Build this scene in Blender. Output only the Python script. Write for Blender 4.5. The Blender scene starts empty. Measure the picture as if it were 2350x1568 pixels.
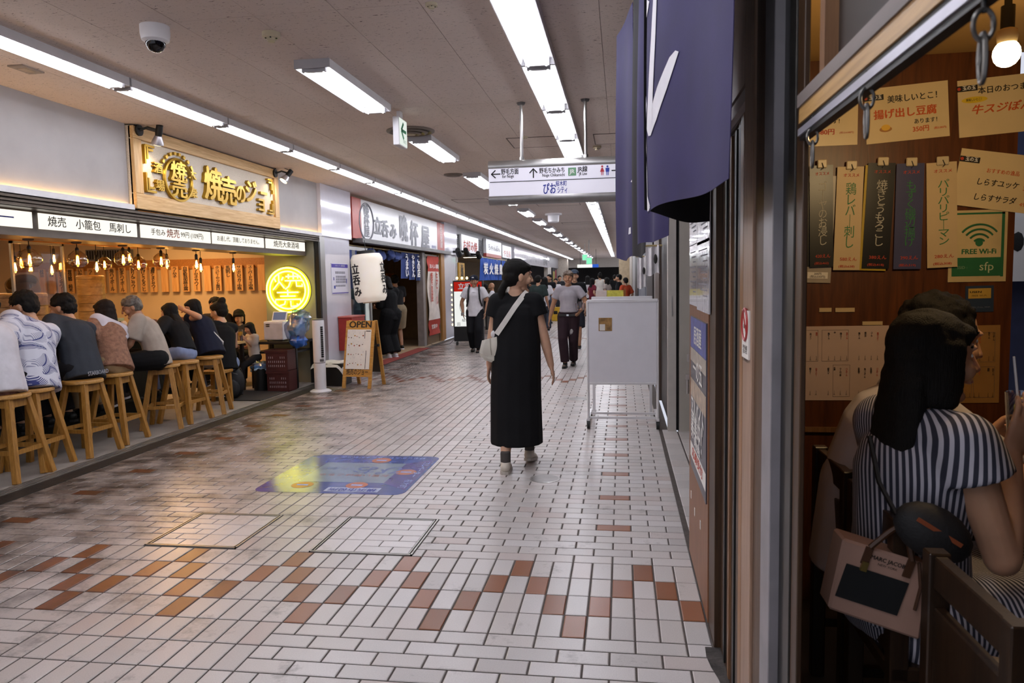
import bpy, bmesh, math, random
from mathutils import Vector, Matrix, Euler
# ---------------------------------------------------------------- camera, world, exposure
S = bpy.context.scene
COL = S.collection
PI = math.pi
random.seed(7)
FPX, PITCH, YAW, ROLL, EYE = 1692.77, math.radians(4.75733), math.radians(8.50945), math.radians(-1.04337), 1.55
_cy, _sy = math.cos(YAW), math.sin(YAW)
_r = Vector((_cy, _sy, 0))
_fw = Vector((-_sy * math.cos(PITCH), _cy * math.cos(PITCH), -math.sin(PITCH)))
_up = _r.cross(_fw)
R2 = _r * math.cos(ROLL) + _up * math.sin(ROLL)
U2 = _up * math.cos(ROLL) - _r * math.sin(ROLL)
CAM = Vector((0, 0, EYE))
cam_d = bpy.data.cameras.new('camera')
cam_d.sensor_width = 36.0
cam_d.lens = FPX * 36.0 / 2350.0
cam_d.clip_start, cam_d.clip_end = 0.05, 200
cam_d.dof.use_dof = True
cam_d.dof.focus_distance = 5.2
cam_d.dof.aperture_fstop = 8.0
cam_o = bpy.data.objects.new('camera', cam_d)
COL.objects.link(cam_o)
cam_o.matrix_world = Matrix(((R2.x, U2.x, -_fw.x, 0), (R2.y, U2.y, -_fw.y, 0), (R2.z, U2.z, -_fw.z, EYE), (0, 0, 0, 1)))
S.camera = cam_o
W = bpy.data.worlds.new('world')
S.world = W
W.use_nodes = True
W.node_tree.nodes['Background'].inputs[0].default_value = (0.75, 0.78, 0.9, 1)
W.node_tree.nodes['Background'].inputs[1].default_value = 0.9
S.view_settings.view_transform = 'Standard'
S.view_settings.look = 'None'
S.view_settings.gamma = 1.0
S.view_settings.use_curve_mapping = False
S.view_settings.exposure = 0.0
try:
    S.cycles.max_bounces, S.cycles.diffuse_bounces, S.cycles.glossy_bounces = 7, 4, 3
    S.cycles.transparent_max_bounces, S.cycles.use_denoising = 16, True
except Exception:
    pass
TUBE = 29.0      # fluorescent tubes
BULB = 120.0      # filament bulbs of the dumpling bar
LEDB = 24.0      # bulb of the wood panelled tavern


def at(x, y, **k):
    """photo pixel -> world point on the plane X=, Y= or Z="""
    d = _fw + R2 * ((x - 1175) / FPX) - U2 * ((y - 784) / FPX)
    (a, v), = k.items()
    i = 'XYZ'.index(a)
    return CAM + d * ((v - CAM[i]) / d[i])


def pj(p):
    d = Vector(p) - CAM
    w = d.dot(_fw)
    return (1175 + FPX * d.dot(R2) / w, 784 - FPX * d.dot(U2) / w) if w > 0.05 else None


# ---------------------------------------------------------------- materials
def lin(h):
    h = h.lstrip('#')
    v = [int(h[i:i + 2], 16) / 255 for i in (0, 2, 4)]
    return tuple(x / 12.92 if x <= 0.04045 else ((x + 0.055) / 1.055) ** 2.4 for x in v)


MATS = {}


def nodes(name):
    m = bpy.data.materials.new(name)
    m.use_nodes = True
    nt = m.node_tree
    return m, nt, nt.nodes['Principled BSDF']


def N(nt, t, **k):
    n = nt.nodes.new(t)
    for a, b in k.items():
        if a.startswith('i_'):
            key = a[2:]
            n.inputs[int(key) if key.isdigit() else key.replace('_', ' ')].default_value = b
        else:
            setattr(n, a, b)
    return n


def ramp(nt, stops, src=None, interp='LINEAR'):
    r = nt.nodes.new('ShaderNodeValToRGB')
    r.color_ramp.interpolation = interp
    e = r.color_ramp.elements
    while len(e) > 1:
        e.remove(e[-1])
    e[0].position, e[0].color = stops[0][0], (*stops[0][1], 1)
    for p, c in stops[1:]:
        n = e.new(p)
        n.color = (*c, 1)
    if src:
        nt.links.new(src, r.inputs[0])
    return r


def mat(name, col, rough=0.6, metal=0.0, var=0.12, scale=9.0, bump=0.0, bscale=120.0, emit=0.0, ecol=None, spec=0.5, stretch=(1, 1, 1), coat=0.0):
    """plain procedural material: a colour with soft mottling, optional fine relief"""
    if name in MATS:
        return MATS[name]
    m, nt, b = nodes(name)
    c = lin(col) if isinstance(col, str) else col
    tc = N(nt, 'ShaderNodeTexCoord')
    mp = N(nt, 'ShaderNodeMapping', i_Scale=stretch)
    nt.links.new(tc.outputs['Object'], mp.inputs[0])
    no = N(nt, 'ShaderNodeTexNoise', i_Scale=scale, i_Detail=4.0)
    nt.links.new(mp.outputs[0], no.inputs['Vector'])
    r = ramp(nt, [(0.3, tuple(x * (1 - var) for x in c)), (0.7, tuple(min(1, x * (1 + var)) for x in c))], no.outputs[0])
    nt.links.new(r.outputs[0], b.inputs['Base Color'])
    b.inputs['Roughness'].default_value = rough
    b.inputs['Metallic'].default_value = metal
    b.inputs['Specular IOR Level'].default_value = spec
    b.inputs['Coat Weight'].default_value = coat
    if bump:
        n2 = N(nt, 'ShaderNodeTexNoise', i_Scale=bscale, i_Detail=3.0)
        nt.links.new(mp.outputs[0], n2.inputs['Vector'])
        bp = N(nt, 'ShaderNodeBump', i_Strength=bump, i_Distance=0.01)
        nt.links.new(n2.outputs[0], bp.inputs['Height'])
        nt.links.new(bp.outputs[0], b.inputs['Normal'])
    if emit:
        b.inputs['Emission Color'].default_value = (*(lin(ecol) if ecol else c), 1)
        b.inputs['Emission Strength'].default_value = emit
    MATS[name] = m
    return m


def wood(name, dark, light, scale=3.0, rough=0.45, axis=2, fine=22.0):
    """grain running along the given object axis"""
    if name in MATS:
        return MATS[name]
    m, nt, b = nodes(name)
    st = [fine, fine, fine]
    st[axis] = 1.2
    tc = N(nt, 'ShaderNodeTexCoord')
    mp = N(nt, 'ShaderNodeMapping', i_Scale=tuple(st))
    nt.links.new(tc.outputs['Object'], mp.inputs[0])
    no = N(nt, 'ShaderNodeTexNoise', i_Scale=scale, i_Detail=6.0, i_Roughness=0.6, i_Distortion=0.6)
    nt.links.new(mp.outputs[0], no.inputs['Vector'])
    r = ramp(nt, [(0.3, lin(dark)), (0.7, lin(light))], no.outputs[0])
    nt.links.new(r.outputs[0], b.inputs['Base Color'])
    b.inputs['Roughness'].default_value = rough
    bp = N(nt, 'ShaderNodeBump', i_Strength=0.08, i_Distance=0.004)
    nt.links.new(no.outputs[0], bp.inputs['Height'])
    nt.links.new(bp.outputs[0], b.inputs['Normal'])
    MATS[name] = m
    return m


def clear(name, tint=(1, 1, 1), gloss=0.12, rough=0.03):
    """thin glass or film: mostly transparent with a glossy sheen"""
    if name in MATS:
        return MATS[name]
    m, nt, b = nodes(name)
    t = N(nt, 'ShaderNodeBsdfTransparent')
    t.inputs[0].default_value = (*tint, 1)
    g = N(nt, 'ShaderNodeBsdfGlossy', i_Roughness=rough)
    lw = N(nt, 'ShaderNodeLayerWeight', i_Blend=0.35)
    mr = N(nt, 'ShaderNodeMapRange', i_3=gloss * 0.4, i_4=min(1, gloss * 4))
    nt.links.new(lw.outputs['Facing'], mr.inputs[0])
    mx = N(nt, 'ShaderNodeMixShader')
    nt.links.new(mr.outputs[0], mx.inputs[0])
    nt.links.new(t.outputs[0], mx.inputs[1])
    nt.links.new(g.outputs[0], mx.inputs[2])
    nt.links.new(mx.outputs[0], nt.nodes['Material Output'].inputs[0])
    MATS[name] = m
    return m


def glow(name, col, strength):
    if name in MATS:
        return MATS[name]
    m, nt, b = nodes(name)
    c = lin(col)
    tc = N(nt, 'ShaderNodeTexCoord')
    no = N(nt, 'ShaderNodeTexNoise', i_Scale=3.0)
    nt.links.new(tc.outputs['Object'], no.inputs['Vector'])
    r = ramp(nt, [(0.2, tuple(x * 0.94 for x in c)), (0.8, c)], no.outputs[0])
    e = N(nt, 'ShaderNodeEmission', i_Strength=strength)
    nt.links.new(r.outputs[0], e.inputs[0])
    nt.links.new(e.outputs[0], nt.nodes['Material Output'].inputs[0])
    MATS[name] = m
    return m


# ---------------------------------------------------------------- mesh building
class MB:
    def __init__(self):
        self.b = bmesh.new()

    def box(self, x0, y0, z0, x1, y1, z1, M=None):
        vs = []
        for z in (z0, z1):
            for x, y in ((x0, y0), (x1, y0), (x1, y1), (x0, y1)):
                v = Vector((x, y, z))
                vs.append(self.b.verts.new(M @ v if M else v))
        for f in ((3, 2, 1, 0), (4, 5, 6, 7), (0, 1, 5, 4), (1, 2, 6, 5), (2, 3, 7, 6), (3, 0, 4, 7)):
            self.b.faces.new([vs[i] for i in f])
        return self

    def bc(self, c, s, M=None):
        return self.box(c[0] - s[0] / 2, c[1] - s[1] / 2, c[2] - s[2] / 2, c[0] + s[0] / 2, c[1] + s[1] / 2, c[2] + s[2] / 2, M)

    def ring(self, c, u, v, a, b_, n):
        return [self.b.verts.new(c + u * (a * math.cos(2 * PI * i / n)) + v * (b_ * math.sin(2 * PI * i / n))) for i in range(n)]

    def skin(self, rings, cap0=True, cap1=True, closed=False):
        n = len(rings[0])
        L = list(zip(rings, rings[1:] + rings[:1])) if closed else list(zip(rings, rings[1:]))
        for A, B in L:
            for i in range(n):
                j = (i + 1) % n
                self.b.faces.new((A[i], A[j], B[j], B[i]))
        if not closed:
            if cap0:
                self.b.faces.new(rings[0][::-1])
            if cap1:
                self.b.faces.new(rings[-1])
        return self

    def cyl(self, p0, p1, r0, r1=None, n=12):
        p0, p1 = Vector(p0), Vector(p1)
        r1 = r0 if r1 is None else r1
        d = (p1 - p0).normalized()
        u = d.orthogonal().normalized()
        v = d.cross(u)
        return self.skin([self.ring(p0, u, v, r0, r0, n), self.ring(p1, u, v, r1, r1, n)])

    def bar(self, p0, p1, w, h, up=(0, 0, 1), w1=None, h1=None):
        """rectangular bar from p0 to p1"""
        p0, p1 = Vector(p0), Vector(p1)
        d = (p1 - p0).normalized()
        s = d.cross(Vector(up))
        s = s.normalized() if s.length > 1e-4 else d.orthogonal().normalized()
        t = s.cross(d)
        w1, h1 = w1 or w, h1 or h
        rs = []
        for p, a, c in ((p0, w, h), (p1, w1, h1)):
            rs.append([self.b.verts.new(p + s * (i * a / 2) + t * (j * c / 2)) for i, j in ((-1, -1), (1, -1), (1, 1), (-1, 1))])
        return self.skin(rs)

    def tube(self, pts, r, n=8, closed=False):
        P = [Vector(p) for p in pts]
        rs = []
        u = None
        for i, p in enumerate(P):
            a = P[i - 1] if (i or closed) else p
            b_ = P[(i + 1) % len(P)] if (i < len(P) - 1 or closed) else p
            d = (b_ - a).normalized()
            u = (d.orthogonal() if u is None else u - d * u.dot(d)).normalized()
            rr = r[i] if isinstance(r, (list, tuple)) else r
            rs.append(self.ring(p, u, d.cross(u), rr, rr, n))
        return self.skin(rs, closed=closed)

    def lathe(self, prof, n=20, c=(0, 0, 0), cap0=True, cap1=True):
        c = Vector(c)
        X, Y = Vector((1, 0, 0)), Vector((0, 1, 0))
        return self.skin([self.ring(c + Vector((0, 0, z)), X, Y, max(r, 1e-4), max(r, 1e-4), n) for r, z in prof], cap0, cap1)

    def ell(self, c, r, n=12, M=None):
        c = Vector(c)
        rows = []
        k = max(4, n // 2)
        for j in range(1, k):
            t = PI * j / k
            row = []
            for i in range(n):
                a = 2 * PI * i / n
                v = Vector((r[0] * math.sin(t) * math.cos(a), r[1] * math.sin(t) * math.sin(a), -r[2] * math.cos(t)))
                row.append(self.b.verts.new(c + (M @ v if M else v)))
            rows.append(row)
        self.skin(rows, False, False)
        for row, zz in ((rows[0], -1), (rows[-1], 1)):
            v = Vector((0, 0, zz * r[2]))
            p = self.b.verts.new(c + (M @ v if M else v))
            for i in range(n):
                j = (i + 1) % n
                self.b.faces.new((row[j], row[i], p) if zz < 0 else (row[i], row[j], p))
        return self

    def sheet(self, f, nu, nv, th=0.0):
        """surface f(u,v) -> point; th gives it thickness along +normal"""
        g = [[Vector(f(i / nu, j / nv)) for j in range(nv + 1)] for i in range(nu + 1)]
        A = [[self.b.verts.new(p) for p in row] for row in g]
        if not th:
            for i in range(nu):
                for j in range(nv):
                    self.b.faces.new((A[i][j], A[i + 1][j], A[i + 1][j + 1], A[i][j + 1]))
            return self
        B = []
        for i in range(nu + 1):
            row = []
            for j in range(nv + 1):
                du = g[min(i + 1, nu)][j] - g[max(i - 1, 0)][j]
                dv = g[i][min(j + 1, nv)] - g[i][max(j - 1, 0)]
                n_ = du.cross(dv)
                n_ = n_.normalized() if n_.length > 1e-9 else Vector((0, 0, 1))
                row.append(self.b.verts.new(g[i][j] + n_ * th))
            B.append(row)
        for i in range(nu):
            for j in range(nv):
                self.b.faces.new((A[i][j + 1], A[i + 1][j + 1], A[i + 1][j], A[i][j]))
                self.b.faces.new((B[i][j], B[i + 1][j], B[i + 1][j + 1], B[i][j + 1]))
        for i in range(nu):
            self.b.faces.new((A[i][0], A[i + 1][0], B[i + 1][0], B[i][0]))
            self.b.faces.new((A[i + 1][nv], A[i][nv], B[i][nv], B[i + 1][nv]))
        for j in range(nv):
            self.b.faces.new((A[0][j + 1], A[0][j], B[0][j], B[0][j + 1]))
            self.b.faces.new((A[nu][j], A[nu][j + 1], B[nu][j + 1], B[nu][j]))
        return self

    def prism(self, poly, z0, z1, M=None):
        lo = [self.b.verts.new((M @ Vector((x, y, z0))) if M else (x, y, z0)) for x, y in poly]
        hi = [self.b.verts.new((M @ Vector((x, y, z1))) if M else (x, y, z1)) for x, y in poly]
        return self.skin([lo, hi])

    def mesh(self, name, smooth=False, bevel=0.0):
        if bevel:
            bmesh.ops.bevel(self.b, geom=list(self.b.edges), offset=bevel, segments=1, affect='EDGES')
        bmesh.ops.recalc_face_normals(self.b, faces=self.b.faces)
        if smooth:
            for f in self.b.faces:
                f.smooth = True
            for e in self.b.edges:
                if len(e.link_faces) == 2 and e.calc_face_angle(0) > 0.75:
                    e.smooth = False
        me = bpy.data.meshes.new(name)
        self.b.to_mesh(me)
        self.b.free()
        return me

    def build(self, name, m, parent=None, smooth=False, bevel=0.0, loc=None, world=False, label=None):
        me = self.mesh(name, smooth, bevel)
        return put(name, me, m, parent, loc, world, label)


def put(name, me, m, parent=None, loc=None, world=False, label=None):
    o = bpy.data.objects.new(name, me)
    COL.objects.link(o)
    if m is not None:
        me.materials.clear()
        me.materials.append(m)
    if parent is not None:
        o.parent = parent
        if world:
            o.matrix_parent_inverse = mw(parent).inverted()
    if loc is not None:
        o.location = loc
    if label:
        o['label'] = label
    return o


def mw(o):
    m = Matrix.LocRotScale(o.location, o.rotation_euler, o.scale)
    return mw(o.parent) @ o.matrix_parent_inverse @ m if o.parent else m


def tag(o, label, cat, group=None):
    o['label'] = label
    o['category'] = cat
    if group:
        o['group'] = group
    return o


def thing(name, label, cat, loc=(0, 0, 0), rz=0.0, group=None):
    o = bpy.data.objects.new(name, None)
    o.empty_display_size = 0.1
    COL.objects.link(o)
    o.location = loc
    o.rotation_euler = (0, 0, rz)
    return tag(o, label, cat, group)


def struct(o):
    o['kind'] = 'structure'
    return o


def stuff(o):
    o['kind'] = 'stuff'
    return o


def dup(root, loc, rz=None, label=None):
    """a copy of a thing with copies of its parts and sub-parts"""
    r = root.copy()
    COL.objects.link(r)
    r.location = loc
    if rz is not None:
        r.rotation_euler = (0, 0, rz)
    if label:
        r['label'] = label
    for ch in list(root.children):
        c = ch.copy()
        COL.objects.link(c)
        c.parent = r
        for g in ch.children:
            d = g.copy()
            COL.objects.link(d)
            d.parent = c
    return r


def frame(o, right, up):
    """matrix with x along right, y along up, z out of the surface"""
    r_, u_ = Vector(right).normalized(), Vector(up)
    n_ = r_.cross(u_).normalized()
    u_ = n_.cross(r_)
    M = Matrix((r_, u_, n_)).transposed().to_4x4()
    M.translation = Vector(o)
    return M


BASEFONT = None


def text(s, size, m, parent, M, name='lettering', bold=0.0, depth=0.0, vert=False, width=None, height=None, align='CENTER', shear=0.0, line=1.0, label=None):
    """lettering on the plane of M (world matrix); width/height fit the block to a size"""
    if vert:
        s = '\n'.join(s.replace('ー', '｜').replace('(', '︵').replace(')', '︶'))
    cu = bpy.data.curves.new(name, 'FONT')
    cu.body = s
    cu.size = size
    cu.align_x = align
    cu.align_y = 'CENTER'
    cu.space_line = line * (0.82 if vert else 1.0)
    cu.extrude = depth
    cu['bold'] = bold * size
    cu.shear = shear
    cu.resolution_u = 3 if size > 0.1 else 2
    cu.fill_mode = 'BOTH'
    cu.materials.append(m)
    o = bpy.data.objects.new(name, cu)
    COL.objects.link(o)
    sx = 1.0
    if width:
        n = max(sum(1.0 if ord(ch) > 255 else 0.58 for ch in l) for l in s.split('\n')) * size
        sx = width / n
    sy = 1.0
    if height:
        sy = height / (len(s.split('\n')) * size * line * (0.82 if vert else 1.0))
    Mw = M @ Matrix.Diagonal((sx, sy, 1, 1))
    if parent is not None:
        o.parent = parent
        o.matrix_parent_inverse = mw(parent).inverted()
    o.matrix_basis = Mw
    if label:
        o['label'] = label
    return o


# ---------------------------------------------------------------- shared materials
M_WHITE = mat('white_paint', '#d8d6d8', 0.5, var=0.04)
M_PLASTER = mat('plaster', '#a5a1a0', 0.75, var=0.07, scale=2.5, bump=0.1)
M_CONC = mat('concrete_floor', '#8f8780', 0.6, var=0.2, scale=3.0, bump=0.1)
M_STEEL = mat('brushed_steel', '#b5b3b0', 0.32, 0.9, var=0.1, stretch=(1, 30, 1))
M_CHROME = mat('chrome', '#cfcfcf', 0.15, 1.0, var=0.03)
M_DARK = mat('dark_metal', '#1d1b1a', 0.45, 0.3, var=0.15)
M_BLACK = mat('black_plastic', '#101010', 0.45, var=0.2)
M_BRONZE = mat('bronze_aluminium', '#5b5046', 0.38, 0.6, var=0.12)
M_GREYM = mat('grey_metal', '#6e6c6c', 0.45, 0.4, var=0.1)
M_PAPER = mat('paper', '#e4e0da', 0.55, var=0.04)
M_INK = mat('black_ink', '#15120f', 0.6, var=0.1)
M_REDINK = mat('red_ink', '#b8402a', 0.6, var=0.1)
M_WINK = mat('white_ink', '#e6e4e0', 0.6, var=0.05)
M_BLUEINK = mat('blue_ink', '#27348f', 0.6, var=0.1)
M_GREENINK = mat('green_ink', '#2f7a4a', 0.6, var=0.1)
M_LGREY = mat('light_grey_metal', '#a5a3a6', 0.5, var=0.05)
M_WHITEP = mat('white_plastic', '#dcdadd', 0.35, var=0.03)
M_CREAM = mat('yellowed_plastic', '#b9ad92', 0.45, var=0.06)
M_RED = mat('red_enamel', '#9c2c22', 0.35, var=0.12)
M_TUBE = glow('tube_light', '#f4f6ff', TUBE)
M_WARMLED = glow('warm_led', '#ffc877', 26.0)


def tile_material(name, stops, dirt=1.0, rough=0.29):
    m, nt, b = nodes(name)
    geo = N(nt, 'ShaderNodeNewGeometry')
    oi = N(nt, 'ShaderNodeObjectInfo')
    ad = N(nt, 'ShaderNodeMath', operation='ADD')
    nt.links.new(geo.outputs['Random Per Island'], ad.inputs[0])
    nt.links.new(oi.outputs['Random'], ad.inputs[1])
    fr = N(nt, 'ShaderNodeMath', operation='FRACT')
    nt.links.new(ad.outputs[0], fr.inputs[0])
    r = ramp(nt, stops, fr.outputs[0])
    # mottling inside a tile
    n1 = N(nt, 'ShaderNodeTexNoise', i_Scale=190.0, i_Detail=3.0)
    nt.links.new(geo.outputs['Position'], n1.inputs['Vector'])
    r1 = ramp(nt, [(0.3, (0.86,) * 3), (0.7, (1.0,) * 3)], n1.outputs[0])
    mu = N(nt, 'ShaderNodeMix', data_type='RGBA', blend_type='MULTIPLY', i_0=1.0)
    nt.links.new(r.outputs[0], mu.inputs[6])
    nt.links.new(r1.outputs[0], mu.inputs[7])
    # trodden-in dirt, heavy towards the bar's threshold
    sx = N(nt, 'ShaderNodeSeparateXYZ')
    nt.links.new(geo.outputs['Position'], sx.inputs[0])
    mr = N(nt, 'ShaderNodeMapRange', i_1=-1.5, i_2=-4.4, i_3=0.01, i_4=0.295)
    nt.links.new(sx.outputs[0], mr.inputs[0])
    n2 = N(nt, 'ShaderNodeTexNoise', i_Scale=3.2, i_Detail=7.0, i_Roughness=0.68)
    nt.links.new(geo.outputs['Position'], n2.inputs['Vector'])
    n3 = N(nt, 'ShaderNodeTexNoise', i_Scale=60.0, i_Detail=4.0)
    nt.links.new(geo.outputs['Position'], n3.inputs['Vector'])
    a2 = N(nt, 'ShaderNodeMath', operation='MULTIPLY_ADD')
    nt.links.new(n3.outputs[0], a2.inputs[0])
    a2.inputs[1].default_value = 0.16
    nt.links.new(n2.outputs[0], a2.inputs[2])
    a3 = N(nt, 'ShaderNodeMath', operation='ADD')
    nt.links.new(a2.outputs[0], a3.inputs[0])
    nt.links.new(mr.outputs[0], a3.inputs[1])
    dm = N(nt, 'ShaderNodeMapRange', i_1=0.69, i_2=0.93, i_3=0.0, i_4=0.9 * dirt)
    nt.links.new(a3.outputs[0], dm.inputs[0])
    mx = N(nt, 'ShaderNodeMix', data_type='RGBA')
    nt.links.new(dm.outputs[0], mx.inputs[0])
    nt.links.new(mu.outputs[2], mx.inputs[6])
    mx.inputs[7].default_value = (*lin('#2a2320'), 1)
    # a broad warm grime tint on the left half
    mr2 = N(nt, 'ShaderNodeMapRange', i_1=-1.0, i_2=-3.6, i_3=0.0, i_4=0.55)
    nt.links.new(sx.outputs[0], mr2.inputs[0])
    mx2 = N(nt, 'ShaderNodeMix', data_type='RGBA', blend_type='MULTIPLY')
    nt.links.new(mr2.outputs[0], mx2.inputs[0])
    nt.links.new(mx.outputs[2], mx2.inputs[6])
    mx2.inputs[7].default_value = (*lin('#c9b19e'), 1)
    nt.links.new(mx2.outputs[2], b.inputs['Base Color'])
    rr = N(nt, 'ShaderNodeMapRange', i_1=0.3, i_2=0.7, i_3=rough - 0.01, i_4=rough + 0.03)
    nt.links.new(n2.outputs[0], rr.inputs[0])
    nt.links.new(rr.outputs[0], b.inputs['Roughness'])
    b.inputs['Specular IOR Level'].default_value = 0.6
    bp = N(nt, 'ShaderNodeBump', i_Strength=0.06, i_Distance=0.002)
    nt.links.new(n1.outputs[0], bp.inputs['Height'])
    nt.links.new(bp.outputs[0], b.inputs['Normal'])
    return m


M_TILE = tile_material('floor_tile', [(0.0, lin('#b9b3b1')), (0.3, lin('#c7c2c0')), (0.55, lin('#c2bab6')), (0.8, lin('#cfcac9')), (1.0, lin('#beb0ab'))])
M_BTILE = tile_material('brown_tile', [(0.0, lin('#7d4a2a')), (0.5, lin('#8c5636')), (1.0, lin('#96614a'))], 0.7)
M_PTILE = tile_material('cover_tile', [(0.0, lin('#cfcaca')), (1.0, lin('#dcd8d8'))], 0.45)
M_GROUT = mat('grout', '#4a423d', 0.8, var=0.25, scale=20, bump=0.2)

# ceiling board with dark fissures
M_CEIL, nt, b = nodes('ceiling_board')
geo = N(nt, 'ShaderNodeNewGeometry')
mp = N(nt, 'ShaderNodeMapping', i_Scale=(32, 85, 32))
nt.links.new(geo.outputs['Position'], mp.inputs[0])
n1 = N(nt, 'ShaderNodeTexNoise', i_Scale=1.0, i_Detail=2.5, i_Roughness=0.55, i_Distortion=1.2)
nt.links.new(mp.outputs[0], n1.inputs['Vector'])
n0 = N(nt, 'ShaderNodeTexNoise', i_Scale=0.5, i_Detail=3.0)
nt.links.new(geo.outputs['Position'], n0.inputs['Vector'])
rr = ramp(nt, [(0.30, (0.16, 0.13, 0.12)), (0.38, (1, 1, 1))], n1.outputs[0])
r0 = ramp(nt, [(0.3, lin('#cabbb1')), (0.7, lin('#d8cac1'))], n0.outputs[0])
mu = N(nt, 'ShaderNodeMix', data_type='RGBA', blend_type='MULTIPLY', i_0=0.85)
nt.links.new(r0.outputs[0], mu.inputs[6])
nt.links.new(rr.outputs[0], mu.inputs[7])
nt.links.new(mu.outputs[2], b.inputs['Base Color'])
b.inputs['Roughness'].default_value = 0.85

# ---------------------------------------------------------------- floor of the passage
XL, CZ, YE = -4.695, 3.12, 58.0
PT, X0, R0 = 0.107, -0.0577, 3.9395
floor = struct(MB().box(-4.62, -3, -0.08, 0.46, YE, -0.004).box(0.46, 4.16, -0.08, 0.80, 7.5, -0.004).build('floor', M_GROUT))
plates = [(-2.855, 3.955, -2.265, 4.572), (-1.805, 3.945, -1.19, 4.585)]
cmin, near, rest, restb = -41, [], [], []


def brown_at(c, r):
    rb = r % 74
    if rb >= 66:
        k = (73 - rb) // 2
        return c % 6 in ((1,), (0, 2), (5, 3), (4,))[k]
    return False


def add_tile(x0, y0, w, d, brown):
    g = 0.0042
    x0, y0, x1, y1 = x0 + g, y0 + g, x0 + w - g, y0 + d - g
    cut = False
    for a, b_, c_, e_ in plates:
        if x0 < c_ and x1 > a and y0 < e_ and y1 > b_:
            cut = True
            opts = [(x0, y0, min(x1, a - .004), y1), (max(x0, c_ + .004), y0, x1, y1), (x0, y0, x1, min(y1, b_ - .004)), (x0, max(y0, e_ + .004), x1, y1)]
            opts = [q for q in opts if q[2] - q[0] > .012 and q[3] - q[1] > .012]
            if not opts:
                return
            x0, y0, x1, y1 = max(opts, key=lambda q: (q[2] - q[0]) * (q[3] - q[1]))
    q = pj(((x0 + x1) / 2, (y0 + y1) / 2, 0))
    vis = q and 0 < q[0] < 1650 and q[1] < 1568
    full = abs((x1 - x0) + (y1 - y0) - 3 * PT + 4 * g) < 1e-4 and not cut
    rec = (x0, y0, x1, y1, brown)
    if vis and full and y0 < 5.0:
        near.append((q[1], rec))
    else:
        (restb if brown else rest).append(rec)


def lay_floor():
    r = -30
    while True:
        y = R0 + r * PT
        if y > YE - 0.3:
            break
        rb = r % 74
        band = rb >= 66
        xmax = 4 if y < 4.1 else (7 if y < 7.4 else 4)
        if band and rb % 2 == 0:
            for c in range(cmin, xmax):
                add_tile(X0 + c * PT, y, PT, 2 * PT, brown_at(c, r))
        elif not band:
            if rb % 2 == 0:
                for c in range(-24, -14):
                    add_tile(X0 + c * PT, y, PT, 2 * PT, False)
            for lo, hi, par in ((cmin, -24, 1), (-14, min(xmax, 4), 0)):
                c = lo
                if (c - r - par) % 2:
                    add_tile(X0 + c * PT, y, PT, PT, False)
                    c += 1
                while c < hi:
                    w = min(2, hi - c)
                    br = w == 2 and ((par == 0 and c == -1 and (r - 5) % 6 == 0) or (par == 1 and c == -38 and (r - 3) % 6 == 0))
                    add_tile(X0 + c * PT, y, PT * w, PT, br)
                    c += w
            if xmax == 7 and rb % 2 == 0:
                add_tile(X0 + 4.25 * PT, y, PT * 1.4, PT * 2, False)
                add_tile(X0 + 5.7 * PT, y, PT * 1.4, PT * 2, False)
        r += 1


lay_floor()


def tile_geo(recs):
    V, F = [], []
    c = 0.004
    for x0, y0, x1, y1, _ in recs:
        k = len(V)
        for a, b_, z in ((0, 0, -0.012), (0, 0, -0.0022), (c, c, 0.0)):
            V += [(x0 + a, y0 + b_, z), (x1 - a, y0 + b_, z), (x1 - a, y1 - b_, z), (x0 + a, y1 - b_, z)]
        for l in (0, 4):
            for i in range(4):
                j = (i + 1) % 4
                F.append((k + l + i, k + l + j, k + l + 4 + j, k + l + 4 + i))
        F.append((k + 8, k + 9, k + 10, k + 11))
    me = bpy.data.meshes.new('tile')
    me.from_pydata(V, [], F)
    return me


near.sort(key=lambda t: -t[0])
shapes = {}
for _, (x0, y0, x1, y1, br) in near[:300]:
    key = (round(x1 - x0, 3), br)
    if key not in shapes:
        w, d = x1 - x0, y1 - y0
        shapes[key] = tile_geo([(-w / 2, -d / 2, w / 2, d / 2, br)])
    o = put('tile', shapes[key], M_BTILE if br else M_TILE, floor, ((x0 + x1) / 2, (y0 + y1) / 2, random.uniform(-0.0006, 0.0004)))
for _, rec in near[300:]:
    (restb if rec[4] else rest).append(rec)
stuff(put('tiles_further_off', tile_geo(rest), M_TILE, floor))
stuff(put('brown_tiles_further_off', tile_geo(restb), M_BTILE, floor))

# worn concrete edge by the tavern, dark gutter and steel rails of the bar's shutter
mb = MB()
mb.sheet(lambda u, v: ((0.335 + 0.02 * math.sin(9 * v) + 0.015 * math.sin(31 * v)) * (1 - u) + 0.62 * u, 0.6 + 2.46 * v, 0.002), 2, 30)
struct(mb.build('trim_1', mat('worn_concrete', '#3d3835', 0.8, var=0.5, scale=14, bump=0.5, bscale=60)))
g = struct(MB().box(-4.62, -3, -0.05, -4.455, 11.2, -0.0005).build('trim_2', mat('black_gutter', '#201b18', 0.55, var=0.4, scale=12, bump=0.4, bscale=40)))
rails = struct(MB().box(-4.75, -3, -0.05, -4.62, 11.2, 0.002).build('trim_3', mat('threshold_stone', '#5b544c', 0.5, var=0.2)))
for k in range(3):
    MB().box(-4.735 + k * 0.04, -3, 0, -4.717 + k * 0.04, 11.2, 0.008).build('rail', M_STEEL, rails)
barfloor = struct(MB().box(-11.0, -3, -0.06, -4.75, 12.3, 0.0).build('floor_bar', M_CONC))
tavfloor = struct(MB().box(0.46, -1.5, -0.08, 3.6, 4.1, 0.14).build('floor_tavern', mat('tavern_floor', '#4a4440', 0.6, var=0.3, scale=5)))

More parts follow.
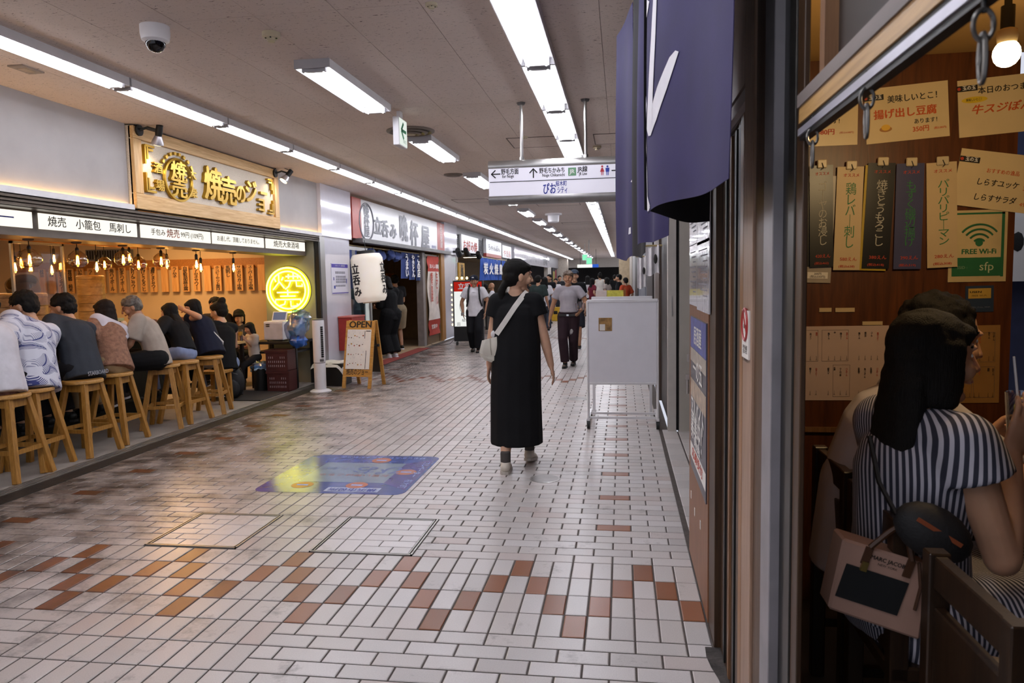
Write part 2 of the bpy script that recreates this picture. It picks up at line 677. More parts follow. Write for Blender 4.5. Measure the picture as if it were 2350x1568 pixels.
# floor access covers with tiles let into steel frames
def cover(rect, split, label, stretcher_right):
    x0, y0, x1, y1 = rect
    t = thing('floor_access_cover', label, 'floor cover', ((x0 + x1) / 2, (y0 + y1) / 2, 0))
    fr = MB()
    w = 0.009
    for a in ((x0, y0, x1, y0 + w), (x0, y1 - w, x1, y1), (x0, y0, x0 + w, y1), (x1 - w, y0, x1, y1)):
        fr.box(a[0], a[1], -0.02, a[2], a[3], 0.004)
    for a in ((x0 + .018, y0 + .018, x1 - .018, y0 + .024), (x0 + .018, y1 - .024, x1 - .018, y1 - .018), (x0 + .018, y0 + .018, x0 + .024, y1 - .018), (x1 - .024, y0 + .018, x1 - .018, y1 - .018)):
        fr.box(a[0], a[1], -0.02, a[2], a[3], 0.003)
    fr.build('frame', M_STEEL, t, world=True)
    MB().box(x0 + .005, y0 + .005, -0.02, x1 - .005, y1 - .005, -0.006).build('tray', M_GROUT, t, world=True)
    xs = x0 + (x1 - x0) * split
    rects = []
    hi = (x0 + .026, xs) if stretcher_right else (xs, x1 - .026)
    st = (xs, x1 - .026) if stretcher_right else (x0 + .026, xs)
    n = max(2, round((hi[1] - hi[0]) / 0.12))
    for i in range(n):
        for j in range(3):
            dx, dy = (hi[1] - hi[0]) / n, (y1 - y0 - .052) / 3
            rects.append((hi[0] + i * dx, y0 + .026 + j * dy, hi[0] + (i + 1) * dx, y0 + .026 + (j + 1) * dy))
    dy = (y1 - y0 - .052) / 6
    for j in range(6):
        cuts = [st[0], st[0] + (st[1] - st[0]) * (0.36 if j % 2 else 0.64), st[1]]
        for a, b_ in zip(cuts, cuts[1:]):
            rects.append((a, y0 + .026 + j * dy, b_, y0 + .026 + (j + 1) * dy))
    for a in rects:
        me = tile_geo([(a[0] + .003, a[1] + .003, a[2] - .003, a[3] - .003, 0)])
        put('tile', me, M_PTILE, t, world=True)


cover(plates[0], 0.5, 'steel-framed tiled floor cover, the one nearer the bar', False)
cover(plates[1], 0.42, 'steel-framed tiled floor cover, the one nearer the middle of the passage', True)
for (x, y, r_, lab) in ((-0.565, 9.48, 0.13, 'small round metal floor lid beside the foot of the whiteboard stand'), (-0.60, 5.62, 0.12, 'small round floor lid by the walking woman\'s right shoe')):
    t = thing('round_floor_lid', lab, 'floor lid', (x, y, 0))
    MB().lathe([(r_, -0.002), (r_, 0.003), (r_ * .93, 0.005)], 28).build('rim', M_STEEL, t)
    MB().lathe([(r_ * .88, 0.0), (r_ * .88, 0.0055)], 28).build('lid', mat('lid_grey', '#9a9694', 0.4, 0.3), t)

# ---------------------------------------------------------------- ceiling of boards
ceil = struct(MB().box(-4.95, -3, CZ + 0.012, 0.95, YE, CZ + 0.15).build('ceiling', mat('ceiling_void', '#6b625d', 0.9)))
bx = [-4.95 if i == 0 else -0.12 - 0.5 * (9 - i) - 0.0 for i in range(10)] + [0.38, 0.95]
bx = sorted(set(round(v, 3) for v in bx))
sh = {}
for i in range(len(bx) - 1):
    for k in range(-1, 25):
        y0, y1 = -0.6 + k * 2.4, -0.6 + k * 2.4 + 2.397
        y1 = min(y1, YE)
        if y1 - y0 < 0.2 or y0 < -3.1:
            continue
        key = (i, round(y1 - y0, 2))
        if key not in sh:
            w, d = (bx[i + 1] - bx[i]) - 0.003, y1 - y0
            sh[key] = MB().box(-w / 2, -d / 2, 0, w / 2, d / 2, 0.012).mesh('ceiling_panel')
        put('ceiling_panel', sh[key], M_CEIL, ceil, ((bx[i] + bx[i + 1]) / 2, (y0 + y1) / 2, CZ + random.uniform(-0.0012, 0.0)))


# ---------------------------------------------------------------- fluorescent lights
def fixture(name, label, group, w, L, two=True):
    t = thing(name, label, 'ceiling light', (0, 0, CZ - 0.062), 0, group)
    h = w / 2
    prof = [(-h, .062), (-h, 0), (-h + .006, 0), (-h + .02, .045), (-.012, .034), (-.012, .018), (.012, .018), (.012, .034), (h - .02, .045), (h - .006, 0), (h, 0), (h, .062)]
    rot = Matrix(((1, 0, 0, 0), (0, 0, 1, 0), (0, 1, 0, 0), (0, 0, 0, 1)))
    MB().prism(prof, -L / 2 + .012, L / 2 - .012, rot).build('reflector', M_WHITE, t)
    for s in (-1, 1):
        MB().box(-h, s * L / 2 - (.012 if s > 0 else 0), 0, h, s * L / 2 + (.012 if s < 0 else 0), .062).build('end_plate', M_LGREY, t)
        MB().cyl((s * h * .52, -L / 2 + .045, -.006), (s * h * .52, L / 2 - .045, -.006), .0145, n=8).build('tube', M_TUBE, t, True)
    for e in (-1, 1):
        MB().box(-h * .52 - .02, e * (L / 2 - .045) - .014, -.018, h * .52 + .02, e * (L / 2 - .045) + .014, .04).build('lamp_holder', M_LGREY, t)
    return t


fa = fixture('strip_light', 'twin-tube ceiling light in the continuous row above the shopfronts', 'continuous row of strip lights on the shop side', 0.19, 1.395)
fb = fixture('strip_light', 'twin-tube ceiling light in the wide continuous row passing behind the hanging sign', 'continuous row of strip lights behind the hanging sign', 0.245, 1.395)
fc = fixture('batten_light', 'single twin-tube ceiling light in the spaced row along the middle', 'spaced ceiling lights along the middle', 0.26, 1.41)
for base, x, y0, pitch, n in ((fa, -3.745, 5.22 - 5 * 1.40 + .7, 1.40, 42), (fb, -0.575, 5.33 - 5 * 1.40 + .7, 1.40, 38), (fc, -2.14, 5.755 - 2.8 * 2, 2.80, 20)):
    for k in range(n):
        o = base if k == 0 else dup(base, base.location)
        o.location = (x, y0 + k * pitch, CZ - 0.062)


# ---------------------------------------------------------------- the bar on the shop side: frontage
YR = Vector((0, 1, 0))
ZU = Vector((0, 0, 1))
XR = Vector((1, 0, 0))
W_OAK = wood('pale_oak', '#b98e55', '#dcb985', axis=1)
W_OAKV = wood('pale_oak_upright', '#b98e55', '#dcb985', axis=2)
W_PLANK = wood('cedar_plaque', '#c58a48', '#e8b878', axis=2, scale=2.0)
W_ORANGE = wood('warm_wood', '#8f5a22', '#b87a35', axis=1)
M_GOLD = mat('gold_paint', '#b08a2c', 0.3, 0.75, var=0.08)
M_MESH = mat('woven_cloth', '#cfc3b2', 0.8, var=0.2, scale=160, stretch=(1, 1, 1), bump=0.4, bscale=190)

wl = struct(MB().box(-4.86, -3, 2.335, -4.72, 6.62, CZ).box(-4.86, 9.69, 2.335, -4.72, 11.14, CZ).box(-4.86, 6.62, 2.335, -4.75, 9.69, CZ).build('wall_left', M_PLASTER))
for y0, y1 in ((-3, 6.62), (9.69, 11.14)):
    MB().box(-4.73, y0, 2.295, -4.66, y1, 2.325).box(-4.668, y0, 2.325, -4.66, y1, 2.345).build('light_ledge', M_WHITE, wl)
    MB().box(-4.71, y0 + .03, 2.327, -4.695, y1 - .03, 2.333).build('light_strip', M_WARMLED, wl)
tr = MB()
tr.box(-4.86, -3, 2.20, -4.70, 11.05, 2.295)
tr.box(-4.70, -3, 2.265, -4.665, 11.05, 2.285).box(-4.70, -3, 2.235, -4.675, 11.05, 2.25).box(-4.70, -3, 2.205, -4.665, 11.05, 2.222)
struct(tr.build('trim_4', M_BRONZE))
struct(MB().box(-4.72, 10.99, 0.0, -4.66, 11.05, 2.2).build('trim_5', M_DARK))
struct(MB().box(-4.74, 11.05, 0.0, -4.665, 11.13, 2.3).box(-4.74, 11.15, 0, -4.68, 11.28, 2.3).build('trim_6', M_STEEL))
struct(MB().box(-11.0, -3, 2.62, -4.86, 11.9, 2.72).build('ceiling_bar', mat('bar_ceiling', '#b08a5c', 0.8, var=0.1)))
M_TANW = mat('tan_plaster', '#c9b08a', 0.8, var=0.08, scale=2)
struct(MB().box(-11.0, 11.62, 0, -5.5, 11.75, 2.62).build('wall_bar_end', M_TANW))
struct(MB().box(-11.12, -3, 0, -11.0, 11.75, 2.62).build('wall_bar_back', mat('kitchen_wall', '#a88d68', 0.7, var=0.1)))
nw = struct(MB().box(-5.56, 10.98, 0, -4.74, 11.62, 2.62).build('wall_neon', mat('olive_plaster', '#8c8672', 0.8, var=0.06, scale=3)))

# lit menu panels under the shutter rail
lb = struct(MB().box(-5.26, 2.0, 1.985, -4.855, 10.96, 2.215).build('trim_7', mat('taupe_frame', '#5f5348', 0.5, var=0.1)))
M_LIT = glow('lit_acrylic', '#fff8ea', 1.2)
LP = [(4.25, 5.545, 'ホッピー', M_BLUEINK, 0.11, 'lit menu panel with blue kana, cut by the picture edge'),
      (5.62, 6.89, '焼売　小籠包　馬刺し', M_INK, 0.095, 'longest lit menu panel with black brush words under the plain white fascia'),
      (6.955, 8.245, '手包み　　　 99円 (109円)', M_INK, 0.072, 'lit menu panel with two red characters and prices'),
      (8.29, 9.575, 'お通し代、頂戴しておりません。', M_INK, 0.07, 'lit menu panel with one long thin sentence in black brush script'),
      (9.64, 10.90, '焼売大衆酒場', M_INK, 0.10, 'last lit menu panel above the neon wall, six black characters')]
for y0, y1, s, m, sz, lab in LP:
    t = thing('lit_menu_panel', lab, 'sign', (-4.845, (y0 + y1) / 2, 2.05), 0, 'lit menu panels of the bar')
    MB().box(-4.855, y0, 2.052, -4.843, y1, 2.185).build('panel', M_LIT, t, world=True)
    L = y1 - y0
    ff = frame((-4.841, (y0 + y1) / 2 + (0.05 if 'ホ' in s else 0), 2.117), YR, ZU)
    text(s, sz, m, t, ff, bold=0.012, width=L * (0.86 if len(s) > 8 else 0.66))
    if '手' in s:
        text('焼売', 0.1, M_REDINK, t, frame((-4.841, 7.50, 2.117), YR, ZU), name='red_lettering', bold=0.015, width=0.24, label='red brush characters')

# carved wooden name board with raised gold letters
t = sb = thing('name_board', 'big pale wood framed board with raised gold characters above the bar', 'sign', (-4.70, 8.16, 2.31))
y0, y1, z0, z1 = 6.635, 9.685, 2.31, 3.105
MB().box(-4.75, y0, z0, -4.68, y1, z1).build('backing', M_MESH, t, world=True)
for nm, a in (('frame_rail', (y0, z0, y1, z0 + .15)), ('frame_rail', (y0, z1 - .12, y1, z1))):
    MB().box(-4.70, a[0], a[1], -4.645, a[2], a[3]).build(nm, W_OAK, t, bevel=.004, world=True)
for a in ((y0, z0 + .15, y0 + .12, z1 - .12), (y1 - .12, z0 + .15, y1, z1 - .12)):
    MB().box(-4.70, a[0], a[1], -4.645, a[2], a[3]).build('frame_stile', W_OAKV, t, bevel=.004, world=True)
ce = at(408, 414, X=-4.66)
ro = Matrix.Rotation(PI / 2, 4, 'Y')
pts = [(-4.655, ce.y + .245 * math.cos(2 * PI * i / 36), ce.z + .215 * math.sin(2 * PI * i / 36)) for i in range(36)]
MB().tube(pts, 0.020, 6, closed=True).build('ring', M_GOLD, t, smooth=True, world=True)
gx = -4.662
text('焼', .23, M_GOLD, t, frame((gx, ce.y, ce.z + .075), YR, ZU), 'gold_character', bold=.03, depth=.022, width=.30)
text('売', .22, M_GOLD, t, frame((gx, ce.y, ce.z - .10), YR, ZU), 'gold_character', bold=.03, depth=.022, width=.30)
p0, p1 = at(464, 420, X=gx), at(607, 470, X=gx)
zm = (p0.z + p1.z) / 2
w = (p1.y - p0.y)
for k, (ch, sz, f, dz) in enumerate((('焼', .40, .14, .03), ('売', .36, .37, -.01), ('の', .26, .56, 0.0), ('ジ', .32, .74, 0.05), ('ョ', .26, .92, -.06))):
    text(ch, sz, M_GOLD, t, frame((gx, p0.y + w * f, zm + dz), YR, ZU), 'gold_character', bold=.035, depth=.022)
MB().box(gx - .02, p1.y - .13, zm + .075, gx + .022, p1.y + .05, zm + .108).build('gold_stroke', M_GOLD, t, world=True)
for ch, x, y in (('酒', 360, 388), ('場', 365, 428), ('大', 439, 402), ('衆', 442, 445)):
    p = at(x, y, X=gx)
    text(ch, .115, M_GOLD, t, frame(p, YR, ZU), 'gold_character', bold=.03, depth=.018, width=.15)
for k in range(8):
    a = PI * (0.80 - 0.085 * k)
    M = frame((gx, ce.y + .31 * math.cos(a), ce.z + .275 * math.sin(a)), YR, ZU) @ Matrix.Rotation(a - PI / 2, 4, 'Z')
    MB().box(-.018, -.016, -.01, .018, .016, .018, M).build('gold_mark', M_GOLD, t, world=True)
for sy, sz_ in ((0, 0), (0, 1), (1, 0), (1, 1)):
    cy_, cz_ = (y0 + .17, y1 - .17)[sy], (z0 + .19, z1 - .16)[sz_]
    dy, dz = (1, -1)[sy], (1, -1)[sz_]
    for q in (0, 1):
        g = .035 * q
        mb = MB()
        mb.bc((gx, cy_ + dy * (g + .0), cz_ + dz * (.09 - g * .6)), (.04, .022, .18 - g * 1.6))
        mb.bc((gx, cy_ + dy * (g + .075 - g * .8), cz_ + dz * (g + .0)), (.04, .15 - g * 1.8, .022))
        mb.build('corner_bracket', M_GOLD, t, world=True)


def spot(px, py, lab, aim, lit):
    """black clip spotlight: base plate, arm, body, bulb"""
    p = at(px, py, X=-4.64)
    t = thing('spotlight', lab, 'spotlight', p)
    MB().cyl((-.03, 0, 0), (.015, 0, 0), .055, n=20).build('base_plate', M_BLACK, t, smooth=True)
    q = Vector((.17, .07, .0))
    MB().tube([(.01, 0, 0), (.08, .03, .03), q], .012, 8).build('arm', M_BLACK, t, smooth=True)
    d = Vector(aim).normalized()
    MB().tube([q - d * .06, q - d * .055, q + d * .02, q + d * .055], [.02, .032, .034, .03], 14).build('body', M_BLACK, t, smooth=True)
    rl = MB().tube([q + d * .05, q + d * .12, q + d * .135], [.032, .058, .058], 18).build('reflector_lamp', mat('lamp_silver', '#b9b4b8', 0.3, 0.6), t, smooth=True)
    MB().cyl(q + d * .134, q + d * .138, .05, n=18).build('lens', glow('spot_lens', '#ffe0a0', 9.0), rl)
    MB().tube([(0, 0, .05), (.02, .02, .09), (.09, .04, .08), q - d * .05], .005, 6).build('cable', M_BLACK, t, smooth=True)
    li = bpy.data.lights.new('spot_lamp', 'SPOT')
    li.energy, li.spot_size, li.spot_blend, li.color, li.shadow_soft_size = 9.0, 1.7, 0.6, (1, .78, .48), .04
    lo = bpy.data.objects.new('spot_lamp', li)
    COL.objects.link(lo)
    lo.parent = t
    lo.location = q + d * .15
    lo.rotation_euler = d.to_track_quat('-Z', 'Y').to_euler()


spot(318, 299, 'black spotlight with a silver lamp clamped to the name board\'s nearer upper corner', (-.35, .25, -.9), 1)
spot(631, 398, 'black spotlight with a glowing round face at the name board\'s farther upper corner', (-.4, -.45, -.75), 1)

# neon emblem
t = thing('neon_sign', 'round yellow neon emblem of two tube characters on the olive wall', 'neon sign', at(660, 666, Y=10.93))
M_NEON = glow('neon_yellow', '#f3ec52', 9.5)
RR = .365
MB().cyl((0, .035, 0), (0, .045, 0), RR * 1.02, n=40).build('acrylic_disc', mat('olive_acrylic', '#8f8420', 0.2, var=0.1), t)
for r_ in (RR * .95, RR * .80):
    MB().tube([(r_ * math.cos(2 * PI * i / 44), 0, r_ * math.sin(2 * PI * i / 44)) for i in range(44)], .0125, 6, closed=True).build('ring_tube', M_NEON, t, smooth=True)
STK = [[(-.60, .55), (-.52, .36)], [(-.38, .66), (-.38, .34), (-.66, .02)], [(-.36, .36), (-.14, .08)], [(-.18, .56), (-.26, .42)],
       [(-.06, .58), (.60, .58)], [(.28, .72), (.28, .46)], [(.06, .68), (.06, .48)], [(.48, .68), (.48, .48)], [(-.10, .40), (.66, .40)], [(.16, .40), (.06, .16), (-.10, .04)], [(.40, .40), (.42, .16), (.68, .16), (.66, .26)],
       [(-.48, -.10), (.48, -.10)], [(0, .02), (0, -.24)], [(-.34, -.26), (.34, -.26)], [(-.58, -.56), (-.56, -.40), (.56, -.40), (.58, -.56)], [(-.12, -.46), (-.16, -.60), (-.42, -.68)], [(.12, -.46), (.13, -.70), (.40, -.68), (.42, -.58)]]
for st in STK:
    MB().tube([(x * RR, 0, z * RR) for x, z in st], .0125, 6).build('neon_stroke', M_NEON, t, smooth=True)

# ---------------------------------------------------------------- inside the bar
# lattice header over the counter, hung glass guard
t = thing('lattice_header', 'warm wood lattice band hung over the bar counter', 'wood screen', (-6.0, 5.5, 2.0))
MB().box(-6.03, 3.0, 2.03, -5.95, 8.72, 2.085).build('bottom_rail', W_ORANGE, t, world=True)
MB().box(-6.03, 3.0, 2.26, -5.95, 8.72, 2.30).build('top_rail', W_ORANGE, t, world=True)
mslat = MB().box(-.025, -.042, 0, .025, .042, .175).mesh('slat')
for k in range(32):
    put('slat', mslat, W_ORANGE, t, Vector((-5.99, 3.1 + k * .175, 2.085)) - t.location)
MB().box(-6.2, 3.0, 2.09, -6.10, 8.72, 2.6).build('back_panel', mat('dark_brown', '#2a1d12', 0.7), t, world=True)
t = thing('glass_guard', 'framed glass guard standing over the bar counter', 'glass screen', (-6.0, 6.92, 1.36))
for a in ((6.56, 1.38, 6.585, 2.03), (7.24, 1.38, 7.265, 2.03)):
    MB().box(-6.012, a[0], a[1], -5.988, a[2], a[3]).build('frame_post', M_STEEL, t, world=True)
MB().box(-6.012, 6.56, 2.005, -5.988, 7.265, 2.03).build('frame_rail', M_STEEL, t, world=True)
MB().box(-6.003, 6.585, 1.38, -5.997, 7.24, 2.005).build('pane', clear('guard_glass', (.96, .93, .93), .10), t, world=True)
# counter
t = thing('bar_counter', 'long bar counter with warm wood top before the seated drinkers', 'counter', (-6.0, 5.5, 0))
MB().box(-6.25, 2.0, 0.985, -5.66, 8.75, 1.03).build('counter_top', W_ORANGE, t, bevel=.005, world=True)
MB().box(-6.2, 2.0, 0, -5.86, 8.7, 0.985).build('front', mat('reed_front', '#20211a', 0.9, var=0.5, scale=6, stretch=(40, 40, 1), bump=0.4), t, world=True)
MB().tube([(-5.80, 2.0, .2), (-5.80, 8.7, .2)], .018, 8).build('foot_rail', M_DARK, t, smooth=True, world=True)
t = thing('kitchen_shelf', 'stainless shelf behind the counter carrying bamboo steamers', 'shelf', (-6.55, 5.5, 0))
MB().box(-6.85, 2.0, 1.12, -6.30, 8.6, 1.16).build('shelf_board', M_STEEL, t, world=True)
MB().box(-6.85, 2.0, 0.0, -6.32, 8.6, 1.12).build('cabinet', mat('kitchen_dark', '#3a2c20', 0.6), t, world=True)
M_BAMB = wood('bamboo', '#8a6a3c', '#bb9a66', axis=0, fine=9)
for (px, py, n, r_, lab) in ((215, 758, 5, .155, 'tall stack of bamboo steamers behind the woman with the shoulder sweater'), (78, 752, 3, .15, 'low stack of bamboo steamers behind the man in the leaf-print shirt'), (14, 752, 3, .16, 'bamboo steamer stack at the picture edge behind the counter')):
    p = at(px, py, X=-6.55)
    t = thing('steamer_stack', lab, 'steamer', (p.x, p.y, 1.16), 0, 'bamboo steamer stacks')
    for k in range(n):
        MB().lathe([(r_, k * .10), (r_ * 1.015, k * .10 + .012), (r_, k * .10 + .02), (r_, k * .10 + .096)], 26).build('steamer_tier', M_BAMB, t, smooth=True)
    MB().lathe([(r_ * 1.02, n * .10), (r_ * 1.02, n * .10 + .03), (r_ * .9, n * .10 + .045), (.0, n * .10 + .05)], 26).build('lid', M_BAMB, t, smooth=True)
t = thing('tilted_steamer', 'tilted empty bamboo steamer seen through the glass guard', 'steamer', (-6.98, at(55, 655, X=-6.98).y, 1.52))
Mt = Matrix.Rotation(math.radians(35), 4, 'X') @ Matrix.Rotation(math.radians(15), 4, 'Y')
mb = MB().lathe([(.17, 0), (.17, .13), (.155, .13), (.155, .02), (.0, .02)], 26)
bmesh.ops.transform(mb.b, matrix=Mt, verts=mb.b.verts)
mb.build('shell', mat('dark_bamboo', '#54422c', 0.6, var=0.2), t, smooth=True)
mb = MB()
mb.tube([(-6.84, t.location.y, 1.16), (-6.9, t.location.y, 1.6)], .012, 6)
mb.build('stand', M_DARK, t, world=True)

# warm fill panels added out of view to brighten the bar interior
for k, (x, y) in enumerate(((-8.2, 5.0), (-8.2, 8.6), (-6.9, 10.4))):
    t = thing('bar_fill_light', 'added warm fill panel hidden inside the bar, %s from the viewer' % ('first', 'second', 'third')[k], 'ceiling light', (x, y, 2.62), 0, 'added fill lights of the bar')
    MB().box(-.35, -.35, -.05, .35, .35, 0).build('casing', M_WHITE, t)
    MB().box(-.33, -.33, -.06, .33, .33, -.05).build('diffuser', glow('bar_fill_glow', '#ffc888', 34.0), t)
# hanging bulbs
M_AMBER = clear('amber_glass', (1.0, .80, .50), .30)
M_FIL = glow('filament', '#ffc068', BULB)
M_BULBG = clear('bulb_glass', (1.0, .9, .7), .12)


def pendant(px, py, X, globe, lab, r=.088):
    p = at(px, py, X=X)
    t = thing('globe_pendant' if globe else 'bare_bulb_pendant', lab, 'pendant light', p, 0, 'filament pendants of the bar')
    top = (1.985 if X > -5.3 else 2.62) - p.z
    MB().cyl((0, 0, .10), (0, 0, top), .004, n=6).build('cord', M_BLACK, t)
    MB().lathe([(.014, .045), (.017, .05), (.017, .10), (.010, .115)], 12).build('socket', M_BLACK, t, smooth=True)
    bu = MB().lathe([(.012, .045), (.028, .0), (.032, -.03), (.018, -.068), (.002, -.078)], 14).build('bulb', M_BULBG, t, smooth=True)
    mb = MB()
    for k in range(4):
        a = k * PI / 2
        mb.tube([(.004 * math.cos(a), .004 * math.sin(a), .03), (.014 * math.cos(a), .014 * math.sin(a), -.045)], .0038, 5)
    f = mb.build('filament', M_FIL, bu)
    stuff(f)
    MB().lathe([(.045, top), (.045, top - .012), (.03, top - .018)], 18).build('ceiling_rose', M_BRONZE, t, smooth=True)
    if globe:
        k = r / .088
        MB().lathe([(.028, .085), (.04 * k, .075), (.075 * k, .045), (.088 * k, .0), (.084 * k, -.035), (.055 * k, -.068), (.03 * k, -.074)], 26, cap0=False, cap1=False).build('globe', M_AMBER, t, smooth=True)
    return t


for a in ((68, 594, -5.12, 1, 'largest amber globe pendant, hung before the glass guard', .10), (178, 596, -5.12, 1, 'amber globe pendant straight above the dark grey tee drinker'),
          (283, 594, -5.12, 1, 'amber globe pendant above the grey-haired drinker'), (318, 606, -5.5, 1, 'lower amber globe pendant right of the grey-haired drinker\'s lamp'),
          (370, 598, -5.12, 1, 'amber globe pendant above the long-haired woman'), (240, 606, -6.4, 1, 'farther amber globe pendant between two nearer globes'),
          (35, 612, -6.4, 0, 'bare bulb hung lowest behind the glass guard\'s near edge'), (48, 600, -6.6, 0, 'bare bulb hung behind the largest globe'),
          (119, 617, -6.5, 0, 'bare bulb hung lower behind the glass guard\'s far edge'), (124, 592, -6.8, 0, 'bare bulb hung higher behind the glass guard\'s far edge'),
          (222, 610, -5.6, 0, 'bare bulb hung close left of the farther globe'), (297, 590, -5.9, 0, 'bare bulb showing past the globe over the grey-haired drinker'),
          (383, 604, -5.5, 0, 'bare bulb showing past the globe over the long-haired woman'), (451, 605, -5.12, 0, 'higher one of the two close bare bulbs over the laughing woman'),
          (461, 612, -5.35, 0, 'lower one of the two close bare bulbs over the laughing woman'), (536, 612, -5.12, 0, 'lone bare bulb hung before the horse-meat plaque')):
    pendant(*a)

# wooden menu plaques on the end wall
MB().box(-10.6, 11.60, 1.84, -5.56, 11.62, 2.0).build('batten', W_ORANGE, bpy.data.objects['wall_bar_end'], world=True)
PLQ = [(100, '枝豆'), (122, '冷奴'), (143, 'レモンサワー'), (164, '賀茂鶴　純米'), (187, 'いか焼売'), (211, 'ラムドレモン'), (236, ''), (260, '角ハイボール'), (283, '知多ハイボール'), (308, '青りんごサワー'), (332, '揚げとうもろこし'), (354, '濃厚とまとサワー'), (380, ''),
       (404, 'ラムネ'), (428, '自家製胡麻豆腐'), (453, 'ラムネサワー'), (478, ''), (502, 'ホッピーセット黒白'), (526, '馬刺し'), (551, 'サッポロラガー中瓶'), (577, 'スーパードライ中瓶'), (602, '')]
PLD = {0: 'plaque', 3: 'three', }
ORD = ['first', 'second', 'third', 'fourth', 'fifth', 'sixth', 'seventh', 'eighth', 'ninth', 'tenth', 'eleventh', 'twelfth', 'thirteenth', 'fourteenth', 'fifteenth', 'sixteenth', 'seventeenth', 'eighteenth', 'nineteenth', 'twentieth', 'twenty-first', 'twenty-second']
for i, (px, s) in enumerate(PLQ):
    p = at(px, 640, Y=11.59)
    zt, zb = 1.885, 1.455
    lab = 'narrow wooden plaque %s, %s from the neon wall' % ('left blank' if not s else 'with %d brush characters' % len(s.replace('　', '')), ORD[len(PLQ) - 1 - i])
    t = thing('menu_plaque', lab, 'menu plaque', (p.x, 11.56, zb), 0, 'wooden menu plaques on the end wall')
    MB().box(-.062, 0, 0, .062, .022, zt - zb).build('board', W_PLANK, t, bevel=.002)
    MB().box(-.05, .022, .25, .05, .05, .40).build('spacer', W_PLANK, t)
    if s:
        h = min(.40, .062 * len(s))
        text(s, .07, M_INK, t, frame((p.x, 11.558, (zt - .015 - h / 2) if len(s) < 5 else (zt + zb) / 2), XR, ZU), vert=True, bold=.03, height=h, width=.085)
t = thing('wall_heater', 'grey slatted grille box high behind the hanging bulbs', 'grille', at(240, 585, Y=11.3))
MB().box(-.35, 0, -.09, .35, .25, .09).build('casing', M_GREYM, t)
for k in range(14):
    MB().box(-.32 + k * .047, -.012, -.07, -.30 + k * .047, 0, .07).build('slat', M_DARK, t)

# bar stools
W_STOOL = wood('stool_wood', '#8a5d20', '#b7843c', axis=2)


def stool():
    t = thing('bar_stool', 'x', 'stool', (0, 0, 0), 0, 'wooden bar stools along the counter')
    H = .70
    MB().lathe([(.165, H - .035), (.172, H - .028), (.172, H - .008), (.165, H)], 28).build('seat', wood('stool_seat', '#94682a', '#bd8c46', axis=0), t, smooth=True)
    a, b_ = .095, .20
    for sx in (-1, 1):
        for sy in (-1, 1):
            MB().bar((sx * a, sy * a, H - .03), (sx * b_, sy * b_, 0), .048, .048, up=(1, 0, 0)).build('leg', W_STOOL, t, bevel=.003)
    def leg(z): return a + (b_ - a) * (H - .03 - z) / (H - .03)
    for z, h in ((H - .075, .06), (.24, .035)):
        k = leg(z)
        for s in (-1, 1):
            MB().bar((-k, s * k, z), (k, s * k, z), .022, h).build('stretcher', W_STOOL, t)
            MB().bar((s * k, -k, z + .0), (s * k, k, z + .0), .022, h).build('stretcher', W_STOOL, t)
    return t


ST = [(15, 905, 'wooden bar stool cut by the picture edge'), (72, 890, 'wooden bar stool under the man in the leaf-print shirt'), (190, 872, 'wooden bar stool under the drinker in the dark grey tee'), (262, 855, 'wooden bar stool under the woman in the brown knit'),
      (375, 853, 'wooden bar stool under the grey-haired man'), (420, 832, 'wooden bar stool under the long-haired woman'), (478, 821, 'wooden bar stool under the woman in the navy vest')]
s0 = stool()
STP = []
for i, (px, py, lab) in enumerate(ST):
    o = s0 if i == 0 else dup(s0, (0, 0, 0))
    p = at(px, py, X=-5.06)
    p = at(px, py, Z=.70)
    p.x = min(max(p.x, -5.12), -4.98) if i != 4 else -5.0
    p.y = at(px, py, X=p.x).y
    o.location = (p.x, p.y, 0)
    o.rotation_euler = (0, 0, (0.05, .12, -.05, .1, .35, -.06, .3)[i])
    o['label'] = lab
    STP.append(p)


# ---------------------------------------------------------------- group table, desk and clutter at the bar's far end
M_BLUEBAG = clear('blue_film', (.45, .68, .95), .5, .25)
M_CRATE = mat('maroon_crate', '#471f1d', 0.5, var=0.15)


def crumple(name, label, cat, c, r, m, seed, sq=(1, 1, 1), parent=None):
    rnd = random.Random(seed)
    mb = MB().ell((0, 0, 0), r, 18)
    ph = [rnd.uniform(0, 6) for _ in range(6)]
    for v in mb.b.verts:
        p = v.co.normalized()
        k = 1 + .13 * math.sin(7 * p.x + ph[0] + 3 * p.z) + .12 * math.sin(9 * p.y + ph[1]) + .09 * math.sin(13 * p.z + ph[2] + 5 * p.x) + rnd.uniform(-.06, .06)
        v.co = v.co * k
    o = mb.build(name, m, parent, smooth=True, loc=c)
    if label:
        tag(o, label, cat)
    return o


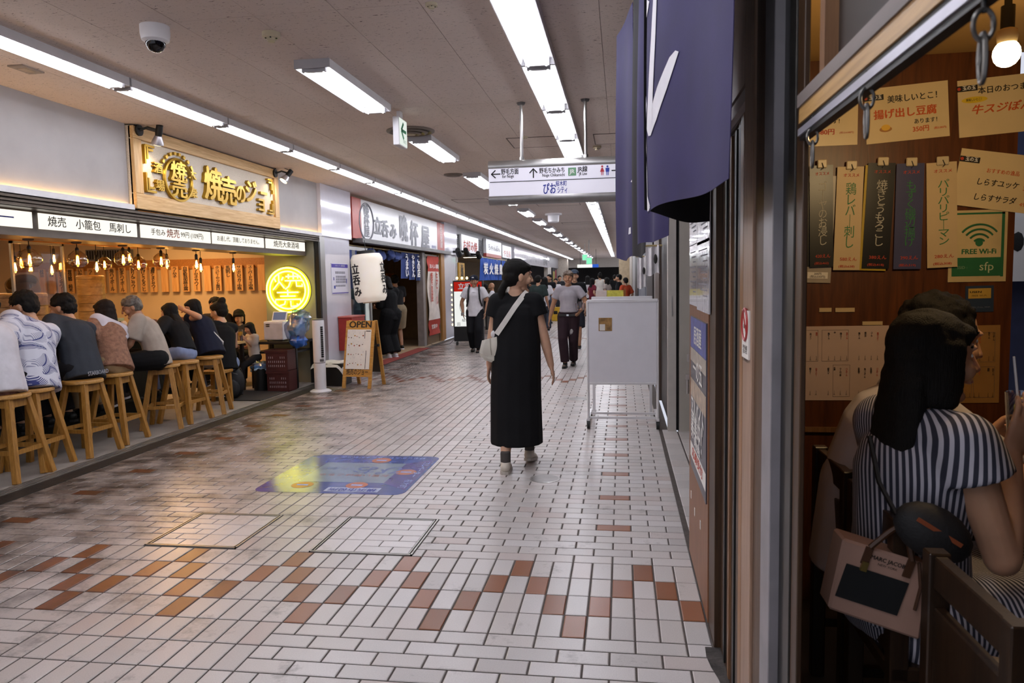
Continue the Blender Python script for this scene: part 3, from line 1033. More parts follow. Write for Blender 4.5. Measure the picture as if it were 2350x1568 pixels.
t = thing('dining_table', 'pale wood table shared by the family behind the bar stools', 'table', (-5.86, 9.8, 0))
MB().box(-.36, -.36, .695, .36, .36, .73).build('table_top', W_OAK, t, bevel=.004)
for sx in (-1, 1):
    for sy in (-1, 1):
        MB().bar((sx * .32, sy * .32, 0), (sx * .32, sy * .32, .695), .045, .045, up=(1, 0, 0)).build('leg', M_DARK, t)
for k, (px, py, m, lab) in enumerate(((543, 778, '#c98a1e', 'beer mug with white foam on the family table'), (568, 776, '#d8a824', 'glass of yellow drink in the sleeveless woman\'s hand'), (577, 778, '#5a2416', 'small glass of dark red drink beside the child'))):
    p = at(px, py, Z=.76)
    p = Vector((max(min(p.x, -5.54), -6.1), max(min(p.y, 10.1), 9.5), .73))
    g = thing('drinking_glass', lab, 'glass', p)
    h = (.15, .17, .10)[k]
    MB().lathe([(.033, 0), (.037, h), (.034, h), (.031, .006)], 16).build('glass', clear('drink_glass', (.95, .95, .95), .15), g, smooth=True)
    MB().lathe([(.030, .006), (.033, h * .8)], 16).build('drink', mat('drink_%d' % k, m, .2, var=.05), g)
    if k == 0:
        MB().lathe([(.033, h * .8), (.034, h * .97)], 16).build('foam', M_WHITE, g)
t = thing('serving_desk', 'black desk in front of the neon wall carrying the white cabinet', 'desk', (-5.12, 10.6, 0))
MB().box(-5.5, 10.3, .66, -4.78, 10.95, .70).build('desk_top', M_BLACK, t, bevel=.004, world=True)
for a in ((-5.5, 10.3, -5.45), (-4.83, 10.3, -4.78), (-5.5, 10.90, -5.45), (-4.83, 10.90, -4.78)):
    MB().box(a[0], a[1], 0, a[2], a[1] + .05, .66).build('leg', M_BLACK, t, world=True)
MB().box(-5.45, 10.32, .52, -4.83, 10.9, .55).build('shelf', M_BLACK, t, world=True)
p = at(627, 776, Y=10.35)
t = thing('white_cabinet', 'white towel-warmer cabinet on the black desk, tablet on top', 'appliance', (p.x, 10.52, .70))
w = .155
MB().box(-w, -.15, .02, w, .16, .30).build('body', M_WHITEP, t, bevel=.008)
MB().box(-w + .008, -.158, .03, w - .008, -.148, .275).build('door', mat('grey_white', '#bdb9bd', .4), t, bevel=.003)
for z in (.225, .255):
    MB().ell((-.085, -.16, z), (.035, .008, .008), 12).build('vent', M_DARK, t)
MB().box(-.11, -.163, .232, -.06, -.157, .248).build('badge', M_STEEL, t)
for sx in (-1, 1):
    MB().cyl((sx * .12, -.1, 0), (sx * .12, -.1, .02), .012, n=8).build('foot', M_BLACK, t)
t2 = thing('order_tablet', 'white tablet standing tilted on the white cabinet', 'tablet', (p.x + .03, 10.5, 1.0))
Mt = Matrix.Rotation(math.radians(-25), 4, 'X')
MB().box(-.115, -.008, 0, .115, .008, .15, Mt).build('case', M_WHITEP, t2, bevel=.003)
MB().box(-.098, -.0095, .014, .098, -.0075, .136, Mt).build('screen', mat('dim_screen', '#5d6a86', .2, emit=.25, ecol='#6a7c9c'), t2)
MB().box(-.05, .0, .0, .05, .07, .012).build('stand', M_WHITEP, t2)
t = thing('plastic_bag', 'full pale blue plastic bag hanging over the desk edge before the neon wall', 'bag', at(682, 752, Y=10.2))
crumple('bag_body', None, None, (0, 0, 0), (.16, .12, .20), M_BLUEBAG, 3, parent=t)
crumple('bag_fold', None, None, (.05, .02, .16), (.17, .10, .10), M_BLUEBAG, 5, parent=t)
crumple('bag_bulge', None, None, (.01, -.01, -.20), (.14, .10, .09), mat('deep_blue_film', '#2a58a8', .3, var=.2), 6, parent=t)
crumple('contents', None, None, (0, .0, -.02), (.12, .08, .15), mat('pale_contents', '#9fb6c4', .6, var=.2), 7, parent=t)


def crate(name, lab, c, sx, sy, h):
    t = thing(name, lab, 'crate', c, 0, 'maroon crates beside the desk')
    th = .012
    MB().box(-sx, -sy, 0, sx, sy, .012).build('bottom', M_CRATE, t)
    for a in ((-sx, -sy, sx, -sy + th), (-sx, sy - th, sx, sy), (-sx, -sy, -sx + th, sy), (sx - th, -sy, sx, sy)):
        MB().box(a[0], a[1], 0, a[2], a[3], h).build('side', M_CRATE, t)
    MB().box(-sx - .012, -sy - .012, h - .035, sx + .012, -sy + .006, h).build('rim', M_CRATE, t)
    hl = MB()
    for r_ in range(3):
        for k in range(9):
            if r_ == 2 and 2 < k < 6:
                continue
            hl.box(-sx * .75 + k * sx * .18, -sy - .003, h * (.2 + .2 * r_), -sx * .75 + k * sx * .18 + .008, -sy, h * (.2 + .2 * r_) + .03)
    stuff(hl.build('ventilation_slots', mat('slot_light', '#9b8f93', .7), t))
    return t


p = at(672, 893, Z=0)
cr = crate('plastic_crate', 'maroon plastic crate on the floor, lower one of two', (-4.92, 10.1, .0), .165, .14, .30)
c2 = dup(cr, (-4.93, 10.105, .302), None, 'maroon plastic crate, upper one of two, under the blue bag')
t = thing('rubbish_bin', 'black bin with a blue liner beside the crates', 'bin', (-5.25, 10.10, 0))
MB().lathe([(.10, 0), (.125, .33), (.115, .33), (.09, .01)], 20).build('tub', M_BLACK, t, smooth=True)
crumple('liner', None, None, (0, 0, .36), (.135, .13, .07), M_BLUEBAG, 11, parent=t)
crumple('rubbish', None, None, (0, 0, .33), (.13, .12, .07), mat('pale_contents', '#9fb6c4'), 12, parent=t)
t = thing('floor_mat', 'dark grey floor mat inside the bar before the desk', 'mat', (-5.1, 9.75, 0))
MB().box(-5.55, 9.15, .0005, -4.78, 10.0, .008).build('pile', mat('charcoal_mat', '#2b2724', .9, var=.2, scale=30), t, world=True)
MB().tube([(-5.55, 9.15, .006), (-4.78, 9.15, .006), (-4.78, 10.0, .006), (-5.55, 10.0, .006)], .006, 6, closed=True).build('edge', M_BLACK, t, world=True)
t = thing('backpack', 'black backpack standing on the bar floor behind the last stool', 'backpack', (-5.27, 9.32, .008), 0.3)
M_BAGB = mat('black_nylon', '#1b1a1c', .7, var=.2, bump=.2)
mb = MB().ell((0, 0, .22), (.17, .11, .23), 18)
for v in mb.b.verts:
    v.co.z = max(v.co.z, .0)
mb.build('main_body', M_BAGB, t, smooth=True)
mb = MB().ell((0, -.09, .15), (.12, .06, .13), 14)
mb.build('front_pocket', M_BAGB, t, smooth=True)
for s in (-1, 1):
    MB().tube([(s * .09, .09, .40), (s * .11, .15, .30), (s * .11, .14, .12), (s * .1, .09, .04)], .018, 8).build('strap', M_BAGB, t, smooth=True)
MB().tube([(-.04, 0, .44), (-.03, 0, .49), (.03, 0, .49), (.04, 0, .44)], .01, 6).build('handle', M_BAGB, t, smooth=True)
MB().tube([(-.10, -.105, .34), (0, -.125, .38), (.10, -.105, .34)], .004, 5).build('zip', M_GREYM, t)
# things on the counter
t = thing('napkin_box', 'white napkin dispenser on the counter before the grey-haired man', 'dispenser', (-6.0, at(283, 735, X=-6.0).y, 1.03))
MB().box(-.06, -.09, 0, .06, .09, .07).build('box', M_WHITEP, t, bevel=.008)
MB().ell((0, 0, .075), (.03, .06, .04), 10).build('napkin', M_PAPER, t, smooth=True)
t = thing('orange_dish', 'orange plate of food on the counter by the grey-haired man', 'plate', (-5.82, at(297, 790, X=-5.82).y, 1.031))
MB().lathe([(.05, 0), (.11, .014), (.112, .018), (.05, .008)], 22).build('plate', mat('orange_glaze', '#d2571f', .25), t, smooth=True)
MB().ell((0, 0, .03), (.07, .06, .035), 12).build('food', mat('fried_food', '#b8501c', .6, var=.3, scale=40), t, smooth=True)

# ---------------------------------------------------------------- column, fan, boards in front
M_GLOSSW = mat('glossy_cladding', '#cfcdd6', 0.12, var=0.02, coat=.4)
c1 = struct(MB().box(-4.95, 11.28, 0, -4.695, 12.40, 2.30).box(-4.95, 11.14, 2.30, -4.66, 12.44, CZ).build('column_left', M_GLOSSW))
t = thing('map_notice', 'shop map notice with a purple head on the glossy white column', 'notice', at(780, 640, X=-4.694))
a, b_ = at(761, 640, X=-4.69).y, at(799, 640, X=-4.69).y
zt, zb = at(780, 605, X=-4.69).z, at(780, 675, X=-4.69).z
MB().box(-4.694, a, zb, -4.688, b_, zt).build('sheet', mat('notice_paper', '#dcdae6', .4, var=.02), t, world=True)
MB().box(-4.688, a + .01, zt - .07, -4.686, b_ - .01, zt - .01).build('head_band', mat('purple_print', '#4a3f9e', .5), t, world=True)
MB().box(-4.688, a + .01, zb + .01, -4.686, b_ - .01, zb + .025).build('foot_band', mat('purple_print', '#4a3f9e', .5), t, world=True)
text('ぴおシティ案内図', .03, M_WINK, t, frame((-4.685, (a + b_) / 2, zt - .04), YR, ZU), width=(b_ - a) * .6)
pr = MB()
W_, H_ = b_ - a, zt - zb
for i in range(6):
    pr.box(-4.688, a + W_ * (.22 + .1 * i), zb + H_ * .66, -4.6865, a + W_ * (.30 + .1 * i), zb + H_ * .74)
    for j in range(3):
        pr.box(-4.688, a + W_ * (.25 + .1 * i), zb + H_ * (.36 + .085 * j), -4.6865, a + W_ * (.33 + .1 * i), zb + H_ * (.43 + .085 * j))
    pr.box(-4.688, a + W_ * (.22 + .1 * i), zb + H_ * .24, -4.6865, a + W_ * (.30 + .1 * i), zb + H_ * .30)
stuff(pr.build('map_blocks', mat('grey_print', '#8d8b96', .6), t, world=True))
mb = MB()
for q in ((.10, .45, .14, .55), (.12, .18, .2, .28), (.86, .35, .9, .5)):
    mb.box(-4.688, a + W_ * q[0], zb + H_ * q[1], -4.6865, a + W_ * q[2], zb + H_ * q[3])
stuff(mb.build('map_marks', M_BLUEINK, t, world=True))

t = thing('tower_fan', 'white tower fan on a round foot beside the glossy column', 'fan', (-4.30, 10.02, 0), math.radians(18))
MB().lathe([(.15, 0), (.152, .012), (.12, .03), (.075, .04)], 32).build('foot', M_WHITEP, t, smooth=True)
MB().lathe([(.080, .035), (.083, .05), (.083, .415)], 28).build('lower_column', M_WHITEP, t, smooth=True)
MB().lathe([(.079, .415), (.079, .425)], 28).build('joint_ring', M_GREYM, t, smooth=True)
MB().lathe([(.085, .425), (.085, 1.01), (.080, 1.03)], 28).build('upper_column', M_WHITEP, t, smooth=True)
MB().lathe([(.078, 1.03), (.078, 1.045), (.06, 1.05)], 28).build('control_top', M_GREYM, t, smooth=True)
for k in range(15):
    MB().box(.014, -.093, .50 + k * .030, .048, -.066, .522 + k * .030, Matrix.Rotation(.25, 4, 'Z')).build('grille_slot', M_DARK, t)
MB().box(-.005, -.091, .44, .05, -.08, .475, Matrix.Rotation(.2, 4, 'Z')).build('badge', M_GREYM, t)

t = thing('cloth_covered_box', 'black box behind the tower fan draped with a pale cloth', 'box', (-4.40, 10.75, 0))
MB().box(-.22, -.20, 0, .22, .20, .34).build('box', M_BLACK, t, bevel=.006)


def drape(u, v):
    x, y = -.26 + .52 * u, -.24 + .42 * v
    z = .352 - .55 * max(0, abs(x) - .2) - .9 * max(0, -.17 - y) + .008 * math.sin(14 * u) * math.sin(11 * v)
    if u > .8 and v < .35:
        z -= .10 * (u - .8) / .2
    return (x, y, z)


MB().sheet(drape, 14, 12, .004).build('cloth', mat('pale_cloth', '#c9c6bf', .85, var=.06), t, smooth=True)

# A-frame board
t = thing('a_frame_board', 'folding bamboo A-frame board reading OPEN with a menu sheet', 'sign board', (-3.84, 10.56, 0), math.radians(-8))
tilt = math.radians(12)
A1 = Matrix.Translation((0, -.24, 0)) @ Matrix.Rotation(-tilt, 4, 'X')
A2 = Matrix.Translation((0, .24, 0)) @ Matrix.Rotation(tilt, 4, 'X')
W_BAM = wood('bamboo_board', '#a8742f', '#c9974c', axis=0, fine=12)
hw, HT = .235, 1.01
for i in range(8):
    z0 = .17 + i * .105
    MB().box(-hw, -.012, z0 + .0012, hw, .012, z0 + .1038, A1).build('board_strip', W_BAM, t)
for sx in (-1, 1):
    MB().box(sx * hw - (.05 if sx > 0 else 0), -.014, 0, sx * hw + (.05 if sx < 0 else 0), .014, .17, A1).build('leg', W_BAM, t)
    MB().box(sx * hw - (.05 if sx > 0 else 0), -.014, 0, sx * hw + (.05 if sx < 0 else 0), .014, HT, A2).build('rear_leg', W_BAM, t)
MB().box(-hw + .05, -.006, .2, hw - .05, .006, .92, A2).build('rear_panel', mat('dark_board', '#3a332b', .6), t)
MB().cyl((hw + .001, 0, .62), (hw + .03, 0, .62), .022, n=14).build('hinge_knob', M_DARK, t)
MB().cyl((hw - .01, -.11, .62), (hw - .01, .11, .62), .006, n=8).build('stay', M_DARK, t)
fr = mw(t) @ A1 @ Matrix.Translation((0, -.0135, 0)) @ Matrix.Rotation(PI / 2, 4, 'X')
text('OPEN', .135, M_INK, t, fr @ Matrix.Translation((0.005, .945, 0)), bold=.035, width=.335, name='open_lettering')
text('焼売のジョー', .10, M_INK, t, fr @ Matrix.Translation((0.0, .235, 0)), bold=.02, width=.36, name='shop_lettering')
MB().box(-.20, -.018, .285, .19, -.013, .875, A1).build('menu_sheet', M_PAPER, t)
pm = [mat('food_print_%d' % i, c_, .6, var=.3, scale=60) for i, c_ in enumerate(('#8a4a2a', '#4a2a20', '#b58a4a', '#a03a30', '#57663a'))]
rnd = random.Random(4)
for k in range(24):
    x = -.17 + .045 * (k % 6) + rnd.uniform(-.008, .008)
    z = (.77, .65, .50, .36)[k // 6] + rnd.uniform(-.02, .02)
    s = rnd.uniform(.005, .014)
    MB().cyl((x, -.018, z), (x, -.0195, z), s, n=8).build('food_picture', pm[k % 5], t).matrix_basis = A1
ml = MB()
for k in range(46):
    x, z = -.19 + .27 * rnd.random(), .30 + .56 * rnd.random()
    ml.box(x, -.0192, z, x + .002, -.018, z + rnd.uniform(.01, .03), A1)
stuff(ml.build('menu_print', mat('grey_print', '#8d8b96'), t))
for q in ((.085, .74, .093, .855), (.12, .29, .128, .56), (.105, .845, .18, .858)):
    MB().box(q[0], -.0192, q[1], q[2], -.018, q[3], A1).build('menu_bar', M_INK, t)

t = thing('red_box', 'red enamel hydrant box on the wall behind the A-frame board', 'box', (-4.60, 12.2, .42))
MB().box(-.088, -.45, 0, .15, .18, .55).build('body', M_RED, t, bevel=.006)
MB().box(-.09, -.46, .55, .155, .19, .575).build('lid', mat('pale_red', '#b8584c', .4), t, bevel=.003)

# ---------------------------------------------------------------- standing bar with the lantern
M_SIGNW = mat('sign_white', '#d9d8da', 0.3, var=.02)
M_SIGNG = mat('sign_grey', '#6b6b74', 0.4, var=.1)
t = thing('standing_bar_sign', 'long white signboard with grey brush characters and red ends', 'sign', (-4.69, 15.9, 2.33))
MB().box(-4.74, 12.95, 2.34, -4.66, 18.55, 3.06).build('board', M_SIGNW, t, world=True)
for a in ((12.5, 12.95), (18.55, 19.3)):
    MB().box(-4.74, a[0], 2.34, -4.655, a[1], 3.06).build('red_end', mat('sign_red', '#a8483c', .4), t, world=True)
MB().box(-4.74, 12.7, 2.27, -4.55, 19.6, 2.345).build('grey_rail', M_GREYM, t, world=True)
oc = at(842, 510, X=-4.65)
for r_ in (1.0, .93):
    MB().tube([(-4.655, oc.y + .40 * r_ * math.cos(2 * PI * i / 40), oc.z + .345 * r_ * math.sin(2 * PI * i / 40)) for i in range(40)], .008, 5, closed=True).build('oval_ring', M_SIGNG, t, world=True)
text('晩杯屋', .18, M_SIGNG, t, frame((-4.652, oc.y, oc.z), YR, ZU), vert=True, bold=.03, height=.56, width=.30)
for ch, x, y, sz, w in (('立', 868, 523, .36, .75), ('呑', 884, 529, .36, .75), ('み', 903, 534, .34, .75), ('晩', 927, 530, .60, 1.0), ('杯', 951, 542, .58, 1.05), ('屋', 977, 549, .56, 1.2)):
    p = at(x, y, X=-4.65)
    text(ch, sz, M_SIGNG, t, frame(p, YR, ZU), bold=.05, width=w * .62)
text('晩杯屋\nWEST', .09, M_BLUEINK, t, frame(at(996, 572, X=-4.65), YR, ZU), width=.4, name='small_lettering')
text('立呑み居酒屋', .06, M_WINK, t, frame((-4.653, 18.95, 2.72), YR, ZU), vert=True, height=.6, width=.28, name='white_lettering')

lp = at(846, 637, Y=12.6)
t = thing('paper_lantern', 'big white paper lantern with black brush characters hanging before the standing bar', 'lantern', lp)
t.rotation_euler = (0, math.radians(-5), 0)
prof = []
for i in range(33):
    v = i / 32
    z = -.43 + .84 * v
    e = min(1, min(v, 1 - v) / .12)
    r_ = .235 + .045 * math.sin(PI * e / 2) + (.0035 if i % 2 else 0)
    prof.append((r_, z))
M_LANT, nt, b = nodes('lantern_paper')
tcn = N(nt, 'ShaderNodeTexCoord')
nn = N(nt, 'ShaderNodeTexNoise', i_Scale=3.0)
nt.links.new(tcn.outputs['Object'], nn.inputs['Vector'])
r_ = ramp(nt, [(0.3, lin('#efe4d2')), (0.7, lin('#f7eee0'))], nn.outputs[0])
nt.links.new(r_.outputs[0], b.inputs['Base Color'])
nt.links.new(r_.outputs[0], b.inputs['Emission Color'])
b.inputs['Emission Strength'].default_value = .22
MB().lathe(prof, 36).build('paper_shade', M_LANT, t, smooth=True)
MB().lathe([(.16, .40), (.16, .47), (.15, .47)], 24).build('top_ring', M_BLACK, t, smooth=True)
MB().lathe([(.15, -.45), (.15, -.42)], 24).build('bottom_ring', mat('cream_ring', '#d6c8ac', .6), t, smooth=True)
MB().cyl((0, 0, .47), (0, 0, 2.30 - lp.z), .006, n=6).build('hanger', M_BLACK, t)
for ang in (-118, -8):
    a = math.radians(ang)
    n_ = Vector((math.cos(a), math.sin(a), 0))
    for ch, z in (('立', .14), ('呑', -.05), ('み', -.25)):
        M = mw(t) @ frame(n_ * .288 + Vector((0, 0, z)), ZU.cross(n_), ZU)
        text(ch, .19, M_INK, t, M, bold=.045, name='brush_character')

# blue shop curtain, some panels bunched up
W_SHOPROD = mat('bamboo_rod', '#9c8a62', .5)
M_BLUEC = mat('navy_cloth', '#2f3f74', .85, var=.15, scale=5)
nr = thing('blue_shop_curtain', 'navy curtain with white writing, half tied up, behind the lantern', 'curtain', (-4.75, 15.0, 2.24))
MB().tube([(-4.78, 12.6, 2.22), (-4.78, 17.4, 2.22)], .014, 8).build('rod', W_SHOPROD, nr, smooth=True, world=True)


def hang(y0, y1, zb, seed, amp=.03, X=-4.78, zt=2.21):
    rnd = random.Random(seed)
    ph = rnd.uniform(0, 6)
    return lambda u, v: (X + amp * math.sin(9 * u + ph) * (1 - v * .7), y0 + (y1 - y0) * u + .05 * (1 - v) * math.sin(ph), zb + (zt - zb) * v)


for y0, y1, zb in ((16.25, 16.72, 1.60), (16.74, 17.2, 1.58), (15.75, 16.23, 1.63), (12.55, 12.98, 1.45), (13.3, 13.7, 1.60)):
    MB().sheet(hang(y0, y1, zb, int(y0 * 10)), 12, 5, .003).build('curtain_panel', M_BLUEC, nr, smooth=True, world=True)
for k, y in enumerate((13.75, 14.35, 14.95, 15.4)):
    crumple('bunched_panel', None, None, Vector((-4.78, y, 2.12 - .03 * (k % 2))) - nr.location, (.08, .22, .10), M_BLUEC, 20 + k, parent=nr)
for y, s in ((16.0, 'うまい'), (16.5, 'やきとん'), (16.95, 'この店')):
    text(s, .12, M_WINK, nr, frame((-4.725, y, 1.9), YR, ZU), vert=True, bold=.05, height=.5, width=.26)

# inside of the standing bar
M_DIMWALL = mat('dim_tan_wall', '#6e5538', .8, var=.1)
struct(MB().box(-9.0, 12.45, -.05, -4.72, 19.3, 0.0).build('floor_standing_bar', mat('beige_floor', '#a38b6c', .5, var=.1)))
struct(MB().box(-9.1, 12.3, 0, -9.0, 19.3, 2.7).build('wall_standing_bar_back', M_DIMWALL))
struct(MB().box(-9.0, 19.2, 0, -4.74, 19.3, 3.1).build('wall_standing_bar_end', M_DIMWALL))
struct(MB().box(-9.0, 12.3, 0, -4.95, 12.42, 3.1).build('wall_standing_bar_side', M_DIMWALL))
struct(MB().box(-9.0, 12.45, 2.55, -4.8, 19.3, 2.65).build('ceiling_standing_bar', mat('tan_ceiling', '#8a6a44', .8)))
t = thing('ceiling_lamp', 'warm ceiling lamp inside the standing bar', 'ceiling light', (-6.4, 15.5, 2.55))
MB().lathe([(.12, 0), (.12, -.03)], 20).build('casing', M_WHITE, t)
MB().lathe([(.11, -.03), (.09, -.06), (.01, -.07)], 20).build('diffuser', glow('warm_diffuser', '#ffcf88', 60.0), t, smooth=True)
struct(MB().box(-6.97, 13.5, 1.75, -6.91, 17.8, 2.55).build('trim_25', mat('brown_lintel', '#4a3018', .7)))
M_OMENU = mat('orange_paper', '#d88a2c', .7, var=.08)
mbz = 0
for k, (px, py, s) in enumerate(((886, 603, '焼豚'), (899, 605, 'だん'), (913, 606, 'くし'), (930, 610, '煮込'), (943, 610, '刺身'))):
    p = at(px, py, X=-6.9)
    t = thing('orange_menu_card', 'orange menu card on the wall behind the navy curtain, %s from the lantern' % ORD[k], 'menu card', p, 0, 'orange menu cards of the standing bar')
    MB().box(-.01, -.24, -.2, .01, .24, .2).build('card', M_OMENU, t)
    text(s, .15, M_INK, t, frame(p + Vector((.014, 0, 0)), YR, ZU), vert=True, bold=.02, height=.3, width=.22)
p = at(897, 636, X=-6.0)
t = thing('orange_placard', 'long orange placard hung beside the dark-clothed customers', 'placard', p)
MB().box(-.01, -.36, -.09, .01, .36, .09).build('board', M_OMENU, t)
text('立呑みコーナー\n1F', .07, M_INK, t, frame(p + Vector((.014, 0, 0)), YR, ZU), width=.55, height=.14)
for s in (-1, 1):
    MB().cyl((0, s * .3, .09), (0, s * .3, 2.55 - p.z), .004, n=5).build('wire', M_BLACK, t)
t = thing('standing_counter', 'dark standing counter inside the lantern bar', 'counter', (-6.3, 17.2, 0))
MB().box(-6.9, 16.95, 1.0, -5.3, 17.7, 1.05).build('counter_top', mat('counter_brown', '#4d3320', .4), t, world=True)
MB().box(-6.8, 17.0, 0, -5.4, 17.65, 1.0).build('counter_base', mat('counter_black', '#241d1a', .5), t, world=True)
t = thing('wall_post_sign', 'pale vertical strip sign inside the standing bar beside the curtain', 'sign', at(940, 660, X=-6.0))
MB().box(-.02, -.14, -.35, .02, .14, .35).build('strip', mat('tan_sign', '#b09060', .6), t)
text('生ビール', .13, M_INK, t, frame(t.location + Vector((.024, 0, 0)), YR, ZU), vert=True, height=.55)

# sliding doors of the standing bar
g1 = MB()
g1.box(-4.80, 12.46, 0, -4.76, 12.52, 2.2).box(-4.80, 13.6, 0, -4.76, 13.68, 2.2).box(-4.80, 12.46, 2.14, -4.76, 13.68, 2.2).box(-4.80, 12.46, 0, -4.76, 13.68, .1)
d1 = struct(g1.build('door_1', M_STEEL))
MB().box(-4.785, 12.52, .1, -4.775, 13.6, 2.14).build('door_glass', clear('door_glass', (.55, .66, .72), .25), d1)
d2 = struct(MB().box(-4.78, 17.45, 0, -4.72, 18.85, 2.22).build('door_2', wood('brown_door', '#5c4326', '#7d5f38', axis=2)))
MB().box(-4.72, 17.45, 0, -4.70, 17.53, 2.22).box(-4.72, 18.72, 0, -4.70, 18.85, 2.22).box(-4.72, 17.53, .28, -4.70, 18.72, .32).build('door_frame', wood('brown_door_rail', '#4e3920', '#6b5130', axis=2), d2)
struct(MB().box(-4.86, 17.20, 0, -4.70, 17.42, 2.25).build('trim_8', mat('grey_jamb', '#7d7470', .5)))
struct(MB().box(-4.90, 18.88, 0, -4.66, 19.25, 2.27).build('trim_9', wood('orange_post', '#8a5c26', '#b07c3a', axis=2)))
bn = thing('hanging_banner', 'tall red and white banner hung on the brown sliding door', 'banner', (-4.70, 18.1, .2))
M_BANR = mat('banner_red', '#b03524', .7)


def ban(z0, z1):
    return lambda u, v: (-4.685 + .02 * math.sin(7 * v + 2 * u), 17.58 + 1.08 * u, z0 + (z1 - z0) * v)


MB().sheet(ban(.60, 1.80), 6, 12, .003).build('white_field', mat('banner_white', '#d8cdc4', .8), bn, smooth=True, world=True)
MB().sheet(ban(1.80, 2.18), 6, 4, .003).build('red_head', M_BANR, bn, smooth=True, world=True)
MB().sheet(ban(.22, .60), 6, 4, .003).build('red_foot', M_BANR, bn, smooth=True, world=True)
text('おいしい酒場', .12, M_WINK, bn, frame((-4.65, 18.12, 1.92), YR, ZU), bold=.03, width=.9, name='white_lettering')
text('生ビール', .2, M_REDINK, bn, frame((-4.65, 18.35, 1.35), YR, ZU), vert=True, bold=.03, height=.8, width=.22, name='red_lettering')
text('焼き鳥盛', .2, M_REDINK, bn, frame((-4.65, 17.85, 1.4), YR, ZU), vert=True, bold=.03, height=.7, width=.22, name='red_lettering')
text('営業中', .12, M_WINK, bn, frame((-4.65, 18.0, .42), YR, ZU), bold=.03, width=.6, name='white_lettering')
t = thing('red_doormat', 'red mat lying on the tiles before the standing bar', 'mat', (-4.4, 15.0, 0))
MB().box(-4.72, 13.3, .0005, -4.44, 16.7, .010).build('pile', mat('red_carpet', '#7d2a20', .9, var=.15, scale=40), t, world=True)
MB().box(-4.44, 13.3, .0005, -4.425, 16.7, .008).build('edge', mat('red_rubber', '#5a1c16', .6), t, world=True)
struct(MB().box(-4.95, 19.3, 0, -4.69, 20.75, 2.28).box(-4.95, 19.3, 2.28, -4.655, 20.8, CZ).build('column_left_far', M_GLOSSW))

# illuminated stand sign with bulbs
t = thing('lit_stand_sign', 'wheeled lit sign with a red head before the far white column', 'sign', (-3.66, 17.5, 0), math.radians(4))
MB().box(-.36, -.10, .10, .36, .10, 1.56).build('cabinet', M_BLACK, t, bevel=.006)
MB().box(-.335, -.108, .46, .335, -.10, 1.30).build('lit_face', glow('stand_face', '#f3f4f0', 1.0), t)
MB().box(-.335, -.108, 1.30, .335, -.10, 1.53).build('red_face', glow('stand_red', '#c5281c', .75), t)
fr = mw(t) @ frame((0, -.1095, 0), XR, ZU)
text('立呑み', .16, M_WINK, t, fr @ Matrix.Translation((0, 1.41, 0)), bold=.04, name='white_lettering')
MB().tube([(.22 * math.cos(2 * PI * i / 30) + .02, -.110, .95 + .27 * math.sin(2 * PI * i / 30)) for i in range(30)], .006, 5, closed=True).build('oval_ring', M_INK, t)
text('晩杯屋', .14, M_INK, t, fr @ Matrix.Translation((.02, .95, 0)), vert=True, bold=.03)
text('桜木町店', .08, M_INK, t, fr @ Matrix.Translation((0, .60, 0)))
text('田', .09, M_INK, t, fr @ Matrix.Translation((-.24, .51, 0)), name='mark')
for s in (-1, 1):
    for u in (-1, 1):
        MB().cyl((s * .30 - .012, u * .08, .045), (s * .30 + .012, u * .08, .045), .045, n=14).build('caster', M_BLACK, t)
M_SB = glow('sign_bulb', '#ffd98a', 6.0)
for k in range(9):
    MB().ell((-.40, -.02, .50 + k * .12), (.022, .022, .026), 8).build('bulb', M_SB, t)
for k in range(4):
    MB().ell((-.27 + k * .12, .0, 1.62), (.03, .03, .035), 8).build('bulb', M_SB, t)
MB().box(-.385, -.05, .45, -.36, .01, 1.60).build('bulb_rail', M_WHITE, t)
MB().tube([(-.36, .08, .16), (-.5, .1, .02), (-.7, 0, .006), (-.95, .1, .006), (-1.05, .6, .006)], .006, 6).build('cable', M_BLACK, t, smooth=True)

# ---------------------------------------------------------------- farther shopfronts on the same side
M_FASC = mat('grey_fascia', '#7d7a7c', .5, var=.06)
fl = struct(MB().box(-4.95, 20.8, 2.36, -4.74, YE, CZ).build('wall_left_far', M_FASC))
struct(MB().box(-9.0, 20.8, 0, -8.8, YE, 3.0).build('wall_left_far_back', mat('izakaya_wall', '#8d7d68', .8, var=.12)))
struct(MB().box(-8.8, 20.8, -.05, -4.62, YE, 0).build('floor_far_shops', mat('far_shop_floor', '#857a6d', .6)))
struct(MB().box(-8.8, 20.8, 2.66, -4.9, YE, 2.75).build('ceiling_far_shops', mat('far_shop_ceiling', '#a08f76', .8)))
struct(MB().box(-8.8, 20.75, 0, -4.7, 20.85, 2.4).build('wall_far_shop_side', mat('izakaya_side', '#7d6d58', .8)))
for k, y in enumerate((23.0, 28.0, 33.0, 39.0, 46.0)):
    t = thing('ceiling_lamp', 'ceiling lamp inside the far shops, %s along the row' % ORD[k], 'ceiling light', (-6.6, y, 2.66), 0, 'ceiling lamps of the far shops')
    MB().box(-.5, -.15, -.05, .5, .15, 0).build('casing', M_WHITE, t)
    MB().box(-.48, -.13, -.06, .48, .13, -.05).build('diffuser', glow('shop_diffuser', '#ffedd0', 6.0), t)
t = thing('signboard_red_script', 'white signboard with red brush script, first past the far white column', 'sign', (-4.68, 22.75, 2.42))
MB().box(-4.72, 21.45, 2.42, -4.66, 24.05, 2.93).build('board', M_SIGNW, t, world=True)
text('お好み焼', .34, M_REDINK, t, frame((-4.655, 22.75, 2.60), YR, ZU), bold=.02, width=2.2)
t = thing('signboard_with_red_band', 'white signboard with a red foot band over the blue curtain', 'sign', (-4.68, 26.85, 2.40))
MB().box(-4.72, 25.25, 2.50, -4.62, 28.5, 3.0).build('board', M_SIGNW, t, world=True)
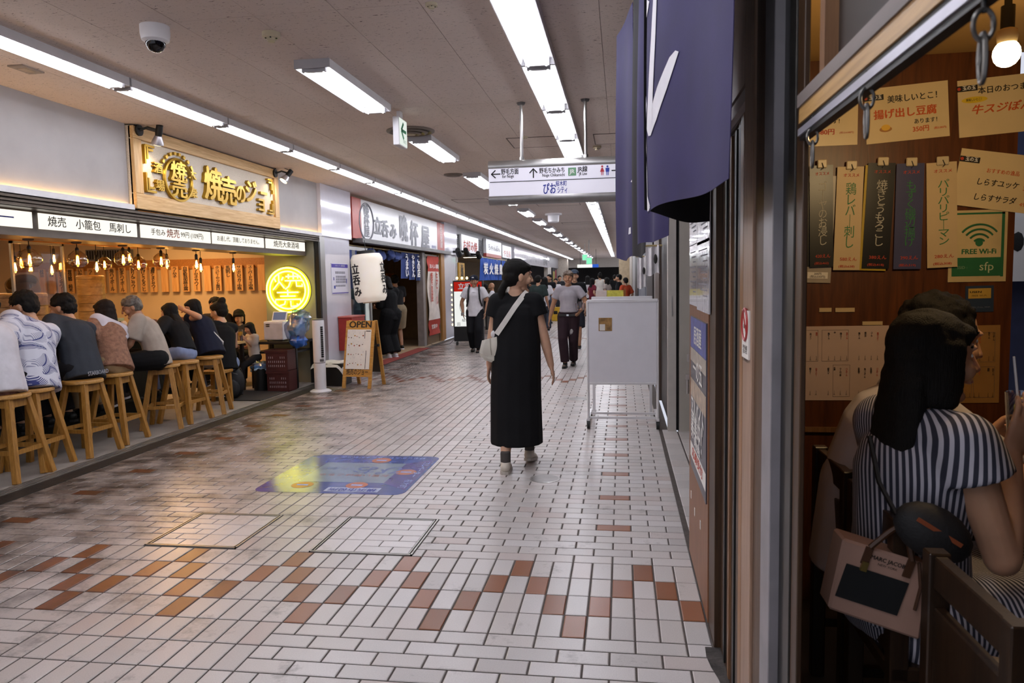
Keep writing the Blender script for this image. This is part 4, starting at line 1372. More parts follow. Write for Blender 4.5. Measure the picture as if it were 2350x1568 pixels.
MB().box(-4.72, 25.25, 2.38, -4.615, 28.5, 2.50).build('red_band', mat('sign_red', '#a8483c'), t, world=True)
text('ちゃんぽん', .26, M_SIGNG, t, frame((-4.612, 26.9, 2.72), YR, ZU), bold=.03, width=2.6)
t = thing('signboard_small_script', 'small white signboard with red script beside the long white sign', 'sign', (-4.68, 30.0, 2.42))
MB().box(-4.72, 28.9, 2.45, -4.64, 31.3, 2.94).build('board', M_SIGNW, t, world=True)
text('やき鳥', .3, M_REDINK, t, frame((-4.635, 30.1, 2.62), YR, ZU), width=1.9)
t = thing('long_white_sign', 'very long glossy white sign at the far end of the shop row', 'sign', (-4.6, 39.5, 2.3))
MB().box(-4.74, 31.9, 2.30, -4.60, 47.5, 3.0).build('board', M_GLOSSW, t, world=True)
text('生鮮食品　惣菜　弁当', .40, M_SIGNG, t, frame((-4.595, 38.0, 2.6), YR, ZU), width=8.5)
text('酒場', .55, M_INK, t, frame((-4.595, 45.0, 2.62), YR, ZU), width=2.6, height=.6)
for y0, y1, n in ((20.9, 21.4, 1), (24.15, 25.15, 2)):
    gl = MB()
    for k in range(9):
        gl.box(-4.735, y0, 2.42 + k * .06, -4.725, y1, 2.44 + k * .06)
    for k in range(int((y1 - y0) / .1)):
        gl.box(-4.735, y0 + k * .1, 2.42, -4.725, y0 + k * .1 + .02, 2.92)
    stuff(gl.build('vent_lattice', mat('lattice_dark', '#45434a', .5), fl))
bc = thing('bright_blue_curtain', 'bright blue shop curtain with white writing behind the walking woman', 'curtain', (-4.6, 27.2, 2.3))
MB().tube([(-4.6, 23.9, 2.33), (-4.6, 30.6, 2.33)], .02, 8).build('rod', W_SHOPROD, bc, smooth=True, world=True)
M_BBLUE = mat('bright_blue_cloth', '#1f4ca0', .8, var=.1)
for k in range(6):
    MB().sheet(hang(24.1 + k * 1.05, 25.12 + k * 1.05, 1.56, k, .05, -4.6, 2.32), 10, 4, .004).build('curtain_panel', M_BBLUE, bc, smooth=True, world=True)
for k, ch in enumerate(('炭', '火', '焼', '鳥', '酒', '場')):
    text(ch, .42, M_WINK, bc, frame((-4.53, 24.65 + k * 1.05, 1.92), YR, ZU), bold=.05, width=.85)
for k, (px, py) in enumerate(((1052, 578), (1070, 577), (1098, 584), (1168, 600))):
    p = at(px, py, X=-4.5)
    t = thing('track_spotlight', 'small black spotlight over the far shopfront, %s along' % ORD[k], 'spotlight', p, 0, 'black spotlights over the far shopfronts')
    MB().box(-.24, -.03, -.03, .0, .03, .03).build('arm', M_BLACK, t)
    MB().cyl((0, -.1, .05), (0, .12, -.08), .07, .09, 12).build('head', M_BLACK, t, smooth=True)
struct(MB().box(-4.95, 20.85, 0, -4.75, 21.3, 2.36).box(-4.95, 30.7, 0, -4.75, 31.6, 2.36).box(-4.95, 47.6, 0, -4.7, 50, 2.36).build('trim_10', mat('pale_jamb', '#a9a39c', .5)))
for (x0, x1, y0, y1, m, s, lab, Y) in ((1038, 1049, 600, 650, M_PAPER, '酒肴', 'white vertical notice on the jamb left of the gold strip sign', 21.0), (1053, 1067, 603, 645, mat('gold_sign', '#b98a2a', .5), '大衆酒場', 'gold vertical strip sign above the man in the cap', 21.6)):
    a, b2 = at(x0, y0, X=-4.70), at(x1, y1, X=-4.70)
    t = thing('vertical_sign', lab, 'sign', (a + b2) / 2)
    MB().box(-4.74, a.y, b2.z, -4.70, b2.y, a.z).build('board', m, t, world=True)
    text(s, .2, M_INK, t, frame(((-4.695), (a.y + b2.y) / 2, (a.z + b2.z) / 2), YR, ZU), vert=True, bold=.03, height=(a.z - b2.z) * .8, width=(b2.y - a.y) * .5)
t = thing('dark_poster_case', 'black poster case with gold and red figures near the far end', 'poster case', (-4.6, 50.8, 1.4))
MB().box(-4.72, 49.9, .3, -4.62, 53.4, 2.3).build('case', M_BLACK, t, world=True)
MB().box(-4.615, 50.2, 1.3, -4.61, 51.6, 2.1).build('gold_print', mat('gold_print', '#8a7a3a', .6), t, world=True)
MB().box(-4.615, 52.0, 1.0, -4.61, 52.8, 2.2).build('red_print', mat('red_print', '#8a2c38', .6), t, world=True)

# ---------------------------------------------------------------- far end of the passage
struct(MB().box(-5.0, YE, 2.42, 1.0, YE + .3, CZ).build('wall_end', mat('end_beam', '#b9b1a8', .7, var=.04)))
struct(MB().box(-9, YE + 7, 0, 5, YE + 7.2, 3.2).build('wall_end_back', mat('dark_far_wall', '#2a2422', .8, var=.3, scale=.8)))
struct(MB().box(-9, YE, -.05, 5, YE + 7, 0).build('floor_end', mat('far_floor', '#8d8078', .4)))
struct(MB().box(-9, YE + .3, 2.9, 5, YE + 7, 3.1).build('ceiling_end', mat('far_ceiling', '#4a423e', .8)))
struct(MB().box(-4.95, 56.0, 0, -4.05, 57.2, CZ).build('column_end_left', mat('end_column', '#b3a89b', .6)))
struct(MB().box(-.15, 43.4, 0, .46, 44.6, CZ).build('column_end_right', mat('end_column_tan', '#b8a68a', .6)))
t = thing('end_light_sign', 'lit white and blue overhead sign at the far end', 'sign', (-1.8, 40, 2.15))
MB().box(-2.35, 39.95, 2.15, -1.55, 40.05, 2.32).build('white_face', glow('end_white', '#f0f6e8', 1.3), t, world=True)
MB().box(-1.55, 39.95, 2.15, -1.22, 40.05, 2.32).build('blue_face', glow('end_blue', '#3a66d0', .9), t, world=True)
for x in (-2.2, -1.35):
    MB().cyl((x, 40, 2.32), (x, 40, CZ), .012, n=6).build('hanger', M_DARK, t, world=True)
M_EXITG = glow('exit_green', '#7fe0b0', 1.3)
for (px, py, Y, lab) in ((1342, 591, 34.0, 'green exit light near the far end, higher one of two'), (1352, 599, 30.0, 'green exit light near the far end, lower one of two')):
    p = at(px, py, Y=Y)
    t = thing('exit_light', lab, 'exit sign', p)
    MB().box(-.12, -.03, -.14, .12, .03, .14).build('case', M_WHITE, t)
    MB().box(-.105, -.034, -.12, .105, -.03, .12).build('lit_face', M_EXITG, t)
    MB().cyl((0, 0, .14), (0, 0, CZ - p.z), .015, n=6).build('hanger', M_GREYM, t)


# ---------------------------------------------------------------- frontage on the near side: tavern door, window, posts
XF = 0.37
YN = Vector((0, -1, 0))
W_DOOR = wood('brown_door_leaf', '#6e4326', '#8d5c39', axis=2, fine=14)
W_DARKW = wood('dark_door_wood', '#2e1d10', '#493018', axis=2, fine=26)
W_MIDW = wood('mid_brown_wood', '#6b4a30', '#8a6444', axis=2, fine=26)
W_TRANS = wood('pinkish_panel', '#8b7468', '#a88f84', axis=2, fine=10)
d3 = struct(MB().box(XF, 3.265, .012, XF + .035, 4.165, 2.06).build('door_3', W_DOOR))
MB().box(XF - .02, 4.165, .98, XF + .03, 4.185, 1.01).cyl((XF - .01, 4.175, .9), (XF - .01, 4.175, .99), .006, n=8).build('lock_hasp', M_STEEL, d3)
MB().box(XF - .012, 4.168, 1.08, XF + .012, 4.19, 1.12).build('latch', M_STEEL, d3)
wr = struct(MB().box(XF + .03, -3, 2.55, .95, 4.17, CZ).box(.80, 4.17, 0, .95, 7.5, CZ).box(XF + .035, -3, 1.95, .46, 1.62, 2.55).build('wall_right', mat('dark_brown_fascia', '#2c1f17', .6, var=.15)))
# posts of the frontage, nearest last
fx = []
for nm, a, m in (('trim_11', (XF + .004, 3.06, 0, XF + .05, 3.26, 2.06), W_DARKW), ('trim_12', (XF + .03, 2.60, 0, XF + .07, 3.05, 2.06), W_DARKW),
                 ('trim_13', (XF + .012, 2.44, 0, XF + .06, 2.50, 2.06), mat('amber_lit_edge', '#8a5a1e', .35, var=.1)), ('trim_14', (XF + .02, 2.50, 0, XF + .07, 2.60, 2.06), W_DARKW),  # amber colour painted in place of light along a glass edge
                 ('trim_15', (XF - .004, 2.175, 0, XF + .06, 2.325, 2.62), wood('pale_brown_post', '#8a6c58', '#a88a76', axis=2, fine=26)), ('trim_16', (XF + .012, 2.325, 0, XF + .05, 2.44, 2.06), W_MIDW),
                 ('trim_17', (XF + .004, 2.015, 0, XF + .06, 2.175, 2.62), wood('umber_wood', '#402c1c', '#5e442e', axis=2, fine=26)), ('trim_18', (XF - .004, 1.895, 0, XF + .05, 2.012, 2.62), M_STEEL if 0 else mat('worn_steel', '#8d898d', .4, .25, var=.3, scale=4)),
                 ('trim_19', (XF + .02, 1.775, 0, XF + .03, 1.895, 2.62), M_BLACK), ('trim_20', (XF + .006, 1.715, 0, XF + .022, 1.775, 2.62), mat('black_steel', '#35322f', .4, .5, var=.3)),
                 ('trim_21', (XF + .01, 1.655, 0, XF + .022, 1.715, 2.62), W_DARKW)):
    fx.append(struct(MB().box(*a).build(nm, m, bevel=.002)))
for z in (0, 1, 2):
    MB().box(XF + .022, 2.66 + .12 * z, .02, XF + .03, 2.69 + .12 * z, 2.05).build('panel_groove', W_MIDW if z == 1 else M_BLACK, fx[1])
# transom above the door
tr2 = struct(MB().box(XF + .02, 2.325, 2.06, XF + .05, 4.165, 2.55).build('trim_22', W_DARKW))
MB().box(XF + .008, 2.40, 2.14, XF + .02, 4.10, 2.46).build('transom_panel', W_TRANS, tr2)
MB().box(XF - .002, 2.325, 2.07, XF + .02, 4.165, 2.11).build('transom_rail', mat('pale_rail', '#a79c9c', .4, var=.1), tr2)
# window opening: layered head piece running towards the viewer, batten above
hd = struct(MB().box(XF - .004, -1.5, 1.898, XF + .02, 1.655, 1.924).build('window_1', mat('weathered_plank', '#756a66', .6, var=.25, scale=5, stretch=(3, .5, 3))))
MB().box(XF + .0, -1.5, 1.866, XF + .02, 1.655, 1.898).build('wood_rail', wood('light_rail', '#9a7742', '#c49a60', axis=1, fine=20), hd)
MB().box(XF + .004, -1.5, 1.854, XF + .02, 1.655, 1.866).build('black_channel', M_BLACK, hd)
MB().box(XF - .002, -1.5, 1.840, XF + .02, 1.655, 1.854).build('metal_strip', mat('pale_alloy', '#b9b7c2', .3, .5, var=.08), hd)
MB().box(XF + .002, -1.5, 1.831, XF + .02, 1.655, 1.840).build('lower_channel', M_BLACK, hd)
MB().box(XF + .01, 1.50, 1.924, XF + .035, 1.535, 2.55).build('batten', W_MIDW, hd)
struct(MB().box(.46, -1.5, 2.42, 3.6, 3.30, 2.50).build('ceiling_tavern', mat('ochre_ceiling', '#b8935a', .8, var=.08, scale=2)))
W_PANEL = wood('tavern_panel', '#43230f', '#68391a', axis=2, fine=16, scale=2.5, rough=.4)
tw = struct(MB().box(.46, 3.25, 0, 1.56, 3.33, 2.42).build('wall_tavern', W_PANEL))
MB().box(.46, 3.235, .885, 1.56, 3.25, .905).build('dado_rail', W_MIDW, tw)
struct(MB().box(.44, 3.07, 0, .47, 3.25, 2.5).build('wall_tavern_return', W_DARKW))
struct(MB().box(1.4, 5.0, 0, 3.6, 5.1, 2.5).build('wall_tavern_back', mat('navy_hanging', '#2b2e4a', .8, var=.2)))
struct(MB().box(3.6, -1.5, 0, 3.7, 5.1, 2.5).build('wall_tavern_far', mat('dark_panel', '#2e2018', .7, var=.2)))
struct(MB().box(.46, -1.6, 0, 3.6, -1.5, 2.5).build('wall_tavern_near', mat('dark_panel', '#2e2018')))
t = thing('white_wall_print', 'white print with black shapes on the wall beyond the free wi-fi notice', 'print', at(2335, 570, Y=4.9))
MB().box(-.20, 0, -.20, .3, .02, .25).build('sheet', M_PAPER, t)
for k in range(3):
    MB().ell((-.12 + .12 * k, -.002, -.05 + .09 * (k % 2)), (.035, .004, .06), 10).build('black_shape', M_INK, t)


def hook(py, px, lab):
    p = at(px, py, X=XF + .005)
    t = thing('chain_hook', lab, 'hook', p, 0, 'chain hooks under the window head')
    for k in range(2):
        r_ = (.010, .007)[k]
        h = (.016, .026)[k]
        c = Vector((0, 0, -.012 - k * .034))
        ax = (XR, YR)[k]
        pts = [c + ax * (r_ * math.cos(a)) + ZU * (h * math.sin(a)) for a in [2 * PI * i / 18 for i in range(18)]]
        MB().tube(pts, .0028, 6, closed=True).build('link', mat('tarnished_steel', '#6d6a66', .35, .8), t, smooth=True)
    MB().cyl((0, 0, 0), (0, 0, .03), .0025, n=6).build('eye', M_DARK, t)


hook(30, 2258, 'chain hook under the window head, nearest to the glowing bulb')
hook(208, 1990, 'chain hook under the window head, over the fried tofu poster')
hook(300, 1865, 'chain hook under the window head, at its lower end')
# LED bulb on its ceiling rail
lp = at(2310, 122, Y=2.25)
t = thing('led_bulb', 'glowing white bulb on a ceiling rail over the menu posters', 'light bulb', lp)
MB().lathe([(.001, -.037), (.012, -.035), (.022, -.029), (.030, -.018), (.0335, -.004), (.032, .010), (.027, .020), (.022, .026)], 32).build('bulb', glow('led_globe', '#ffe9b8', LEDB), t, smooth=True)
MB().lathe([(.023, .026), (.026, .045), (.024, .06), (.016, .065)], 18).build('base', mat('tan_plastic', '#b59b70', .5), t, smooth=True)
MB().lathe([(.017, .062), (.017, .125)], 14).build('socket', M_BLACK, t, smooth=True)
MB().box(-.02, -1.2, 2.42 - lp.z - .03, .02, .7, 2.42 - lp.z).build('rail', mat('cream_rail', '#b39a6c', .5), t)
MB().cyl((0, 0, .12), (0, 0, 2.42 - lp.z - .02), .01, n=8).build('stem', M_BLACK, t)
li = bpy.data.lights.new('led_lamp', 'POINT')
li.energy, li.color, li.shadow_soft_size = 13.0, (1, .68, .33), .04
lo = bpy.data.objects.new('led_lamp', li)
COL.objects.link(lo)
lo.parent = t
lo.location = (0, -.01, -.075)

# notices on the door leaf
def notice(x0, y0, x1, y1, name, lab, cat, m=M_PAPER, grp=None):
    """upright sheet on the frontage plane between two picture corners"""
    a, b_ = at(x0, y0, X=XF - .003), at(x1, y1, X=XF - .003)
    ya, yb = max(a.y, b_.y), min(a.y, b_.y)
    t = thing(name, lab, cat, (XF, (ya + yb) / 2, b_.z), 0, grp)
    MB().box(XF - .006, yb, b_.z, XF - .0005, ya, a.z).build('sheet', m, t, world=True)
    return t, ya, yb, a.z, b_.z


M_LAM = mat('laminated_paper', '#cfccce', .12, var=.06, scale=14, coat=.5, bump=.15, bscale=12)
for k, (q, lab) in enumerate((((1584, 440, 1601, 559), 'upper laminated notice on the brown door, far edge'), ((1602, 430, 1630, 552), 'upper laminated notice on the brown door, near edge'),
                              ((1584, 565, 1600, 704), 'lower laminated notice on the brown door, far edge'), ((1601, 558, 1629, 722), 'lower laminated notice on the brown door, near edge'))):
    t, ya, yb, zt, zb = notice(*q, 'laminated_notice', lab, 'notice', M_LAM, 'laminated notices on the brown door')
    pr = MB()
    for i in range(9):
        z = zt - (zt - zb) * (.14 + .08 * i)
        pr.box(XF - .0075, yb + (ya - yb) * .15, z, XF - .006, ya - (ya - yb) * (.15 + .2 * ((i * 7) % 3)), z + .006)
    stuff(pr.build('print_lines', mat('grey_print', '#8d8b96'), t, world=True))
t, ya, yb, zt, zb = notice(1587, 724, 1621, 1158, 'help_wanted_poster', 'tall help-wanted poster in blue and grey on the brown door', 'poster', mat('poster_grey', '#4a4850', .35, var=.25, scale=8))
H_, W_ = zt - zb, ya - yb
for (a, b_, m) in ((.0, .20, mat('poster_blue', '#4a55a0', .35, var=.35, scale=14)), (.20, .29, mat('poster_cream', '#b0a596', .35, var=.25, scale=20)), (.40, .52, mat('poster_tan', '#a8937a', .35, var=.35, scale=24)), (.83, .93, M_PAPER)):
    MB().box(XF - .0075, yb + .005, zt - H_ * b_, XF - .006, ya - .005, zt - H_ * a - .004).build('print_band', m, t, world=True)
for s, z, sz, w, m in (('居酒屋', .12, .10, .5, M_WINK), ('一の五', .33, .12, .6, M_WINK), ('アルバイト', .60, .14, .86, M_WINK), ('募集中！', .71, .16, .86, M_WINK), ('時給', .79, .05, .4, M_WINK), ('070-0000', .88, .06, .7, M_REDINK)):
    if '070' in s:
        s = '応募受付'
    text(s, sz, m, t, frame((XF - .0085, (ya + yb) / 2, zt - H_ * z), YN, ZU), bold=.03, width=W_ * w)
for k, (x, y) in enumerate(((1586, 1135), (1594, 1175), (1607, 1205))):
    p = at(x, y, X=XF - .002)
    tag(MB().box(XF - .003, p.y - .012, p.z - .02, XF - .0005, p.y + .012, p.z + .02).build('tape_scrap', M_PAPER), 'white scrap of tape on the brown door below the poster, %s from the far edge' % ORD[k], 'tape', 'tape scraps on the brown door')
a, b_ = at(1713, 712, X=XF - .006), at(1727, 832, X=XF - .006)
t = thing('no_smoking_sign', 'no smoking sign on the brown post between door and window', 'sign', (XF - .005, (a.y + b_.y) / 2, b_.z))
ya, yb = 2.315, 2.20
MB().box(XF - .009, yb, b_.z, XF - .004, ya, a.z).build('plate', M_PAPER, t, world=True)
cz = a.z - (a.z - b_.z) * .30
cyy = (ya + yb) / 2
MB().tube([(XF - .0095, cyy + .046 * math.cos(2 * PI * i / 30), cz + .046 * math.sin(2 * PI * i / 30)) for i in range(30)], .005, 5, closed=True).build('red_ring', mat('prohibition_red', '#a32a2a', .4), t, world=True)
MB().bar((XF - .0095, cyy + .033, cz + .033), (XF - .0095, cyy - .033, cz - .033), .008, .003, up=(1, 0, 0)).build('red_slash', mat('prohibition_red', '#a32a2a'), t, world=True)
MB().box(XF - .0095, cyy - .03, cz - .012, XF - .009, cyy + .025, cz).build('cigarette', M_INK, t, world=True)
text('禁煙', .028, M_INK, t, frame((XF - .0095, cyy, cz - .075), YN, ZU), width=.08)
text('NO SMOKING', .014, M_INK, t, frame((XF - .0095, cyy, cz - .105), YN, ZU), bold=.02, width=.09)

# ---------------------------------------------------------------- purple shop curtain of the tavern
M_PURP = mat('purple_cloth', '#221a4c', .85, var=.12, scale=6, bump=.04, bscale=260)
M_LINING = mat('black_lining', '#17141a', .9, var=.2)
M_CLOTHW = mat('white_dye', '#d6d3d8', .85, var=.04)
pc = thing('purple_shop_curtain', 'purple curtain with big white characters hanging over the tavern door', 'curtain', (.22, 2.6, 2.88))
MB().tube([(.24, 1.2, 2.90), (.10, 4.5, 2.90)], .015, 10).build('rod', M_DARK, pc, smooth=True, world=True)
for y in (1.5, 4.3):
    MB().box(.10, y - .01, 2.89, XF + .03, y + .01, 2.92).build('bracket', M_DARK, pc, world=True)


class Panel:
    def __init__(s, A, B, zA, zB, amp, fold, seed, lean=0.0):
        s.A, s.B, s.zA, s.zB, s.amp, s.fold, s.lean = Vector((*A, 0)), Vector((*B, 0)), zA, zB, amp, fold, lean
        s.ph = seed * 1.7
        s.d = s.B - s.A
        s.n = Vector((-s.d.y, s.d.x, 0)).normalized()
        if s.n.x > 0:
            s.n = -s.n

    def pt(s, u, v, off=0.0):
        zb = s.zA + (s.zB - s.zA) * u + .012 * math.sin(5 * u + s.ph)
        z = zb + (2.90 - zb) * v
        w = s.amp * (1 - v * .75) * math.sin(s.fold * u + s.ph) + s.amp * .4 * math.sin(4 * v + 3 * u) + s.lean * (1 - v)
        p = s.A + s.d * u + s.n * (w + off)
        return Vector((p.x, p.y, z))

    def uv(s, x, y):
        dr = _fw + R2 * ((x - 1175) / FPX) - U2 * ((y - 784) / FPX)
        t_ = (s.A - CAM).dot(s.n) / dr.dot(s.n)
        q = CAM + dr * t_
        u = (q - s.A).dot(s.d) / s.d.length_squared
        zb = s.zA + (s.zB - s.zA) * u
        return u, (q.z - zb) / (2.90 - zb)

    def cloth(s, nm, m):
        return MB().sheet(lambda u, v: s.pt(u, v), 26, 12, .002).build(nm, m, pc, smooth=True, world=True)

    def stroke(s, pts):
        """brush stroke: (pixel x, pixel y, pixel half width) along a centre line, laid on the cloth"""
        L, R = [], []
        P = []
        for (x0, y0, w0), (x1, y1, w1) in zip(pts, pts[1:]):
            for k in range(5):
                f = k / 5
                P.append((x0 + (x1 - x0) * f, y0 + (y1 - y0) * f, w0 + (w1 - w0) * f))
        P.append(pts[-1])
        mb = MB()
        for i, (x, y, w) in enumerate(P):
            a, b2 = P[max(i - 1, 0)], P[min(i + 1, len(P) - 1)]
            dx, dy = b2[0] - a[0], b2[1] - a[1]
            l = math.hypot(dx, dy)
            nx, ny = -dy / l, dx / l
            for sgn, lst in ((1, L), (-1, R)):
                u, v = s.uv(x + sgn * nx * w, y + sgn * ny * w)
                u = min(max(u, .004), .996)
                lst.append(mb.b.verts.new(s.pt(u, v, .0045)))
        for i in range(len(P) - 1):
            mb.b.faces.new((L[i], L[i + 1], R[i + 1], R[i]))
        mb.build('white_stroke', M_CLOTHW, pc, world=True)


pa = Panel((.100, 2.62), (.252, 1.72), 1.765, 1.775, .014, 7, .3)
pa.cloth('curtain_panel', M_PURP)
for st in ([(1513, 0, 4), (1511, 90, 5), (1507, 200, 6), (1503, 300, 8), (1504, 317, 3)], [(1556, 120, 3), (1549, 138, 6), (1530, 210, 9), (1512, 280, 9), (1504, 316, 4)],
           [(1497, 4, 3), (1490, 14, 8), (1482, 60, 6), (1476, 90, 2)], [(1475, 132, 5), (1479, 180, 7), (1484, 215, 6), (1480, 233, 3)], [(1486, 242, 9), (1484, 290, 8), (1480, 320, 4)],
           [(1486, 320, 7), (1486, 350, 8), (1490, 368, 3)], [(1487, 372, 6), (1488, 410, 7), (1490, 455, 5), (1496, 482, 9), (1502, 486, 4)]):
    pa.stroke(st)
pb = Panel((.085, 2.64), (.325, 2.80), 1.775, 1.745, .010, 6, 1.1)
pb.cloth('lining_panel', M_LINING)
pcn = Panel((.085, 3.35), (.17, 2.85), 1.685, 1.71, .014, 9, .6)
pcn.cloth('curtain_panel', M_PURP)
pd = Panel((.075, 3.42), (.125, 3.05), 1.68, 1.69, .01, 6, 2.0)
pe = Panel((.066, 3.75), (.115, 3.40), 1.645, 1.66, .010, 7, .9)
pe.cloth('lining_panel', M_LINING)
pf = Panel((-.02, 4.30), (.068, 3.80), 1.66, 1.65, .012, 6, 1.5)
pf.cloth('curtain_panel', M_PURP)
for st in ([(1466, 257, 2), (1466, 285, 3)], [(1458, 412, 2), (1455, 421, 3)], [(1452, 525, 2), (1452, 540, 2.5)]):
    pf.stroke(st)

# ---------------------------------------------------------------- the near side farther along
M_BEIGEP = mat('beige_pillar', '#a9a399', .6, var=.08, scale=3)
struct(MB().box(.565, 7.5, 0, .95, 8.2, CZ).build('column_right', M_BEIGEP))
struct(MB().box(.455, 7.5, 0, .535, 7.62, CZ).build('trim_23', mat('pale_frame', '#b5afa8', .5, var=.06)))
struct(MB().box(.535, 7.56, 0, .565, 7.7, CZ).build('trim_24', M_DARK))
MB().box(.49, 7.494, 1.17, .50, 7.50, 1.36).build('strike_plate', M_STEEL, bpy.data.objects['trim_23'])
SEG = [(7.62, 9.4, '#1f1a18'), (9.4, 10.5, '#4a3a30'), (10.5, 11.4, '#a9a5a2'), (11.4, 14.0, '#2a2220'), (14.0, 15.0, '#b0aca8'), (15.0, 18.4, '#6c7078'), (18.4, 22.0, '#5a6068'), (22.0, 26.0, '#33302f'), (26.0, 34.0, '#8d8a88'), (34.0, 43.4, '#a39a8c')]
for k, (a, b_, c) in enumerate(SEG):
    struct(MB().box(.46 + (.03 if k % 2 == 0 else 0), a, 0, .80, b_, CZ).build('wall_right_%d' % (k + 2), mat('right_wall_%d' % k, c, .5, var=.08, scale=3, stretch=(1, 1, .3))))
for k, (px, py0, py1, w, lab) in enumerate(((1473, 590, 661, .13, 'white noren cloth with a dark mark hung at the shop beyond the whiteboard, farther one'), (1498, 566, 630, .16, 'pleated white noren cloth hung at the shop beyond the whiteboard, nearer one'))):
    Yk = (12.0, 9.0)[k]
    a, b_ = at(px, py0, Y=Yk), at(px, py1, Y=Yk)
    t = thing('white_cloth', lab, 'cloth', (a.x, Yk, a.z), 0)
    hh = a.z - b_.z
    MB().sheet(lambda u, v: (-w / 2 + w * u, .03 * math.sin(12 * u), -hh * v - .02 * math.sin(6 * u)), 14, 8, .004).build('cloth', mat('white_cotton', '#d8d5d8', .85), t, smooth=True)
    MB().ell((.03, -.04, -hh * .45), (.022, .01, .06), 8).build('dark_mark', M_INK, t)
    MB().tube([(-w / 2 - .03, 0, .01), (.46 - a.x + .02, 0, .01)], .012, 6).build('rod', W_SHOPROD, t)

# ---------------------------------------------------------------- whiteboard on wheels, flyer stand behind it
t = thing('whiteboard', 'white board on a wheeled stand standing in the passage', 'whiteboard', (0.0, 7.58, 0))
M_WB = mat('whiteboard_face', '#e2e0e6', .3, var=.02)
xa, xb, zb, zt = -.335, .345, .475, 1.325
MB().box(xa, -.012, zb, xb, .012, zt).build('board', M_WB, t)
for a in ((xa - .015, zt - .02, xb + .015, zt + .012), (xa - .0, zb - .012, xb, zb + .012)):
    MB().box(a[0], -.018, a[1], a[2], .018, a[3]).build('frame_rail', M_WHITEP, t, bevel=.004)
for sx, x in ((-1, xa), (1, xb)):
    MB().cyl((x + sx * .012, 0, .10), (x + sx * .012, 0, zt), .013, n=10).build('upright', M_WHITEP, t, smooth=True)
    MB().bar((x + sx * .012, -.03, .10), (x + sx * .012, .56, .10), .03, .025).build('foot', M_WHITEP, t)
    for y in (-.015, .545):
        MB().cyl((x + sx * .012 - .015, y, .045), (x + sx * .012 + .015, y, .045), .042, n=16).build('wheel', M_BLACK, t, smooth=True)
        MB().box(x + sx * .012 - .018, y - .012, .05, x + sx * .012 + .018, y + .012, .10).build('fork', M_BLACK, t)
for y in (.02, .27):
    MB().bar((xa, y, .115), (xb, y, .115), .022, .022).build('cross_bar', M_WHITEP, t)
MB().box(-.235, -.0155, 1.015, -.10, -.012, 1.15).build('food_sticker', mat('food_photo', '#9a7440', .5, var=.5, scale=22), t, label='square food picture sticker')
MB().box(-.225, -.017, 1.02, -.17, -.0155, 1.085).build('sticker_label', M_PAPER, t)
t = thing('flyer_stand', 'white flyer stand close behind the whiteboard', 'stand', (0, 8.42, 0))
MB().box(-.34, -.02, .95, .34, .02, 1.345).build('panel', M_WHITEP, t, bevel=.004)
for x in (-.32, .32):
    MB().box(x - .015, -.015, 0, x + .015, .015, .95).build('leg', M_WHITEP, t)
    MB().box(x - .015, -.2, 0, x + .015, .2, .03).build('foot', M_WHITEP, t)
for x0, x1, z1, m, nm, lab in ((-.29, -.17, 1.415, mat('pink_card', '#d0c0b8', .6), 'leaflet', 'pinkish leaflets standing on the flyer stand'), (-.165, .02, 1.415, mat('yellow_card', '#c9c04a', .5, var=.25, scale=25), 'leaflet', 'yellow food leaflet standing on the flyer stand'), (.025, .045, 1.43, mat('amber_stick', '#8a5a1c', .4), 'marker', 'brown marker standing upright on the flyer stand')):
    q = MB().box(x0, 8.405, 1.345, x1, 8.435, z1).build(nm, m)
    tag(q, lab, nm)

# ---------------------------------------------------------------- hanging direction sign
YS = 6.65
a, b_ = at(1123, 383, Y=YS), at(1431, 451, Y=YS)
x0, x1, zt, zb = a.x, b_.x, at(1276, 376, Y=YS).z, at(1276, 456, Y=YS).z
t = hs = thing('direction_sign', 'white overhead direction sign hung on two steel posts', 'sign', ((x0 + x1) / 2, YS, zb))
MB().box(x0, YS - .045, zb + .03, x1, YS + .045, zt - .02).build('panel', mat('sign_face', '#dedbe6', .3, var=.01, emit=.30, ecol='#dedbe6'), t, world=True)  # slight emission added to brighten an unlit sign face
MB().tube([(x0 - .004, YS, zt - .005), (x1 + .004, YS, zt - .005)], .052, 14).build('top_cap', M_STEEL, t, smooth=True, world=True)
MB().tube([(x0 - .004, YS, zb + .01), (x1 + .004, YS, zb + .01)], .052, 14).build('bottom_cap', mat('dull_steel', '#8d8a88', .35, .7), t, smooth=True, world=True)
for x in (-.876, -.307):
    MB().cyl((x, YS, zt), (x, YS, CZ), .014, n=12).build('post', M_STEEL, t, smooth=True, world=True)
    MB().lathe([(.03, CZ - .02), (.04, CZ - .001)], 16, (x, YS, 0)).build('flange', M_GREYM, t, world=True)
    MB().cyl((x, YS, zt + .02), (x, YS, zt + .07), .022, n=12).build('collar', M_STEEL, t, world=True)
ys = YS - .0465


def on_sign(x, y):
    p = at(x, y, Y=ys)
    return frame(p, XR, ZU)


MB().box(x0 + .01, ys - .001, at(1276, 413, Y=ys).z - .003, x1 - .01, ys + .001, at(1276, 413, Y=ys).z + .003).build('divider', M_INK, t, world=True)


def arrow(px, py, ang, nm='arrow'):
    M = on_sign(px, py) @ Matrix.Rotation(ang, 4, 'Z')
    mb = MB()
    mb.box(-.04, -.005, -.001, .038, .005, .001, M)
    for s in (-1, 1):
        mb.box(-.05, -.005, -.001, .002, .005, .001, M @ Matrix.Translation((.04, 0, 0)) @ Matrix.Rotation(s * .75, 4, 'Z'))
    mb.build(nm, M_INK, t, world=True)


